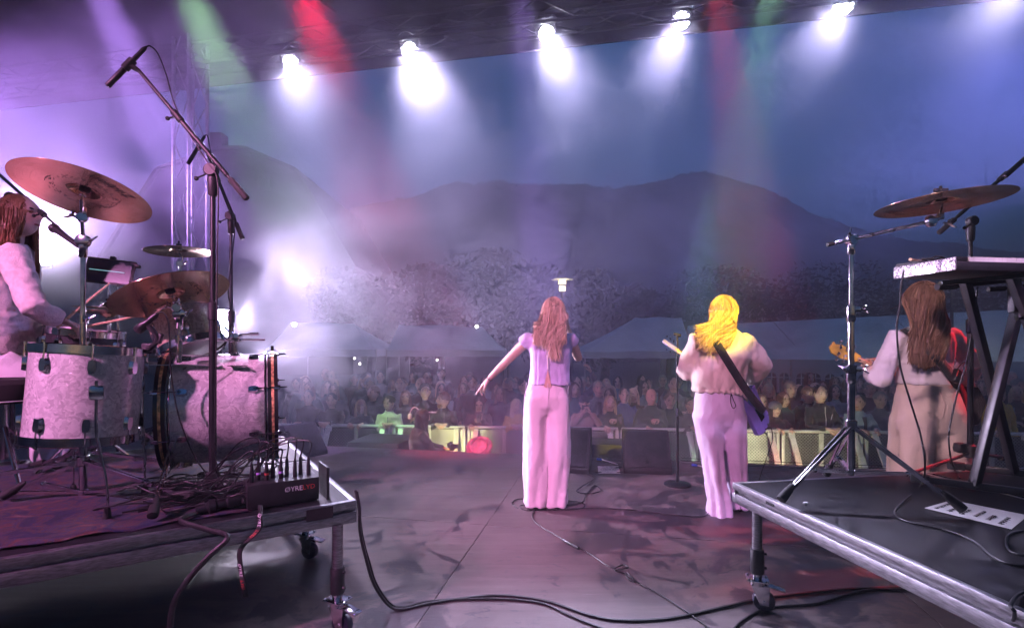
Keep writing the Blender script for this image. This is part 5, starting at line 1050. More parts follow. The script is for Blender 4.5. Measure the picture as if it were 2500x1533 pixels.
for i, (y0, y1) in enumerate(((1102, 1112), (1108, 1118), (1114, 1126))):
    cable('deck_cable', ['upper', 'middle', 'lower'][i] + ' of three thin cables running along the stage front on the right', [on(1640, y0, Z0), on(1800, y0 + 6, Z0), on(2000, y1 + 4, Z0), on(2180, y1 + 10, Z0)], .004)
for i in range(4):
    c = on(1470 + 14 * i, 1098 + 3 * i, Z0); cable('wedge_cable', 'loops of thin black cable between the two middle wedges', [c + Vector((.16 * math.cos(a) * (1 + .2 * i), .12 * math.sin(a), .003 * i)) for a in np.linspace(i, i + 7.5, 14)], .004, 4, group='cable loops by the wedges')
M['blue_plug'] = mat('blue_plug', (.02, .08, .5), .4)
for px, py, lb in ((1436, 1104, 'blue speaker plug beside the left middle wedge'), (1664, 1118, 'blue speaker plug behind the round stand base')):
    p = on(px, py, .02); t = thing('speaker_plug', lb, 'connector', p); MB().lathe([(.012, 0), (.014, .01), (.014, .05), (.008, .06)], 12, frame(p, (1, -.3, -.05))).build('shell', M['blue_plug'], t); MB().tube([p + Vector((.05, -.015, 0)), p + Vector((.2, -.2, -.014))], .005, 6).build('tail', M['paper'], t)
# ================================================================ people
def fuse(mb, voxel=.012, smooth=6, fold=None):
    """one continuous skin over overlapping shapes"""
    me = bpy.data.meshes.new('tmp'); me.from_pydata(mb.v, [], mb.f)
    bm = bmesh.new(); bm.from_mesh(me); bmesh.ops.recalc_face_normals(bm, faces=bm.faces[:]); bm.to_mesh(me); bm.free()
    o = bpy.data.objects.new('tmp', me); C.objects.link(o)
    rm = o.modifiers.new('r', 'REMESH'); rm.mode = 'VOXEL'; rm.voxel_size = voxel
    if smooth: s = o.modifiers.new('s', 'SMOOTH'); s.factor = .5; s.iterations = smooth
    out = bpy.data.meshes.new_from_object(o.evaluated_get(bpy.context.evaluated_depsgraph_get()))
    bpy.data.objects.remove(o); bpy.data.meshes.remove(me)
    n = len(out.vertices); co = np.empty(n * 3); out.vertices.foreach_get('co', co); co = co.reshape(-1, 3)
    if fold is not None:
        no = np.empty(n * 3); out.vertices.foreach_get('normal', no); no = no.reshape(-1, 3)
        co = fold(co, no); out.vertices.foreach_set('co', co.reshape(-1)); out.update()
    V = [tuple(p) for p in co]; F_ = [tuple(p.vertices) for p in out.polygons]; bpy.data.meshes.remove(out)
    return MB().add(V, F_)
def nfold(amp, sx, sz, seed=0.0, extra=None):
    def f(co, no):
        d = np.array([noise.noise((p[0] * sx + seed, p[1] * sx, p[2] * sz + seed)) + .5 * noise.noise((p[0] * sx * 2.2, p[1] * sx * 2.2 + seed, p[2] * sz * 2.2)) for p in co])
        r = co + no * (d * amp)[:, None]
        return extra(r, no) if extra else r
    return f
def loft(mb, rows, n=20):
    """rows: (centre, half width vector, half depth vector, squareness)"""
    rs = []
    for c, a, b in rows:
        rs.append([Vector(c) + Vector(a) * math.copysign(abs(math.cos(t)) ** .85, math.cos(t)) + Vector(b) * math.copysign(abs(math.sin(t)) ** .85, math.sin(t)) for t in [2 * math.pi * j / n for j in range(n)]])
    return mb.rings(rs)
def elbow(a, b, la, lb, pole):
    a = Vector(a); b = Vector(b); d = b - a; L_ = min(d.length, (la + lb) * .999); u = d.normalized()
    x = (la * la - lb * lb + L_ * L_) / (2 * L_); h = math.sqrt(max(0, la * la - x * x)); p = Vector(pole) - a; p = (p - u * p.dot(u)).normalized(); return a + u * x + p * h
def skin_mat(name, c): 
    m = mat(name, c, .55, var=.08, scale=14); b = m.node_tree.nodes['Principled BSDF']; b.inputs['Subsurface Weight'].default_value = .08; b.inputs['Subsurface Radius'].default_value = (.02, .008, .005); b.inputs['Subsurface Scale'].default_value = .3; return m
M['skin'] = skin_mat('skin_light', (.62, .42, .34)); M['skin2'] = skin_mat('skin_ruddy', (.55, .34, .27)); M['lips'] = mat('lips', (.38, .12, .11), .5); M['eye'] = mat('eye_dark', (.03, .022, .02), .25); M['brow'] = mat('eyebrow', (.08, .05, .035), .8); M['teeth'] = mat('teeth', (.8, .78, .72), .4)
def head(mb, c, R3, s=1.0, smile=False, fat=1.0):
    """head with brow, nose, cheeks, chin, ears, eyes and mouth; local -y is the face"""
    n, m = 28, 22; rs = []
    for i in range(1, m):
        t = math.pi * i / m; row = []
        for j in range(n):
            a = 2 * math.pi * j / n; z = -math.cos(t); r = math.sin(t); x = r * math.cos(a); y = r * math.sin(a)
            w_ = 1.0 - .22 * max(0, -z) ** 1.6; X = x * .076 * w_ * fat; Y = y * (.098 if y > 0 else .092) * (1 - .10 * max(0, -z)); Z = z * .118
            fr = max(0, -y)
            if y < 0:
                Y -= .022 * math.exp(-((X / .013) ** 2) - (((Z + .018) / .020) ** 2)) + .010 * math.exp(-((X / .010) ** 2) - (((Z - .008) / .022) ** 2))   # nose
                for sx in (-1, 1): Y += .013 * math.exp(-(((X - sx * .030) / .016) ** 2) - (((Z - .014) / .013) ** 2))                                         # eye sockets
                Y -= .006 * math.exp(-((X / .05) ** 2) - (((Z - .036) / .012) ** 2)) + .010 * math.exp(-((X / .022) ** 2) - (((Z + .094) / .016) ** 2))        # brow, chin
                Y -= .005 * math.exp(-((X / .020) ** 2) - (((Z + .056) / .012) ** 2))
            if z < -.3 and y > 0: Y *= 1 - .35 * (-z - .3)
            row.append(Vector(c) + R3 @ Vector((X, Y, Z)) * s)
        rs.append(row)
    V = [p for q in rs for p in q] + [Vector(c) + R3 @ Vector((0, .01, -.116)) * s, Vector(c) + R3 @ Vector((0, 0, .118)) * s]; Fs = []
    for i in range(m - 2):
        for j in range(n): Fs.append((i * n + j, i * n + (j + 1) % n, (i + 1) * n + (j + 1) % n, (i + 1) * n + j))
    b = (m - 1) * n
    for j in range(n): Fs.append((b, (j + 1) % n, j)); Fs.append((b + 1, (m - 2) * n + j, (m - 2) * n + (j + 1) % n))
    mb.add(V, Fs, 0); T = lambda x, y, z: Vector(c) + R3 @ Vector((x, y, z)) * s
    for sx in (-1, 1):
        mb.ball(T(sx * .076 * fat, .008, .0), (.010 * s, .019 * s, .031 * s), 8, 7, R3 @ Matrix.Rotation(sx * .35, 3, 'Z'), 0)
        mb.ball(T(sx * .030, -.0665, .0125), (.0165 * s, .010 * s, .0078 * s), 8, 6, R3, 2)
        mb.ball(T(sx * .031, -.079, .032), (.021 * s, .0065 * s, .0052 * s), 8, 5, R3 @ Matrix.Rotation(-sx * .12, 3, 'Y'), 3)
    mb.ball(T(0, -.0785, -.055), (.024 * s, .008 * s, (.0095 if smile else .0062) * s), 10, 6, R3, 1)
    if smile: mb.ball(T(0, -.0825, -.053), (.019 * s, .006 * s, .0045 * s), 8, 5, R3, 4)
def hand(mb, w_, d, up, s=1.0, curl=.5, thumb=1, spread=.10, mi=0, curls=None, point=False):
    """wrist w_, direction d towards the fingers, up = back of the hand; five fingers rooted in the palm"""
    d = Vector(d).normalized(); up = Vector(up); up = (up - d * up.dot(d)).normalized(); x = d.cross(up) * thumb; w_ = Vector(w_)
    P = lambda a, b, c: w_ + d * a * s + x * b * s + up * c * s
    rows = [(P(-.01, 0, 0), x * .024 * s, up * .018 * s), (P(.02, .002, 0), x * .030 * s, up * .017 * s), (P(.055, .002, .001), x * .040 * s, up * .015 * s), (P(.085, .0, 0), x * .041 * s, up * .012 * s), (P(.096, 0, -.002), x * .036 * s, up * .008 * s)]
    o = MB(); loft(o, rows, 12); mb.add(o.v, o.f, mi)
    for k, (b, L_) in enumerate(((.030, .070), (.010, .080), (-.011, .074), (-.030, .056))):
        cu = curls[k] if curls else curl; p = P(.080, b, .0); pts = [p]; ang = 0.0; dirx = (b / .03) * spread
        for seg, f in enumerate((.42, .33, .27)):
            ang += cu * (.9 if seg == 0 else 1.1); v = (d * math.cos(ang) - up * math.sin(ang) + x * dirx * math.cos(ang)).normalized(); pts.append(pts[-1] + v * (L_ * f + (.018 if seg == 0 else 0)) * s)
        mb.tube(pts, [.0095 * s, .0088 * s, .0080 * s, .0055 * s], 7, mi=mi)
    tb = [P(.012, .022, -.004), P(.040, .046, -.010), P(.066, .056, -.020 - .012 * curl), P(.088, .054 - .012 * curl, -.030 - .016 * curl)]
    mb.tube(tb, [.014 * s, .012 * s, .0105 * s, .007 * s], 7, mi=mi)
def ribbon_hair(strands, width=.0035, cap=None):
    V = []; Fs = []; q = random.Random(5)
    for pts in strands:
        k = len(pts); o = len(V); a = q.random() * 3.14
        for i, p in enumerate(pts):
            t = (pts[min(i + 1, k - 1)] - pts[max(0, i - 1)]); t = t.normalized() if t.length > 1e-7 else Vector((0, 0, -1)); s = t.orthogonal().normalized(); s = s * math.cos(a) + t.cross(s) * math.sin(a)
            w_ = width * (1.0 if i < k - 1 else .25); V += [p - s * w_, p + s * w_]
        for i in range(k - 1): Fs.append((o + 2 * i, o + 2 * i + 1, o + 2 * i + 3, o + 2 * i + 2))
    return MB().add(V, Fs)
def hair_mat(name, a, b):
    m = mat(name, a, .42, var=.0, col2=b, scale=110, detail=2, stretch=(1, 1, .06), lo=.25, hi=.75); m.node_tree.nodes['Principled BSDF'].inputs['Specular IOR Level'].default_value = .35; return m
M['blonde'] = hair_mat('hair_blonde', (.66, .48, .26), (.30, .18, .08)); M['fair'] = hair_mat('hair_fair', (.86, .69, .52), (.60, .44, .32)); M['brown'] = hair_mat('hair_brown', (.27, .16, .10), (.15, .085, .05)); M['darkhair'] = hair_mat('hair_dark', (.045, .03, .022), (.018, .013, .01)); M['grey'] = hair_mat('hair_grey', (.40, .38, .35), (.22, .2, .18)); M['auburn'] = hair_mat('hair_auburn', (.42, .21, .11), (.24, .11, .06)); M['copper'] = hair_mat('hair_copper', (.22, .09, .05), (.10, .04, .025))
def cloth(name, c, var=.08, bump=.25, scale=5, rough=.85, bs=90, crease=.55):
    m = mat(name, c, rough, var=var, scale=scale, bump=bump, bscale=bs, sheen=.25); t = m.node_tree; L = t.links.new; b = t.nodes['Principled BSDF']; fine = b.inputs['Normal'].links[0].from_node
    tc = t.nodes.new('ShaderNodeTexCoord'); mp = t.nodes.new('ShaderNodeMapping'); mp.inputs['Scale'].default_value = (1, 1, .55); mp.inputs['Rotation'].default_value = (0, .35, 0); L(tc.outputs['Object'], mp.inputs[0])
    n = t.nodes.new('ShaderNodeTexNoise'); n.noise_type = 'RIDGED_MULTIFRACTAL'; n.inputs['Scale'].default_value = 7; n.inputs['Detail'].default_value = 3; n.inputs['Distortion'].default_value = .9; L(mp.outputs[0], n.inputs['Vector'])
    bp = t.nodes.new('ShaderNodeBump'); bp.inputs['Strength'].default_value = crease; bp.inputs['Distance'].default_value = .012; L(n.outputs['Fac'], bp.inputs['Height']); L(fine.outputs[0], bp.inputs['Normal']); L(bp.outputs[0], b.inputs['Normal'])
    return m

class Person:
    def __init__(s, label, base, yaw, H=1.7, cat='person', group=None, name='person'):
        s.t = thing(name, label, cat, base, group); s.o = Vector(base); s.R = rz3(yaw); s.k = H / 1.7
    def W(s, p): return s.o + s.R @ (Vector(p) * s.k)
    def D(s, p): return s.R @ Vector(p)
    def inv(s, w_): return (s.R.inverted() @ (Vector(w_) - s.o)) / s.k
# default joints, metres at 1.7 m, facing local -y; L = local +x
J0 = dict(hipL=(.085, 0, .90), hipR=(-.085, 0, .90), knL=(.095, -.01, .49), knR=(-.095, -.01, .49), anL=(.10, .02, .08), anR=(-.10, .02, .08), pel=(0, 0, .93), wai=(0, .0, 1.06), che=(0, .0, 1.24), nek=(0, .015, 1.43), shL=(.165, .01, 1.355), shR=(-.165, .01, 1.355), hed=(0, -.005, 1.575), wrL=(.23, -.06, .86), wrR=(-.23, -.06, .86))
def body(P, J, face=True, top=None, bottom=None, sleeve=1.0, skin='skin', head_R=None, smile=False, voxel=.014, shoes=None, loose=1.0, legs=True, hands=None, hs=1.0, fat=1.0, vtop=None, fold=.010, sleeve_len=1.0, hem=.88, collar=True, wide=1.0, build_legs=True, elpole=None, fist=.9):
    j = dict(J0); j.update(J or {}); W = P.W; k = P.k
    elpole = elpole or {}
    el = {}
    for S_ in 'LR':
        sx = 1 if S_ == 'L' else -1; el[S_] = Vector(j['el' + S_]) if 'el' + S_ in j else elbow(j['sh' + S_], j['wr' + S_], .285, .255, elpole.get(S_, (sx * .6, .35, .9)))
    hR = P.R @ (head_R or Matrix.Identity(3)); P.hs = hs
    mb = MB(); A = lambda p: Vector(p)
    ax = (A(j['shL']) - A(j['shR'])).normalized(); hx = (A(j['hipL']) - A(j['hipR'])).normalized()
    def trow(c, a, w_, d_): a2 = P.R @ a; b2 = Vector((0, 0, 1)).cross(a2).normalized(); return (W(c), a2 * w_ * k * fat, b2 * d_ * k * fat)
    rows = [trow(j['pel'], hx, .150, .105), trow(A(j['pel']) + Vector((0, 0, .06)), hx, .145, .10), trow(j['wai'], hx.lerp(ax, .4), .118, .085), trow(A(j['wai']).lerp(A(j['che']), .5), ax, .132, .095), trow(j['che'], ax, .152, .105), trow(A(j['che']).lerp(A(j['nek']), .6), ax, .150, .09), trow(A(j['nek']) - Vector((0, 0, .03)), ax, .075, .06)]
    loft(mb, rows, 18)
    mb.tube([W(A(j['nek']) - Vector((0, 0, .05))), W(A(j['nek']).lerp(A(j['hed']), .35)), W(A(j['hed']) - Vector((0, -.015, .05)))], [.062 * k, .052 * k, .050 * k], 12)
    for S_ in 'LR': mb.tube([W(A(j['che']).lerp(A(j['sh' + S_]), .6)), W(j['sh' + S_]), W(A(j['sh' + S_]).lerp(el[S_], .5)), W(el[S_]), W(el[S_].lerp(A(j['wr' + S_]), .35)), W(j['wr' + S_])], [.055 * k, .052 * k, .043 * k, .037 * k, .036 * k, .024 * k], 10)
    if build_legs:
        for S_ in 'LR': mb.tube([W(j['hip' + S_]), W(A(j['hip' + S_]).lerp(A(j['kn' + S_]), .45)), W(j['kn' + S_]), W(A(j['kn' + S_]).lerp(A(j['an' + S_]), .3)), W(j['an' + S_])], [.088 * k, .072 * k, .050 * k, .048 * k, .033 * k], 10)
    B = fuse(mb, voxel, 4)
    if face: head(B, W(j['hed']), hR, k * hs, smile, 1.0)
    hands = hands or {}
    for S_ in 'LR':
        w_ = W(j['wr' + S_]); h = hands.get(S_, {}); d = h.get('d'); d = P.D(d) if d is not None else (w_ - W(el[S_])); up = P.D(h.get('up', (0, -.4, 1))); hand(B, w_, d, up, k * 1.0, h.get('curl', .55), h.get('thumb', 1 if S_ == 'R' else -1), h.get('spread', .1), 0, h.get('curls'))
    B.build('body', [M[skin], M['lips'], M['eye'], M['brow'], M['teeth']], P.t, angle=60)
    P.el = el; P.j = j; P.hR = hR
    if top:
        mb = MB(); q = loose
        def tr(c, a, w_, d_): return trow(c, a, w_ * q, d_ * q)
        hz = Vector((0, 0, hem)); hemc = A(j['pel']).copy(); hemc.z = hem; dd = hemc
        rows = [tr(dd, hx, .168 * wide, .122), tr(A(j['pel']).lerp(A(j['wai']), .5) if hem < .97 else A(j['wai']), hx, .160 * wide, .118), tr(A(j['wai']) if hem < .97 else A(j['wai']).lerp(A(j['che']), .4), hx.lerp(ax, .5), .148 * wide, .110), tr(A(j['wai']).lerp(A(j['che']), .6), ax, .158 * wide, .118), tr(j['che'], ax, .174, .125), tr(A(j['che']).lerp(A(j['nek']), .55), ax, .172, .108), tr(A(j['nek']) - Vector((0, 0, .035)), ax, .108, .082), tr(A(j['nek']) + Vector((0, 0, .005)), ax, .070, .066)]
        loft(mb, rows, 20)
        for S_ in 'LR':
            sh, e, w_ = A(j['sh' + S_]), el[S_], A(j['wr' + S_]); sl = sleeve
            pts = [A(j['che']).lerp(sh, .55), sh, sh.lerp(e, .5), e, e.lerp(w_, .5), e.lerp(w_, .93)]
            rr = [.070, .062, .058 * sl, .054 * sl, .048 * sl, .042 * sl]
            if sleeve_len < 1: n_ = 3 if sleeve_len > .3 else 2; pts = pts[:n_]; rr = rr[:n_]; pts[-1] = sh.lerp(e, sleeve_len)
            mb.tube([W(p) for p in pts], [r * k * (q * .5 + .5) for r in rr], 12)
        T = fuse(mb, vtop or voxel, 3, nfold(fold, 9, 14, P.o.x * 3)); P.top = T.build('jacket' if loose > 1.04 else 'shirt', top, P.t, angle=70)
        if collar:
            c = W(A(j['nek']) + Vector((0, -.005, .012))); cm = MB(); n = 18
            cm.rings([[c + P.R @ Vector((r * math.cos(2 * math.pi * i / n), r * .95 * math.sin(2 * math.pi * i / n), z + .010 * math.sin(2 * math.pi * i / n))) * k for i in range(n)] for r, z in ((.078, -.03), (.073, .012), (.068, .014), (.064, -.02))], caps=False); cm.build('collar', top, P.t)
    if bottom and build_legs:
        mb = MB(); loft(mb, [trow(A(j['pel']) + Vector((0, 0, .10)), hx, .140, .105), trow(A(j['pel']) + Vector((0, 0, .03)), hx, .160, .118), trow(A(j['pel']) - Vector((0, 0, .05)), hx, .165, .122), trow(A(j['pel']) - Vector((0, 0, .11)), hx, .12, .10)], 18)
        for S_ in 'LR': mb.tube([W(j['hip' + S_]), W(A(j['hip' + S_]).lerp(A(j['kn' + S_]), .5)), W(j['kn' + S_]), W(A(j['kn' + S_]).lerp(A(j['an' + S_]), .5)), W(A(j['an' + S_]) - Vector((0, 0, .02)))], [.098 * k, .085 * k, .068 * k, .064 * k, .060 * k], 12)
        fuse(mb, voxel * 1.3, 3, nfold(.008, 8, 9, P.o.y)).build('trousers', bottom, P.t, angle=70)
        for S_ in 'LR':
            a = A(j['an' + S_]); mb = MB(); mb.tube([W(a + Vector((0, .05, -.045))), W(a + Vector((0, .0, -.03))), W(a + Vector((0, -.09, -.045))), W(a + Vector((0, -.16, -.055)))], [.036 * k, .045 * k, .040 * k, .024 * k], 10); mb.build('shoe', M['rubber'], P.t)
    return P
def hair_cap(P, style, m, seed=1, up=.016, back=.022, sc=(.086, .102, .112), n=22, rough=.006, name='hair'):
    c = P.W(P.j['hed']); R3 = P.hR; k = P.k * P.hs; mb = MB(); b = MB().ball((0, 0, 0), 1.0, n, n - 6); q = seed * 7.3; V = []
    for p in b.v:
        p = Vector(p); f = 1 + rough / .1 * (noise.noise(p * 3.5 + Vector((q, 0, 0))) + .6 * noise.noise(p * 9 + Vector((0, q, 0)))); X = Vector((p.x * sc[0], p.y * sc[1], p.z * sc[2])) * f
        if style in ('short', 'crop') and p.z < -.1: X.x *= .80; X.y = min(X.y, .085) * .92
        V.append(c + R3 @ (X + Vector((0, back, up))) * k)
    mb.add(V, b.f); return mb
def style_hair(P, style, m, seed=1, length=.28, n_=900, wd=.0042):
    c = P.W(P.j['hed']); R3 = P.hR; k = P.k * P.hs; q = random.Random(seed)
    if style == 'bald':
        mb = hair_cap(P, 'crop', m, seed, -.012, .024, (.080, .088, .070), rough=.002); mb.build('hair', m, P.t, angle=80); return
    if style in ('short', 'crop'):
        mb = hair_cap(P, 'short', m, seed, .020 if style == 'short' else .014, .020 if style == 'short' else .016, (.084, .100, .112) if style == 'short' else (.080, .097, .110), rough=.010 if style == 'short' else .004)
        st_ = []
        for _ in range(260 if style == 'short' else 120):
            a = q.random() * 6.283; z = q.uniform(.1, 1); r = math.sqrt(max(0, 1 - z * z)); p = Vector((r * math.cos(a) * .084, r * math.sin(a) * .100 + .018, z * .112 + .016)); d = (Vector((p.x, p.y * .4 - .02, p.z)).normalized() + Vector((q.gauss(0, .35), q.gauss(0, .35), q.gauss(0, .2)))).normalized()
            st_.append([c + R3 @ p * k, c + R3 @ (p + d * .012) * k, c + R3 @ (p + d * .012 + Vector((d.x, d.y - .5, -.6)) * .014) * k])
        h = ribbon_hair(st_, .0035 * k); mb.add(h.v, h.f); mb.build('hair', m, P.t, angle=80); return
    if style in ('long', 'bob', 'curly'):
        mb = hair_cap(P, 'long', m, seed, .014, .018, (.087, .103, .113)); st_ = []
        L_ = {'bob': .17, 'curly': .22}.get(style, length)
        for i in range(n_):
            a = q.uniform(-.95, math.pi + .95); z = q.uniform(-.2, .95); r = math.sqrt(max(0, 1 - z * z)); p = Vector((r * math.cos(a) * .088, r * math.sin(a) * .104 + .018, z * .113 + .012)); pts = [c + R3 @ p * k]; ph = q.random() * 6.28; amp = .010 if style == 'curly' else .003
            side = Vector((math.cos(a) * .088, max(-.045, math.sin(a) * .100) + .015, -.02)); L2 = (L_ + p.z) * q.uniform(.85, 1.05)
            for s in range(1, 8):
                u = s / 7; zz = p.z - L2 * u; f = min(1, u * 2.2); x = p.x * (1 - f) + side.x * f * (1.08 + .10 * u); y = p.y * (1 - f) + side.y * f; w_ = Vector((x + amp * math.sin(ph + u * 16), y + amp * math.cos(ph + u * 14), zz)); pts.append(c + (R3 @ Vector((w_.x, w_.y, 0)) + Vector((0, 0, w_.z))) * k)
            st_.append(pts)
        h = ribbon_hair(st_, wd * k); mb.add(h.v, h.f); mb.build('hair', m, P.t, angle=80)
def headrot(yaw=0, pitch=0, roll=0): return Matrix.Rotation(R(yaw), 3, 'Z') @ Matrix.Rotation(R(pitch), 3, 'X') @ Matrix.Rotation(R(roll), 3, 'Y')

# ---------------------------------------------------------------- singer
M['lilac_vest'] = cloth('lilac_vest', (.56, .50, .74), .10, .35, 7); M['rose_trouser'] = cloth('rose_trousers', (.74, .62, .68), .04, .2, 4); M['cream'] = cloth('cream_jacket', (.72, .66, .52), .05, .3, 5); M['lilac_trouser'] = cloth('lilac_trousers', (.66, .58, .72), .05, .2, 4); M['blouse'] = cloth('white_blouse', (.66, .62, .66), .05, .3, 6); M['tan'] = cloth('beige_trousers', (.62, .52, .44), .06, .25, 5); M['lace'] = cloth('pale_lace', (.72, .62, .60), .07, .5, 40, bs=160); M['strap'] = cloth('black_strap', (.012, .012, .013), .2, .5, 30); M['white_cloth'] = cloth('white_cord', (.8, .8, .8))
def wide_trousers(P, rows_pelvis, legL, legR, m, voxel=.012, folds=None, name='trousers'):
    mb = MB(); k = P.k; c, w_, d_ = rows_pelvis[-1]; c = Vector(c); LR = lambda rs: [(P.W(c), P.D((w_, 0, 0)) * k, P.D((0, d_, 0)) * k) for c, w_, d_ in rs]
    loft(mb, LR(list(rows_pelvis[:-1]) + [(c, w_ * .92, d_ * .92), (c - Vector((0, 0, .06)), w_ * .5, d_ * .5)]), 24)
    for rows in (legL, legR): c0, w0, d0 = rows[0]; c0 = Vector(c0); loft(mb, LR([(c0 + Vector((-c0.x * .12, 0, .11)), w0 * .55, d0 * .60), (c0 + Vector((-c0.x * .05, 0, .05)), w0 * .86, d0 * .88)] + list(rows)), 24)
    return fuse(mb, voxel, 14, folds).build(name, m, P.t, angle=75)
def leg_folds(P, cx, amp, z0, z1, seed, nf=9):
    def f(co, no):
        out = co.copy()
        for i, p in enumerate(co):
            l = P.inv(p); x0 = cx if l.x > 0 else -cx; a = math.atan2(l.y, l.x - x0); t = max(0, min(1, (z1 - l.z) / (z1 - z0)))
            d = amp * t * (math.sin(a * nf + 2.0 * math.sin(l.z * 5 + seed) + seed) * .6 + .6 * noise.noise((a * 2.6 + seed, l.z * 3.0, x0 * 30))) + .004 * noise.noise((l.x * 18, l.y * 18, l.z * 10 + seed)) + .003 * noise.noise((l.x * 40, l.y * 40, l.z * 22 + seed))
            if l.z < .14: d += .006 * noise.noise((a * 3, l.z * 30, seed + x0 * 9))
            out[i] = co[i] + no[i] * d
        return out
    return f
sb = on(1315, 1216, 0); S1 = Person('singer in a lilac vest and wide pale pink trousers, arm stretched out', sb, math.pi, 1.70)
def lw(px, py, Y): return S1.inv(at(px, py, Y))
YS = sb.y
J = dict(shL=lw(1270, 818, YS), elL=lw(1216, 872, YS + .13), wrL=lw(1176, 912, YS + .22), shR=lw(1374, 818, YS), elR=lw(1392, 862, YS + .12), wrR=lw(1362, 780, YS + .30), hed=lw(1332, 752, YS + .01), nek=lw(1327, 795, YS), che=lw(1322, 850, YS), wai=lw(1322, 905, YS), pel=lw(1316, 945, YS), hipL=(.085, 0, .90), hipR=(-.085, 0, .90))
body(S1, J, top=None, head_R=headrot(-8, -6), voxel=.011, hands=dict(L=dict(curls=[.08, .42, .55, .62], up=(.35, .3, 1), spread=.22, thumb=-1), R=dict(curl=1.0, d=(.1, -.25, .9))), hs=.98)
# vest: short cap sleeves, cropped, split at the back hem
mb = MB(); k = S1.k
rws = [(lw(1322, 922, YS), .176, .120), (lw(1322, 905, YS), .165, .115), (lw(1323, 880, YS), .162, .112), (lw(1324, 850, YS), .172, .118), (lw(1324, 825, YS), .185, .112), (lw(1325, 806, YS), .17, .095), (lw(1326, 797, YS), .09, .075)]
loft(mb, [(S1.W(c), S1.D((w_, 0, 0)), S1.D((0, d_, 0))) for c, w_, d_ in rws], 24)
for S_, sx in (('L', 1), ('R', -1)):
    sh = Vector(J['sh' + S_]); e = Vector(J['el' + S_]); mb.tube([S1.W(sh * .8 + Vector((0, 0, .20 * sh.z))), S1.W(sh), S1.W(sh.lerp(e, .16))], [.060, .064, .066], 14)
def vest_f(co, no):
    out = co.copy()
    for i, p in enumerate(co):
        l = S1.inv(p); d = .006 * noise.noise((l.x * 14, l.y * 14, l.z * 12)) + .004 * noise.noise((l.x * 34, l.y * 34, l.z * 20)) - .006 * math.exp(-((abs(l.x) - .085) / .006) ** 2) * (l.y > 0)
        out[i] = p + no[i] * d
        if l.z < 1.10 and l.y > 0:                                            # hem opens along the back slit
            s = (1.10 - l.z) / .12; sg = 1 if l.x > .0 else -1; w_ = max(0, 1 - abs(l.x) / .10); v = S1.D((sg * .030 * s * w_, .012 * s, -.015 * s * (1 - w_))); out[i] = out[i] + np.array(v)
    return out
fuse(mb, .010, 2, vest_f).build('vest', M['lilac_vest'], S1.t, angle=75)
mb = MB(); y_ = .118
mb.add([S1.W((-.002, y_ + .012, 1.13)), S1.W((.030, y_ + .010, .99)), S1.W((.0, y_ + .006, .975)), S1.W((-.032, y_ + .010, .99))], [(0, 1, 2, 3)])
mb.build('back_skin', M['skin'], S1.t, smooth=False)
mb = MB(); mb.beam(S1.W((0, y_ + .010, 1.24)), S1.W((0, y_ + .014, 1.13)), .012, .004); mb.build('zip_tape', M['white_cloth'], S1.t, smooth=False)
mb = MB()
for sx, dx in ((.165, .0), (-.165, .01)):
    mb = MB()
    for e in range(3): mb.tube(spline([S1.W((sx + .004 * e, .06 + .02 * e, 1.02)), S1.W((sx * 1.05, .07, .96)), S1.W((sx * 1.02 + dx + .008 * e, .07, .90 - .015 * e))], 4), .002, 5)
    mb.build('side_tie', M['white_cloth'], S1.t)
wide_trousers(S1, [((0, .0, 1.035), .132, .100), ((0, .005, .98), .158, .120), ((0, .01, .90), .182, .140), ((0, .01, .82), .186, .135)],
              [((.088, .01, .90), .095, .125), ((.096, .01, .70), .092, .112), ((.094, .01, .45), .098, .112), ((.090, .01, .20), .092, .110), ((.086, .0, .05), .090, .125), ((.086, -.01, .006), .094, .135)],
              [((-.088, .01, .90), .095, .125), ((-.098, .01, .70), .092, .112), ((-.096, .01, .45), .098, .112), ((-.086, .01, .20), .088, .110), ((-.080, .0, .05), .086, .125), ((-.078, -.01, .004), .090, .135)],
              M['rose_trouser'], .011, leg_folds(S1, .09, .017, .1, .97, 2.0, 5))
MB().tube([S1.W((.0, .139, 1.02)), S1.W((.0, .158, .92)), S1.W((0, .150, .83))], .0022, 5).build('seam', M['rose_trouser'], S1.t)
for sx in (1, -1): MB().tube([S1.W((sx * .158, .05, .99)), S1.W((sx * .186, .04, .90)), S1.W((sx * .184, .03, .84))], .003, 5).build('pocket_seam', M['rose_trouser'], S1.t)
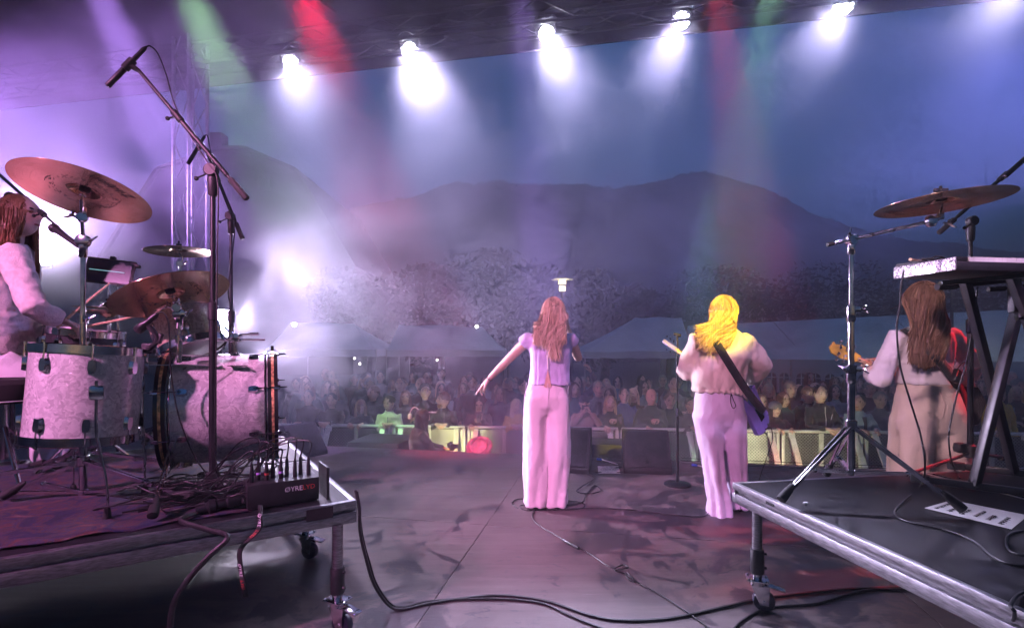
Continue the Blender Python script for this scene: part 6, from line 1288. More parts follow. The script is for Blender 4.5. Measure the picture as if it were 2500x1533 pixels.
# bracelet, shoes
wr = S1.W(J['wrL']); MB().lathe([(.027, -.003), (.030, 0), (.027, .003)], 18, frame(wr - (wr - S1.W(J['elL'])).normalized() * .012, wr - S1.W(J['elL'])), caps=False).build('bracelet', M['strap'], S1.t)
def long_back_hair(P, m, n, tip, spread, wave=.004, seed=3, ponytail=False, L_=(.30, .45), width=.0023, tilt=(0, 0), xoff=0.0, taper=.6):
    """hair seen from behind: strands leave the scalp, hug it and fall down the back to about tip (local)"""
    q = random.Random(seed); hc = Vector(P.j['hed']); Rl = P.R.inverted() @ P.hR; st_ = []
    for i in range(n):
        a = q.uniform(-.50, math.pi + .50); ca = math.cos(a); x1 = spread * ca; e = Vector((tip[0] + x1 * taper + q.gauss(0, .014), tip[1] + q.gauss(0, .010), tip[2] + q.uniform(-.03, .16) + abs(ca) * .05))
        th0 = q.uniform(.05, 1.0); th1 = q.uniform(1.55, 1.95); lift = 1.0 + q.uniform(.0, .07); pts_ = []
        for k in range(4):
            th = th0 + (th1 - th0) * k / 3; f = lift * (1 + .03 * k); pts_.append(hc + Rl @ Vector((math.sin(th) * ca * .088 * f, math.sin(th) * math.sin(a) * .104 * f + .012, math.cos(th) * .116 * lift + .008)))
        low = Vector((tip[0] * .45 + hc.x * .55 + x1 * 1.0, tip[1] - .005 + q.gauss(0, .006), hc.z * .5 + e.z * .5 - .03))
        c = spline(pts_ + [low, e], 4); ph = q.random() * 6.28; fr = q.uniform(14, 20)
        out = []
        for w_ in c: t = max(0, (hc.z - w_.z) / .4); out.append(P.W(w_ + Vector((wave * t * math.sin(ph + w_.z * fr), wave * t * .6 * math.cos(ph * 1.3 + w_.z * fr), 0))))
        st_.append(out)
    mb = hair_cap(P, 'long', m, seed, .010, .014, (.083, .099, .110)); h = ribbon_hair(st_, width * P.k); mb.add(h.v, h.f); return mb
hb = long_back_hair(S1, M['fair'], 2800, lw(1320, 838, YS - .145), .115, .008, 3, L_=(.3, .4), taper=.95)
hb.build('hair', M['fair'], S1.t, angle=80)
q = random.Random(8); hc = Vector(J['hed']); kn = hc + Vector((.004, .118, .035)); st_ = []
for i in range(700):                                   # half-up ponytail over the loose hair
    a = q.uniform(-.3, math.pi + .3); zz = q.uniform(.35, .8); rr = math.sqrt(1 - zz * zz); s0 = hc + Vector((rr * math.cos(a) * .090, rr * math.sin(a) * .108 + .014, zz * .118 + .010)); e = kn + Vector((q.gauss(0, .028), .03 + q.gauss(0, .012), -.30 - q.random() * .14)); st_.append([S1.W(p) for p in spline([s0, s0.lerp(kn, .5) + (s0.lerp(kn, .5) - hc).normalized() * .012, kn + Vector((q.gauss(0, .008), q.gauss(0, .006), q.gauss(0, .006))), kn + Vector((q.gauss(0, .014), .028, -.08)), kn + Vector((q.gauss(0, .024), .034, -.19)), e], 4)])
ribbon_hair(st_, .0022).build('ponytail', M['fair'], S1.t, angle=80)
MB().lathe([(.016, -.006), (.021, 0), (.016, .006)], 14, frame(S1.W(kn), S1.D((0, .6, -.3))), caps=False).build('hair_tie', M['strap'], S1.t)
mr = S1.W(J['wrR']); t = thing('handheld_microphone', 'microphone in the raised hand of the singer, hidden behind her head', 'microphone', mr); mt = S1.W((-.02, -.13, 1.52)); MB().lathe([(.012, 0), (.016, .12), (.018, .15)], 12, frame(mr + Vector((0, .05, -.04)), mt - mr)).build('handle', M['black_metal'], t); MB().ball(mr + Vector((0, .05, -.04)) + (mt - mr).normalized() * .17, .025, 12, 8).build('grille', M['black_metal'], t)

# ---------------------------------------------------------------- guitarist
gb = on(1752, 1236, 0); G1 = Person('guitarist in a cream jacket with long blond hair, seen from behind', gb, math.pi, 1.71); YG = gb.y
def gw(px, py, Y=None): return G1.inv(at(px, py, Y or YG))
J = dict(hed=gw(1738, 750, YG + .02), nek=gw(1742, 792), che=gw(1738, 850), wai=gw(1732, 915), pel=gw(1730, 955), shL=gw(1678, 828), shR=gw(1796, 825), elL=gw(1655, 892, YG + .10), wrL=gw(1668, 868, YG + .34), elR=gw(1828, 878, YG + .04), wrR=gw(1800, 938, YG + .24), hipL=gw(1702, 975), hipR=gw(1760, 975), knL=gw(1712, 1110, YG + .02), knR=gw(1772, 1105, YG - .02), anL=gw(1728, 1232, YG), anR=gw(1776, 1214, YG + .10))
body(G1, J, top=None, head_R=headrot(14, -4), voxel=.012, hands=dict(L=dict(curl=.9), R=dict(curl=.6)), hs=1.0)
mb = MB()
rws = [(gw(1728, 945), .190, .135), (gw(1729, 938), .205, .148), (gw(1730, 915), .205, .150), (gw(1733, 880), .205, .150), (gw(1736, 850), .215, .148), (gw(1737, 826), .205, .130), (gw(1738, 806), .150, .105), (gw(1740, 793), .085, .085), (gw(1740, 786), .070, .072)]
loft(mb, [(G1.W(c), G1.D((w_, 0, 0)), G1.D((0, d_, 0))) for c, w_, d_ in rws], 28)
for S_ in 'LR':
    sh, e, w_ = Vector(J['sh' + S_]), Vector(J['el' + S_]), Vector(J['wr' + S_]); c = Vector(J['che']); mb.tube([G1.W(c.lerp(sh, .5)), G1.W(sh), G1.W(sh.lerp(e, .5)), G1.W(e), G1.W(e.lerp(w_, .5)), G1.W(e.lerp(w_, .92))], [.09, .086, .088, .088, .076, .052], 16)
def jack_f(co, no):
    out = co.copy()
    for i, p in enumerate(co):
        l = G1.inv(p); d = .016 * noise.noise((l.x * 7, l.y * 7, l.z * 6)) + .013 * noise.noise((l.x * 18 + l.z * 6, l.y * 16, l.z * 9)) + .004 * noise.noise((l.x * 40, l.y * 40, l.z * 24)) - .010 * math.exp(-((abs(l.x) - .165) / .010) ** 2) * (l.y > 0) * (l.z > 1.0)
        if l.z < 1.0 and abs(l.x) < .24: d += .008 * math.sin(math.atan2(l.y, l.x) * 26 + 2 * noise.noise((l.x * 9, l.y * 9, 0))) * min(1, (1.0 - l.z) / .03) - .010 * math.exp(-((l.z - .975) / .010) ** 2)
        out[i] = p + no[i] * d
    return out
fuse(mb, .011, 2, jack_f).build('jacket', M['cream'], G1.t, angle=75)
MB().tube(spline([G1.W((.04, .150, .955)), G1.W((.052, .165, .90)), G1.W((.035, .165, .845)), G1.W((.012, .162, .86)), G1.W((.030, .160, .91)), G1.W((.042, .150, .955))], 5), .0026, 6).build('drawcord', M['strap'], G1.t)
def row(px, py, w_, d_, Y=None): return (gw(px, py, Y), w_, d_)
wide_trousers(G1, [row(1730, 930, .165, .120), row(1730, 955, .182, .130), row(1730, 990, .192, .142), row(1730, 1020, .185, .128)],
              [row(1700, 1000, .102, .130), row(1706, 1050, .096, .112), row(1714, 1105, .080, .092), row(1722, 1160, .074, .086), row(1730, 1205, .080, .092), row(1731, 1238, .086, .105), row(1731, 1248, .088, .112)],
              [row(1760, 1000, .100, .128), row(1764, 1050, .090, .108), row(1772, 1105, .074, .090, YG), row(1774, 1160, .066, .084, YG + .04), row(1775, 1196, .068, .088, YG + .08), row(1776, 1219, .072, .098, YG + .10)],
              M['lilac_trouser'], .011, leg_folds(G1, .09, .018, .0, .95, 5.0, 7))
for a, lab in ((J['anL'], 'shoe'), (J['anR'], 'shoe')):
    a = Vector(a); base_z = 0.0; mb = MB(); mb.tube([G1.W((a.x, a.y + .045, .030)), G1.W((a.x, a.y + .0, .035)), G1.W((a.x, a.y - .10, .034)), G1.W((a.x, a.y - .18, .026))], [.030, .040, .042, .026], 12); mb.build(lab, M['strap'], G1.t)
hb = long_back_hair(G1, M['blonde'], 2800, gw(1708, 850, YG - .15), .100, .016, 6, xoff=.03, taper=.95); hb.build('hair', M['blonde'], G1.t, angle=80)
# guitar and strap
M['lav_paint'] = mat('lavender_paint', (.32, .28, .72), .3, var=.05, coat=.5)
g0 = at(1815, 985, YG + .05); t = thing('electric_guitar', 'lavender angular electric guitar at the guitarist\'s hip', 'guitar', g0); nd = (at(1628, 842, YG + .38) - at(1800, 960, YG + .22)).normalized(); fn = Vector((.55, -.8, .05)).normalized(); F4 = frame(g0, fn, nd)
poly = [(-.20, -.07), (-.15, -.105), (.02, -.10), (.16, -.115), (.17, -.07), (.09, -.045), (.09, .04), (.17, .06), (.20, .12), (.0, .11), (-.17, .12), (-.22, .04)]
mb = MB(); Mx = F4 @ Matrix.Translation((0, 0, -.02)); mb.prism(poly, .04, Mx); o = mb.build('body', M['lav_paint'], t, smooth=False); bv = o.modifiers.new('b', 'BEVEL'); bv.width = .006; bv.segments = 2
MB().box(F4 @ Vector((-.05, -.01, .0215)), (.13, .055, .005), F4.to_3x3()).build('cover_plate', M['black_plastic'], t, smooth=False)
ne = at(1626, 840, YG + .40); ns = F4 @ Vector((.08, 0, -.03)); MB().beam(ns, ne, .048, .022, bev=.006).build('neck', M['wood'], t)
hd = MB().beam(ne - nd * .02, ne + nd * .13, .075, .016, up=(0, -.3, 1), bev=.004).build('headstock', M['lav_paint'], t)
for u in range(3):
    for sg in (-1, 1): p = ne + nd * (.02 + .035 * u) + Vector((0, 0, .045 * sg)); MB().tube([p, p + Vector((0, 0, .02 * sg))], [.004, .007], 6).build('tuning_peg', M['chrome'], hd)
for a_, b_ in ((-.20, .05), (-.19, -.03), (-.14, -.09)): MB().lathe([(.006, 0), (.008, .004), (.004, .006)], 10, F4 @ Matrix.Translation((a_, b_, .020))).build('strap_button', M['chrome'], t)
cable('guitar_cable', 'thin guitar cable dropping from the lavender guitar to the floor', [F4 @ Vector((-.21, .02, .0)), at(1855, 1030, YG), at(1858, 1060, YG), at(1845, 1100, YG), at(1828, 1150, YG), on(1815, 1195, .01), on(1800, 1225, Z0)], .0035)
sp_ = spline([at(1700, 790, YG - .06), at(1722, 822, YG - .16), at(1755, 875, YG - .19), at(1790, 930, YG - .18), at(1822, 972, YG - .10), at(1840, 990, YG - .02)], 8); V = []; Fs = []
for i, p in enumerate(sp_): tg = (sp_[min(i + 1, len(sp_) - 1)] - sp_[max(i - 1, 0)]).normalized(); wv = tg.cross(Vector((0, -1, 0))).normalized() * .030; V += [p - wv, p + wv]
for i in range(len(sp_) - 1): Fs.append((2 * i, 2 * i + 1, 2 * i + 3, 2 * i + 2))
o = MB().add(V, Fs).build('strap', M['strap'], t); o.modifiers.new('thick', 'SOLIDIFY').thickness = .005

# ---------------------------------------------------------------- bassist
YB = 3.42; bb3 = at(2228, 1180, YB); bb3.z = 0; B1 = Person('bassist in a white blouse and beige trousers with long brown hair', bb3, math.pi + R(-6), 1.74)
def bw(px, py, Y=None): return B1.inv(at(px, py, Y or YB))
J = dict(hed=bw(2216, 724), nek=bw(2222, 775), che=bw(2222, 830), wai=bw(2222, 890), pel=bw(2232, 945), shL=bw(2160, 810), shR=bw(2290, 810), elL=bw(2116, 912, YB + .04), wrL=bw(2098, 892, YB + .30), elR=bw(2336, 868, YB + .05), wrR=bw(2320, 915, YB + .26), hipL=bw(2196, 985), hipR=bw(2268, 985), knL=bw(2192, 1130), knR=bw(2272, 1130), anL=bw(2190, 1265), anR=bw(2276, 1265))
body(B1, J, top=None, head_R=headrot(10, -6), voxel=.012, hands=dict(L=dict(curl=.8, d=(-.1, -.5, .8)), R=dict(curl=.6)))
mb = MB(); rws = [(bw(2226, 925), .165, .125), (bw(2224, 905), .155, .118), (bw(2223, 880), .155, .115), (bw(2222, 850), .170, .120), (bw(2222, 825), .182, .118), (bw(2222, 802), .165, .098), (bw(2222, 786), .085, .075)]
loft(mb, [(B1.W(c), B1.D((w_, 0, 0)), B1.D((0, d_, 0))) for c, w_, d_ in rws], 26)
for S_ in 'LR':
    sh, e, w_ = Vector(J['sh' + S_]), Vector(J['el' + S_]), Vector(J['wr' + S_]); c = Vector(J['che']); mb.tube([B1.W(c.lerp(sh, .5)), B1.W(sh), B1.W(sh.lerp(e, .5)), B1.W(e), B1.W(e.lerp(w_, .5)), B1.W(e.lerp(w_, .85))], [.07, .066, .062, .072, .074, .058], 16)
def bl_f(co, no):
    out = co.copy()
    for i, p in enumerate(co): l = B1.inv(p); out[i] = p + no[i] * (.005 * noise.noise((l.x * 10, l.y * 10, l.z * 30)) + .005 * noise.noise((l.x * 20, l.y * 20, l.z * 12)) + .003 * noise.noise((l.x * 46, l.y * 46, l.z * 60)) - .008 * math.exp(-((abs(l.x) - .10) / .007) ** 2) * (l.y > 0) * (l.z < 1.33))
    return out
fuse(mb, .011, 2, bl_f).build('blouse', M['blouse'], B1.t, angle=75)
def br_(px, py, w_, d_): return (bw(px, py), w_, d_)
wide_trousers(B1, [br_(2228, 912, .150, .115), br_(2230, 945, .172, .128), br_(2234, 990, .200, .150), br_(2236, 1035, .205, .140)], [br_(2194, 1010, .112, .14), br_(2190, 1080, .112, .125), br_(2186, 1160, .112, .12), br_(2186, 1260, .115, .12), br_(2186, 1300, .115, .12)], [br_(2274, 1010, .112, .14), br_(2276, 1080, .110, .125), br_(2278, 1160, .110, .12), br_(2278, 1260, .115, .12), br_(2278, 1300, .115, .12)], M['tan'], .012, leg_folds(B1, .1, .018, .0, .95, 9.0, 7))
MB().tube([B1.W((.0, .128, 1.0)), B1.W((.0, .165, .93)), B1.W((0, .150, .84))], .0022, 5).build('seam', M['tan'], B1.t)
hb = long_back_hair(B1, M['brown'], 2800, bw(2226, 886, YB - .14), .105, .004, 12, taper=.75); hb.build('hair', M['brown'], B1.t, angle=80)
M['amber'] = mat('amber_headstock', (.62, .40, .06), .3, var=.25, scale=12, coat=.4)
n0 = at(2280, 950, YB + .25); n1_ = at(2062, 862, YB + .20); hs_ = at(1985, 838, YB + .19); t = thing('bass_guitar', 'bass guitar with amber headstock held by the bassist', 'guitar', n0); nd = (n1_ - n0).normalized()
MB().beam(n0, n1_, .050, .024, up=(0, -.4, 1), bev=.007).build('neck', M['wood'], t)
F4 = frame(n1_, Vector((.1, -1, .1)), nd); hd = MB().prism([(-.02, -.025), (.05, -.04), (.14, -.050), (.185, -.035), (.20, -.05), (.215, .0), (.19, .035), (.12, .045), (.04, .035), (-.02, .025)], .016, F4 @ Matrix.Translation((0, 0, -.008))).build('headstock', M['amber'], t, smooth=False)
for u in (.05, .10, .15):
    for sg in (-1, 1): c = F4 @ Vector((u, sg * .045, .0)); mb = MB(); mb.tube([F4 @ Vector((u, sg * .026, .010)), F4 @ Vector((u, sg * .055, .010))], .004, 6); mb.ball(F4 @ Vector((u, sg * .068, .010)), (.012, .009, .012), 8, 6); mb.lathe([(.010, 0), (.010, .014)], 10, F4 @ Matrix.Translation((u, sg * .022, .008))); mb.build('tuning_peg', M['chrome'], hd)
MB().lathe([(.030, -.006), (.033, 0), (.030, .006)], 16, frame(n0.lerp(n1_, .86), nd), caps=False).build('capo', M['chrome'], t)
bp0 = at(2290, 965, YB + .24); F4 = frame(bp0, Vector((.1, -1, .0)), nd); MB().prism([(.16, -.05), (.10, -.15), (-.02, -.12), (-.14, -.16), (-.24, -.08), (-.24, .08), (-.14, .16), (-.02, .12), (.10, .14), (.16, .05)], .04, F4 @ Matrix.Translation((0, 0, -.02))).build('body', M['strap'], t, smooth=False)
sp_ = spline([at(2175, 790, YB - .04), at(2210, 815, YB - .125), at(2262, 868, YB - .165), at(2290, 905, YB - .15), at(2318, 950, YB - .06), at(2326, 985, YB + .1)], 8); V = []; Fs = []
for i, p in enumerate(sp_): tg = (sp_[min(i + 1, len(sp_) - 1)] - sp_[max(i - 1, 0)]).normalized(); wv = tg.cross(Vector((0, -1, 0))).normalized() * .030; V += [p - wv, p + wv]
for i in range(len(sp_) - 1): Fs.append((2 * i, 2 * i + 1, 2 * i + 3, 2 * i + 2))
o = MB().add(V, Fs).build('strap', M['strap'], t); o.modifiers.new('thick', 'SOLIDIFY').thickness = .005
tp = at(2302, 905, YB - .20); t = thing('wireless_pack', 'small black radio pack clipped to the bassist\'s strap', 'radio pack', tp); MB().box(tp, (.055, .03, .085), Euler((0, R(25), R(20))).to_matrix(), bev=.006).build('case', M['black_plastic'], t); MB().tube(spline([tp + Vector((0, 0, .04)), tp + Vector((.04, -.01, .09)), tp + Vector((.09, 0, .04)), tp + Vector((.07, .0, -.05))], 6), .003, 6).build('lead', M['cable'], t); MB().box(tp + Vector((-.012, -.02, .02)), (.006, .004, .04), Euler((0, R(25), R(20))).to_matrix()).build('red_mark', M['print_red'], t, smooth=False)
hm = B1.W(Vector(J['hed']) + Vector((.085, -.02, -.02))); MB().tube(spline([hm, hm + Vector((-.03, .04, -.01)), hm + Vector((-.03, .09, -.03))], 5), .004, 6).build('headset_microphone', M['black_plastic'], B1.t)

# ---------------------------------------------------------------- drummer, turned to the right in profile
YD = 2.92; db = at(20, 1180, YD); db.z = RT; D1 = Person('drummer in a pale lace top playing behind the crash cymbal', db, R(98), 1.66)
def dw(px, py, Y=None): return D1.inv(at(px, py, Y or YD))
J = dict(pel=dw(-2, 880), wai=dw(8, 800), che=dw(14, 690), nek=dw(22, 585), hed=dw(52, 520, YD), shL=dw(34, 612, YD + .17), shR=dw(30, 615, YD - .17), elR=dw(82, 742, YD - .24), wrR=dw(152, 772, YD - .10), elL=dw(70, 770, YD + .22), wrL=dw(118, 800, YD + .12), hipL=dw(0, 885, YD + .09), hipR=dw(0, 885, YD - .09), knL=dw(140, 910, YD + .25), knR=dw(120, 930, YD - .02), anL=dw(150, 1100, YD + .3), anR=dw(110, 1105, YD + .05))
body(D1, J, top=None, head_R=headrot(0, -4), voxel=.012, hands=dict(R=dict(curl=1.1, up=(0, -.2, 1)), L=dict(curl=1.1, up=(0, -.2, 1))))
mb = MB(); rws = [(dw(2, 850), .165, .125), (dw(6, 810), .155, .118), (dw(12, 750), .150, .115), (dw(14, 690), .165, .120), (dw(18, 640), .180, .115), (dw(22, 608), .15, .095), (dw(24, 586), .075, .07)]
loft(mb, [(D1.W(c), D1.D((w_, 0, 0)), D1.D((0, d_, 0))) for c, w_, d_ in rws], 24)
for S_ in 'LR':
    sh, e, w_ = Vector(J['sh' + S_]), Vector(J['el' + S_]), Vector(J['wr' + S_]); c = Vector(J['che']); mb.tube([D1.W(c.lerp(sh, .5)), D1.W(sh), D1.W(sh.lerp(e, .5)), D1.W(e), D1.W(e.lerp(w_, .5)), D1.W(e.lerp(w_, .86))], [.07, .076, .066, .062, .058, .046], 14)
def dr_f(co, no):
    out = co.copy()
    for i, p in enumerate(co): l = D1.inv(p); out[i] = p + no[i] * (.006 * noise.noise((l.x * 8, l.y * 8, l.z * 34)) + .005 * noise.noise((l.x * 26, l.y * 26, l.z * 26)))
    return out
fuse(mb, .010, 2, dr_f).build('lace_top', M['lace'], D1.t, angle=75)
mb = MB(); loft(mb, [(D1.W(dw(2, 850)), D1.D((.15, 0, 0)), D1.D((0, .11, 0))), (D1.W(dw(0, 885)), D1.D((.18, 0, 0)), D1.D((0, .15, 0))), (D1.W(dw(0, 915)), D1.D((.16, 0, 0)), D1.D((0, .13, 0)))], 18)
for S_ in 'LR': mb.tube([D1.W(J['hip' + S_]), D1.W(J['kn' + S_]), D1.W(J['an' + S_])], [.105, .085, .07], 12)
fuse(mb, .014, 3, nfold(.008, 9, 12, 4)).build('trousers', M['blouse'], D1.t, angle=75)
style_hair(D1, 'long', M['auburn'], 21, .36, 2600, .0021)
for (a, b), lb in ((((136, 788), (262, 683)), 'drum stick raised in the drummer\'s near hand'), (((108, 806), (352, 756)), 'drum stick reaching under the tilted cymbal from the far hand')):
    pa_, pb_ = at(a[0], a[1], YD - .12 if a[0] > 120 else YD + .1), at(b[0], b[1], YD + .05 if a[0] > 120 else YD - .1); t = thing('drum_stick', lb, 'drumstick', pa_); MB().tube([pa_, pa_.lerp(pb_, .8), pa_.lerp(pb_, .96), pb_], [.0075, .0072, .004, .0035], 8).build('shaft', M['wood'], t); MB().ball(pb_, (.0065, .0065, .0065), 8, 6).build('tip', M['wood'], t)
# ================================================================ the crowd behind the barrier
CL = {k: cloth('crowd_' + k, c) for k, c in dict(cream=(.66, .66, .46), black=(.014, .014, .017), navy=(.02, .03, .06), maroon=(.10, .035, .04), yellow=(.62, .40, .05), grey=(.16, .16, .17), blue=(.05, .09, .28), brown=(.07, .05, .04), denim=(.24, .33, .40), teal=(.03, .10, .11), pattern=(.42, .30, .22), white=(.6, .6, .58), green=(.05, .08, .05)).items()}
def crowd_person(label, px, py_top, yoff, top, hair, hm, H=1.72, yaw=0, hy=0, hp=0, hr=0, arms='rail', smile=False, skin='skin', loose=1.05, group='front row along the barrier', lean=.0, legs=True, hpx=None, voxel=.016, seed=1, fat=1.0):
    """someone whose head top shows at that note position, yoff metres behind the barrier"""
    a0 = at(px, 1000, 9); rel = Vector((a0.x, a0.y, 0)); u = (Vector((-3.90, 9.03, 0)) + BD * 0); dirv = Vector((a0.x / a0.y, 1, 0))
    # intersect the sight line with the line yoff behind the barrier
    B0 = Vector((BA.x, BA.y, 0)) + BN * yoff; den = dirv.x * BN.x + dirv.y * BN.y; tt_ = (B0.x * BN.x + B0.y * BN.y) / den; p = dirv * tt_
    ztop = at(px, py_top, p.y).z; Hs = max(1.30, (ztop - GZ)); Hn = Hs
    if Hs > 1.95: Hn = 1.95
    P = Person(label, (p.x, p.y, GZ), yaw, Hn, group=group); k = P.k
    L = -lean; dz = 0
    J = dict(hed=(0, -.005 + L, 1.575), nek=(0, .015 + L * .9, 1.43), che=(0, L * .6, 1.24), wai=(0, L * .25, 1.06), shL=(.165, .01 + L * .85, 1.355), shR=(-.165, .01 + L * .85, 1.355)); hands = {}; ep = {}
    rz = (1.10 + .03) / k; ry = -(yoff - .0) / k
    if arms == 'rail': J.update(wrL=(.12, ry + .03, rz), wrR=(-.12, ry + .03, rz)); hands = dict(L=dict(curl=.9, d=(-.5, -.6, -.2)), R=dict(curl=.9, d=(.5, -.6, -.2)))
    elif arms == 'clasp': J.update(wrL=(.08, ry - .05, rz + .02), wrR=(-.08, ry - .05, rz + .02)); hands = dict(L=dict(curl=.8, d=(-.9, -.3, -.1)), R=dict(curl=.8, d=(.9, -.3, -.1)))
    elif arms == 'cup': J.update(wrL=(.06, ry + .10, rz + .10), wrR=(-.12, ry + .03, rz)); hands = dict(L=dict(curl=.9, d=(-.6, -.5, .1)), R=dict(curl=.9, d=(.3, -.7, -.2)))
    elif arms == 'phone': J.update(wrL=(.07, -.24, 1.44), wrR=(-.07, -.24, 1.44)); hands = dict(L=dict(curl=.6, d=(-.4, -.3, .9)), R=dict(curl=.6, d=(.4, -.3, .9))); ep = dict(L=(.5, -.1, .9), R=(-.5, -.1, .9))
    elif arms == 'fold': J.update(wrL=(-.06, -.20, 1.16), wrR=(.06, -.21, 1.14)); hands = dict(L=dict(curl=.5, d=(-1, -.1, 0)), R=dict(curl=.5, d=(1, -.1, .1)))
    elif arms == 'up': J.update(wrL=(.22, -.12, 1.80)); ep = dict(L=(.7, -.1, 1.5))
    for S_ in 'LR':
        v = Vector(J.get('wr' + S_, J0['wr' + S_])) - Vector(J['sh' + S_])
        if v.length > .53: J['wr' + S_] = tuple(Vector(J['sh' + S_]) + v.normalized() * .53)
    body(P, J, top=top, bottom=CL['navy'] if legs else None, head_R=headrot(hy, hp, hr), smile=smile, skin=skin, voxel=voxel, hands=hands, loose=loose, build_legs=legs, elpole=ep, fold=.012, fat=fat, hs=1.1)
    style_hair(P, hair, hm, seed); P.seed = seed
    return P
def extras_hood(P, m):
    c = P.W(Vector(P.j['nek']) + Vector((0, .06, .0))); MB().ball(c, (.10 * P.k, .06 * P.k, .05 * P.k), 12, 8, P.R).build('hood', m, P.t)
def open_line(P, m, w_=.006, z0=1.0, z1=1.40, x=0.0, bulge=.135):
    o = MB(); L_ = [P.W((x, P.j['wai'][1] + (P.j['che'][1] - P.j['wai'][1]) * (z - 1.06) / .18 - bulge * (1 if z < 1.3 else .85), z)) for z in np.linspace(z0, z1, 6)]; o.tube(L_, w_, 5); return o.build('zip', m, P.t)
B = 'barrier'
m1 = crowd_person('laughing man in a cream sweater leaning over the barrier', 942, 951, .22, CL['cream'], 'short', M['darkhair'], hy=-22, hp=6, arms='clasp', smile=True, lean=.20, skin='skin2', seed=2); open_line(m1, M['strap'], .004, 1.22, 1.36, 0, .150)
P_ = crowd_person('tall smiling young man in a black hoodie behind the photographer', 1023, 925, .55, CL['black'], 'short', M['darkhair'], hy=12, arms='fold', smile=True, seed=3); extras_hood(P_, CL['black'])
P_ = crowd_person('bearded man in a black jacket turned towards his neighbour', 1068, 944, .28, CL['black'], 'short', M['brown'], hy=-62, hp=-4, arms='clasp', lean=.10, seed=4); mbb = MB().ball(P_.W(P_.j['hed']) + P_.hR @ Vector((0, -.045, -.085)), (.058, .05, .045), 12, 8, P_.hR); mbb.build('beard', M['brown'], P_.t); open_line(P_, M['grey'], .004, 1.1, 1.38, .03)
P_ = crowd_person('woman in a maroon coat with a pale scarf looking down', 1152, 956, .30, CL['maroon'], 'long', M['darkhair'], hy=6, hp=16, arms='cup', seed=5, H=1.6); MB().tube(spline([P_.W((.05, -.10, 1.42)), P_.W((.03, -.16, 1.3)), P_.W((.02, -.17, 1.15)), P_.W((.04, -.17, 1.02))], 5), [.034] * 16, 8, flat=.5).build('scarf', CL['pattern'], P_.t)
P_ = crowd_person('blond woman in a mustard yellow sweater beside the singer', 1243, 960, .26, CL['yellow'], 'long', M['fair'], hy=22, arms='clasp', lean=.05, seed=6)
P_ = crowd_person('man in a cap and patterned shirt filming with both hands raised', 1406, 952, .34, CL['pattern'], 'crop', M['darkhair'], hp=4, arms='phone', seed=7); cp = P_.W(P_.j['hed']); mbb = MB().ball(cp + P_.hR @ Vector((0, .01, .045)), (.089, .105, .082), 16, 10, P_.hR); mbb.add([cp + P_.hR @ Vector(v) for v in ((-.06, -.085, .065), (.06, -.085, .065), (.045, -.16, .048), (-.045, -.16, .048), (-.06, -.085, .072), (.06, -.085, .072), (.045, -.16, .054), (-.045, -.16, .054))], [(3,2,1,0),(4,5,6,7),(0,1,5,4),(1,2,6,5),(2,3,7,6),(3,0,4,7)]); mbb.build('cap', CL['black'], P_.t)
ph = (P_.W((0, -.27, 1.53))); t = thing('phone', 'phone held up by the man in the cap', 'phone', ph); MB().box(ph, (.15, .012, .075), rz3(.05), bev=.004).build('case', M['black_plastic'], t); MB().box(ph + Vector((.045, -.008, .015)), (.022, .004, .022)).build('camera_bump', M['chrome'], t, smooth=False)
P_ = crowd_person('man in a grey cardigan standing behind the man filming', 1440, 917, .85, CL['grey'], 'crop', M['grey'], hy=5, arms='down', seed=8, group='second row'); open_line(P_, CL['black'], .05, 1.0, 1.38, 0, .105)
P_ = crowd_person('blond woman with a bob in a black shirt holding a cup', 1468, 953, .26, CL['black'], 'bob', M['blonde'], hr=6, hy=-5, arms='cup', seed=9, H=1.6)
P_ = crowd_person('young man in a blue shirt behind the blond woman', 1502, 934, .72, CL['blue'], 'crop', M['darkhair'], hp=8, arms='down', seed=10, group='second row')
P_ = crowd_person('bald man with a moustache in a dark jacket holding a cup', 1567, 936, .26, CL['green'], 'bald', M['grey'], hy=14, arms='cup', seed=11, skin='skin2', H=1.8, fat=1.08); MB().ball(P_.W(P_.j['hed']) + P_.hR @ Vector((0, -.088, -.040)), (.028, .008, .006), 10, 6, P_.hR).build('moustache', M['grey'], P_.t)
P_ = crowd_person('heavy man in a brown jacket with clasped hands by the stand', 1659, 957, .26, CL['brown'], 'short', M['darkhair'], hy=-10, arms='clasp', lean=.08, seed=12, skin='skin2', fat=1.10)
P_ = crowd_person('woman in a dark beanie right of the guitar', 1866, 968, .30, CL['black'], 'long', M['darkhair'], hy=-8, hp=-3, arms='rail', seed=13, H=1.6); c_ = P_.W(P_.j['hed']); MB().ball(c_ + P_.hR @ Vector((0, .016, .042)), (.094, .110, .092), 16, 10, P_.hR).build('beanie', CL['grey'], P_.t)
P_ = crowd_person('curly haired woman behind the woman in the beanie', 1886, 944, .70, CL['teal'], 'curly', M['copper'], hy=8, arms='down', seed=14, group='second row')
P_ = crowd_person('smiling man behind the man in the zip jacket', 1946, 932, .70, CL['black'], 'short', M['brown'], hy=10, smile=True, arms='down', seed=15, group='second row')
P_ = crowd_person('stern man in a black jacket with a pale zip', 1974, 928, .26, CL['black'], 'crop', M['darkhair'], arms='clasp', seed=16, H=1.82); open_line(P_, CL['white'], .0045, .98, 1.40, .0, .138); MB().tube([P_.W((.075, -.135, 1.22)), P_.W((.10, -.132, 1.30))], .004, 5).build('pocket_zip', CL['white'], P_.t)
P_ = crowd_person('man in a pale denim jacket looking left past the chrome stand', 2066, 950, .26, CL['denim'], 'crop', M['darkhair'], hy=-48, arms='rail', seed=17, skin='skin2'); open_line(P_, CL['black'], .028, 1.0, 1.36, .02, .122)
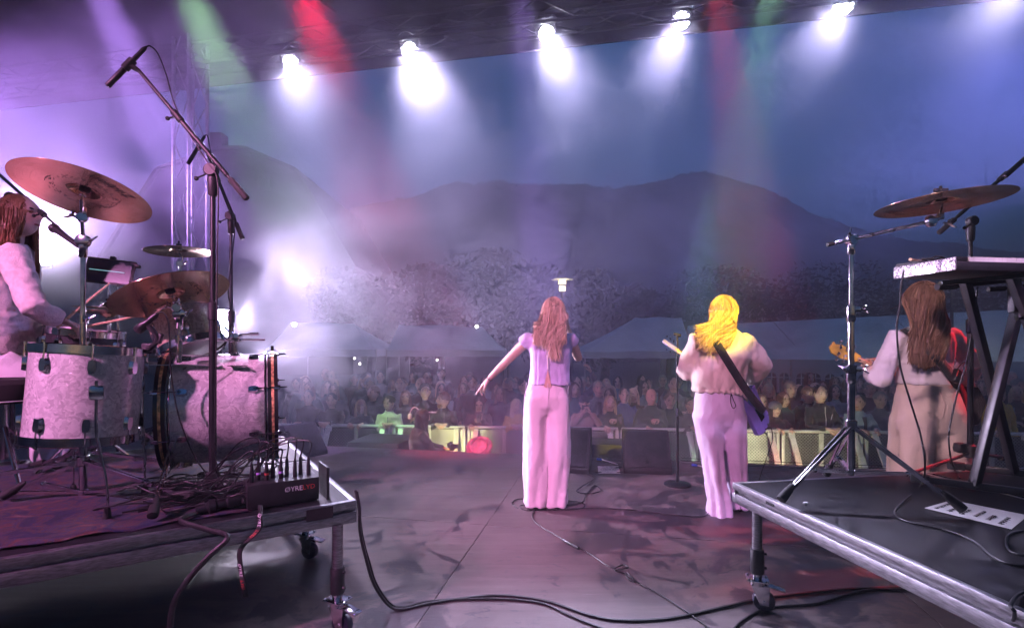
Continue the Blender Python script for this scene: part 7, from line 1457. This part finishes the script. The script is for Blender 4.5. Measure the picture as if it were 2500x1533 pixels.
P_ = crowd_person('pale faced woman in black between the keyboard stand legs', 2342, 990, .30, CL['black'], 'bob', M['darkhair'], hy=-12, arms='rail', seed=18)
P_ = crowd_person('dim man left of the man in the cream sweater, turned left', 898, 930, .75, CL['navy'], 'short', M['brown'], hy=-40, arms='down', seed=19, group='second row')
P_ = crowd_person('woman with reddish hair behind the man in the cream sweater', 976, 940, .80, CL['grey'], 'long', M['copper'], hy=5, arms='down', seed=20, group='second row')
P_ = crowd_person('shadowy man in black veiled by smoke near the drum riser', 798, 948, .30, CL['black'], 'short', M['darkhair'], hy=10, arms='clasp', seed=21)
P_ = crowd_person('shadowy fair haired woman veiled by smoke, second from the drum riser', 868, 962, .28, CL['navy'], 'bob', M['fair'], hy=14, arms='rail', seed=22, H=1.6)
P_ = crowd_person('shadowy man closest to the drum riser, in dark clothes', 742, 940, .40, CL['black'], 'crop', M['darkhair'], arms='fold', seed=23)
P_ = crowd_person('man in grey beside the bassist\'s left elbow', 2118, 945, .55, CL['grey'], 'short', M['grey'], hy=-10, arms='down', seed=24, group='second row')
P_ = crowd_person('woman in dark blue between guitarist and beanie', 1832, 950, .55, CL['navy'], 'long', M['brown'], hy=-10, arms='down', seed=25, group='second row')
P_ = crowd_person('man in a yellow collared jacket seen through the keyboard stand', 2400, 925, .60, CL['yellow'], 'crop', M['brown'], hy=-15, arms='down', seed=26, group='second row')
P_ = crowd_person('dark haired man half hidden behind the bassist\'s hip', 2330, 925, .75, CL['navy'], 'short', M['darkhair'], hy=-15, arms='down', seed=27, group='second row')
P_ = crowd_person('man in black with clasped hands behind the microphone stand', 1612, 948, .60, CL['black'], 'short', M['brown'], hy=-5, arms='down', seed=28, group='second row')
P_ = crowd_person('woman with raised arm behind the singer\'s right shoulder', 1388, 905, 1.6, CL['navy'], 'long', M['darkhair'], arms='up', seed=29, group='second row')
# plastic cups
M['cup'] = bpy.data.materials.new('clear_cup'); M['cup'].use_nodes = True; _b = M['cup'].node_tree.nodes['Principled BSDF']; _b.inputs['Transmission Weight'].default_value = .8; _b.inputs['Roughness'].default_value = .1; _b.inputs['Base Color'].default_value = (.8, .8, .78, 1); M['beer'] = mat('beer', (.30, .16, .03), .2)
for px, py, lb in ((1492, 1012, 'clear plastic cup held by the blond woman with the bob'), (1570, 1012, 'clear plastic cup held by the bald man'), (1152, 1006, 'plastic cup in the hands of the woman in maroon')):
    p = at(px, py, 7.95); t = thing('plastic_cup', lb, 'cup', p, 'plastic cups along the barrier'); MB().lathe([(.030, -.06), (.042, .065), (.040, .065), (.029, -.056)], 18, Matrix.Translation(p)).build('cup', M['cup'], t); MB().lathe([(.028, -.055), (.033, .0)], 16, Matrix.Translation(p)).build('drink', M['beer'], t)
# photographer in the pit, fluffy hat on the stage edge
pp = at(1008, 1000, 7.0); PH = Person('photographer with long brown hair in a black jacket crouching in the pit', (pp.x, pp.y, GZ), R(118), 1.66, group='people in the pit')
J = dict(hed=(0, -.06, 1.56), nek=(0, -.02, 1.42), che=(0, .0, 1.24), wrL=(-.02, -.38, 1.10), wrR=(-.06, -.36, 1.06)); zd = at(1008, 981, 7.0).z - GZ; PH.o.z = GZ - (1.70 * PH.k - zd); PH.t.location.z = PH.o.z
body(PH, J, top=CL['black'], bottom=CL['black'], head_R=headrot(8, 12), voxel=.015, hands=dict(L=dict(curl=.8), R=dict(curl=.8)), loose=1.10); style_hair(PH, 'long', M['darkhair'], 31, .30)
PH.o.z = PH.t.location.z
cp = PH.W((-.04, -.46, 1.12)); t = thing('camera', 'black camera in the photographer\'s hands', 'camera', cp); R3 = PH.R; MB().box(cp, (.13, .07, .09), R3, bev=.01).build('body', M['black_plastic'], t); MB().lathe([(.034, 0), (.036, .06), (.030, .10)], 16, frame(cp, PH.D((0, -1, 0)))).build('lens', M['black_metal'], t); MB().box(cp + R3 @ Vector((0, 0, .055)), (.05, .05, .03), R3, bev=.006).build('viewfinder', M['black_plastic'], t); MB().box(cp + R3 @ Vector((.04, .04, -.01)), (.03, .004, .03), R3).build('screen', M['screen_line'], t, smooth=False)
M['pink_fur'] = mat('pink_fur', (.80, .24, .34), .9, var=.2, scale=20); hc = on(1152, 1092, 0) + Vector((0, .10, .06)); t = thing('fluffy_hat', 'bright pink fluffy hat lying on the stage edge', 'hat', hc); q = random.Random(3)
F4 = frame(hc, Vector((-.25, -.75, .45)), (1, 0, 0)); MB().lathe([(.05, -.075), (.085, -.06), (.10, -.02), (.105, .012), (.075, .02), (.062, .0), (.055, -.04), (.02, -.06)], 24, F4 @ Matrix.Diagonal((1.15, .9, 1, 1))).build('crown', M['pink_fur'], t)
V = []; Fs = []
for _ in range(2600):
    a = q.random() * 6.283; ph_ = q.uniform(-1.6, 1.9); rr = .105 + .035 * math.cos(ph_) - .0; p = Vector((rr * math.cos(a) * 1.15, rr * math.sin(a) * .9, .030 * math.sin(ph_) + .005)); d = Vector((math.cos(a) * math.cos(ph_), math.sin(a) * math.cos(ph_), math.sin(ph_) * .8)) + Vector((q.gauss(0, .4), q.gauss(0, .4), q.gauss(0, .4))); d = d.normalized() * .026; s = d.orthogonal().normalized() * .002; k = len(V); p0 = F4 @ p; e = F4 @ (p + d); s = F4.to_3x3() @ s; V += [p0 - s, p0 + s, e]; Fs.append((k, k + 1, k + 2))
MB().lathe([(.085, .0), (.12, -.03), (.155, .0), (.15, .025), (.12, .035), (.085, .02)], 28, F4 @ Matrix.Diagonal((1.1, .88, 1, 1))).build('brim', M['pink_fur'], t); MB().add(V, Fs).build('fur', M['pink_fur'], t, smooth=False)
t = thing('stabiliser_rig', 'white bent handheld rig held up beside the photographer', 'camera rig', at(985, 990, 7.1)); MB().tube(spline([at(985, 1000, 7.1), at(990, 985, 7.1), at(1000, 980, 7.1), at(1015, 990, 7.1), at(1050, 992, 7.1)], 5), .008, 8).build('arm', CL['white'], t); MB().box(at(986, 1002, 7.1), (.05, .04, .07), bev=.008).build('grip', CL['white'], t)
# rows farther back: a handful of builds copied as individuals
protos = []
qq = random.Random(42)
specs = [('black', 'short', 'darkhair', 1.78, 'down'), ('navy', 'long', 'brown', 1.66, 'down'), ('grey', 'crop', 'darkhair', 1.82, 'fold'), ('brown', 'bob', 'fair', 1.64, 'fold'), ('teal', 'curly', 'copper', 1.70, 'down'), ('maroon', 'short', 'grey', 1.76, 'down'), ('denim', 'long', 'darkhair', 1.68, 'fold'), ('green', 'bald', 'grey', 1.80, 'down')]
looks = {}
rows_ = [(1.15, 20), (1.75, 22), (2.4, 24), (3.1, 24), (3.9, 26)]
words_ = ['black jacket and short dark hair', 'navy coat and long brown hair', 'grey jacket and cropped dark hair', 'brown jacket and a fair bob', 'teal coat and copper curls', 'maroon jacket and short grey hair', 'denim jacket and long dark hair', 'dark green jacket and a bald head']
for i, (c_, h_, hm_, H_, ar_) in enumerate(specs):
    p = Vector((0, 0, 0)); P = Person('dim back-row onlooker, ' + words_[i], (60 + i, 60, GZ), 0, H_, group='dim crowd rows')
    body(P, dict(wrL=(-.06, -.20, 1.16), wrR=(.06, -.21, 1.14)) if ar_ == 'fold' else {}, hs=1.06, top=CL[c_], bottom=CL['navy'], head_R=headrot(0, 2), voxel=.022, loose=1.06, fold=.012); style_hair(P, h_, M[hm_], 50 + i); protos.append(P.t)
used = [False] * 8; n_ = 0
refs = [(742, 'drum riser'), (800, 'shadowy man'), (868, 'veiled woman'), (942, 'cream sweater'), (1023, 'black hoodie'), (1068, 'bearded man'), (1152, 'maroon coat'), (1243, 'yellow sweater'), (1320, 'singer'), (1406, 'filming man'), (1468, 'blond bob'), (1567, 'bald man'), (1659, 'brown jacket'), (1745, 'guitarist'), (1866, 'dark beanie'), (1974, 'pale zip'), (2066, 'denim jacket'), (2140, 'bass neck'), (2225, 'bassist'), (2342, 'keyboard stand'), (2440, 'frame edge')]
for ri, (yo, cnt) in enumerate(rows_):
    for i in range(cnt):
        u = (i + .5 + qq.uniform(-.3, .3)) / cnt; px = 690 + u * 1780; dirv = Vector(((px * K - CXP) / FPX, 1, 0)); B0 = Vector((BA.x, BA.y, 0)) + BN * (yo + qq.uniform(-.15, .15)); tt_ = (B0.x * BN.x + B0.y * BN.y) / (dirv.x * BN.x + dirv.y * BN.y); p = dirv * tt_; z_ = GZ
        j_ = qq.randrange(8); lb_ = 'dim onlooker, ' + words_[j_] + ', ' + ['second', 'third', 'fourth', 'fifth', 'last'][ri] + ' row behind the ' + min(refs, key=lambda r: abs(r[0] - px))[1]; rz_ = qq.uniform(-.35, .35) - math.atan2(p.x, p.y) * .5; sc_ = qq.uniform(.95, 1.05)
        if not used[j_]: used[j_] = True; protos[j_].location = (p.x, p.y, z_); protos[j_].rotation_euler = (0, 0, rz_); protos[j_]['label'] = lb_
        else: dup(protos[j_], (p.x, p.y, z_), rz_, lb_, scale=(sc_, sc_, sc_))
        n_ += 1
# ================================================================ air: thin haze everywhere, drifting stage smoke
def volume_box(name, lo, hi, col, dens, noisef=None, aniso=0.0):
    c = (Vector(lo) + Vector(hi)) / 2; s = Vector(hi) - Vector(lo)
    o = MB().box(c, s).build(name, None, None, smooth=False)
    m = bpy.data.materials.new(name); m.use_nodes = True; t = m.node_tree; t.nodes.clear()
    out = t.nodes.new('ShaderNodeOutputMaterial'); v = t.nodes.new('ShaderNodeVolumePrincipled')
    v.inputs['Color'].default_value = (*col, 1); v.inputs['Density'].default_value = dens; v.inputs['Anisotropy'].default_value = aniso
    t.links.new(v.outputs[0], out.inputs['Volume'])
    if noisef: noisef(t, v)
    o.data.materials.append(m); return tag(o, kind='stuff')
volume_box('haze', (-810, -510, GZ - 1.3), (810, 1110, 150), (.80, .85, 1.0), .0028)
def smoke_nodes(t, v):
    L = t.links.new
    def math_(op, a, b=None, clamp=False):
        q = t.nodes.new('ShaderNodeMath'); q.operation = op; q.use_clamp = clamp
        for i, s in enumerate((a, b)):
            if s is None: continue
            if isinstance(s, (int, float)): q.inputs[i].default_value = s
            else: L(s, q.inputs[i])
        return q.outputs[0]
    tc = t.nodes.new('ShaderNodeTexCoord'); sep = t.nodes.new('ShaderNodeSeparateXYZ'); L(tc.outputs['Object'], sep.inputs[0])
    mp = t.nodes.new('ShaderNodeMapping'); mp.inputs['Scale'].default_value = (1, 1, 1.25); L(tc.outputs['Object'], mp.inputs[0])
    n1 = t.nodes.new('ShaderNodeTexNoise'); n1.inputs['Scale'].default_value = .70; n1.inputs['Detail'].default_value = 3.5; n1.inputs['Roughness'].default_value = .58; n1.inputs['Distortion'].default_value = .5
    L(mp.outputs[0], n1.inputs['Vector'])
    def rng(s, a, b, c, d):
        r = t.nodes.new('ShaderNodeMapRange'); r.inputs['From Min'].default_value = a; r.inputs['From Max'].default_value = b; r.inputs['To Min'].default_value = c; r.inputs['To Max'].default_value = d; L(s, r.inputs[0]); return r.outputs[0]
    puff = rng(n1.outputs['Fac'], .44, .68, .0, 1.0)
    side = rng(sep.outputs['X'], -4.5, 1.5, 1.9, .75)           # the machines stand on the drum side
    def plume(c, r, amp):
        m2 = t.nodes.new('ShaderNodeMapping'); m2.vector_type = 'TEXTURE'; m2.inputs['Location'].default_value = c; m2.inputs['Scale'].default_value = r; L(tc.outputs['Object'], m2.inputs[0])
        ln = t.nodes.new('ShaderNodeVectorMath'); ln.operation = 'LENGTH'; L(m2.outputs[0], ln.inputs[0]); return math_('MULTIPLY', rng(ln.outputs['Value'], 1.0, .15, .0, amp), math_('ADD', puff, .35))
    low = rng(sep.outputs['Z'], -.5, 2.2, .25, 1.0)
    d = math_('ADD', math_('MULTIPLY', math_('MULTIPLY', math_('MULTIPLY', puff, side), low), .20), rng(sep.outputs['Z'], 1.6, 3.4, .011, .042))
    for c, r, amp in ((p0 + Vector((.9, -.1, .15)), (3.2, 1.3, .8), .34), (p0 + Vector((.4, -.1, 0)), (1.0, .8, .6), 1.0), (p1 + Vector((.1, -.2, 0)), (1.0, 1.0, 1.0), .55), (Vector((-4.8, 6.6, 3.8)), (3.2, 2.2, 2.4), .14), (Vector((.2, 6.9, 2.3)), (3.8, 2.0, 1.4), .28), (at(745, 70, 5.0), (.8, .8, .8), .60), (at(505, 130, 5.05), (.9, .9, 1.1), .28)): d = math_('ADD', d, plume(c, r, amp))
    d = math_('MULTIPLY', d, rng(sep.outputs['Y'], 4.35, 5.1, .0, 1.0))        # nothing drifts between the camera and the band
    L(d, v.inputs['Density'])
volume_box('smoke', (-8.5, 4.3, -.8), (8.0, 9.0, RZ + .05), (.88, .86, 1.0), .04, smoke_nodes, .36)
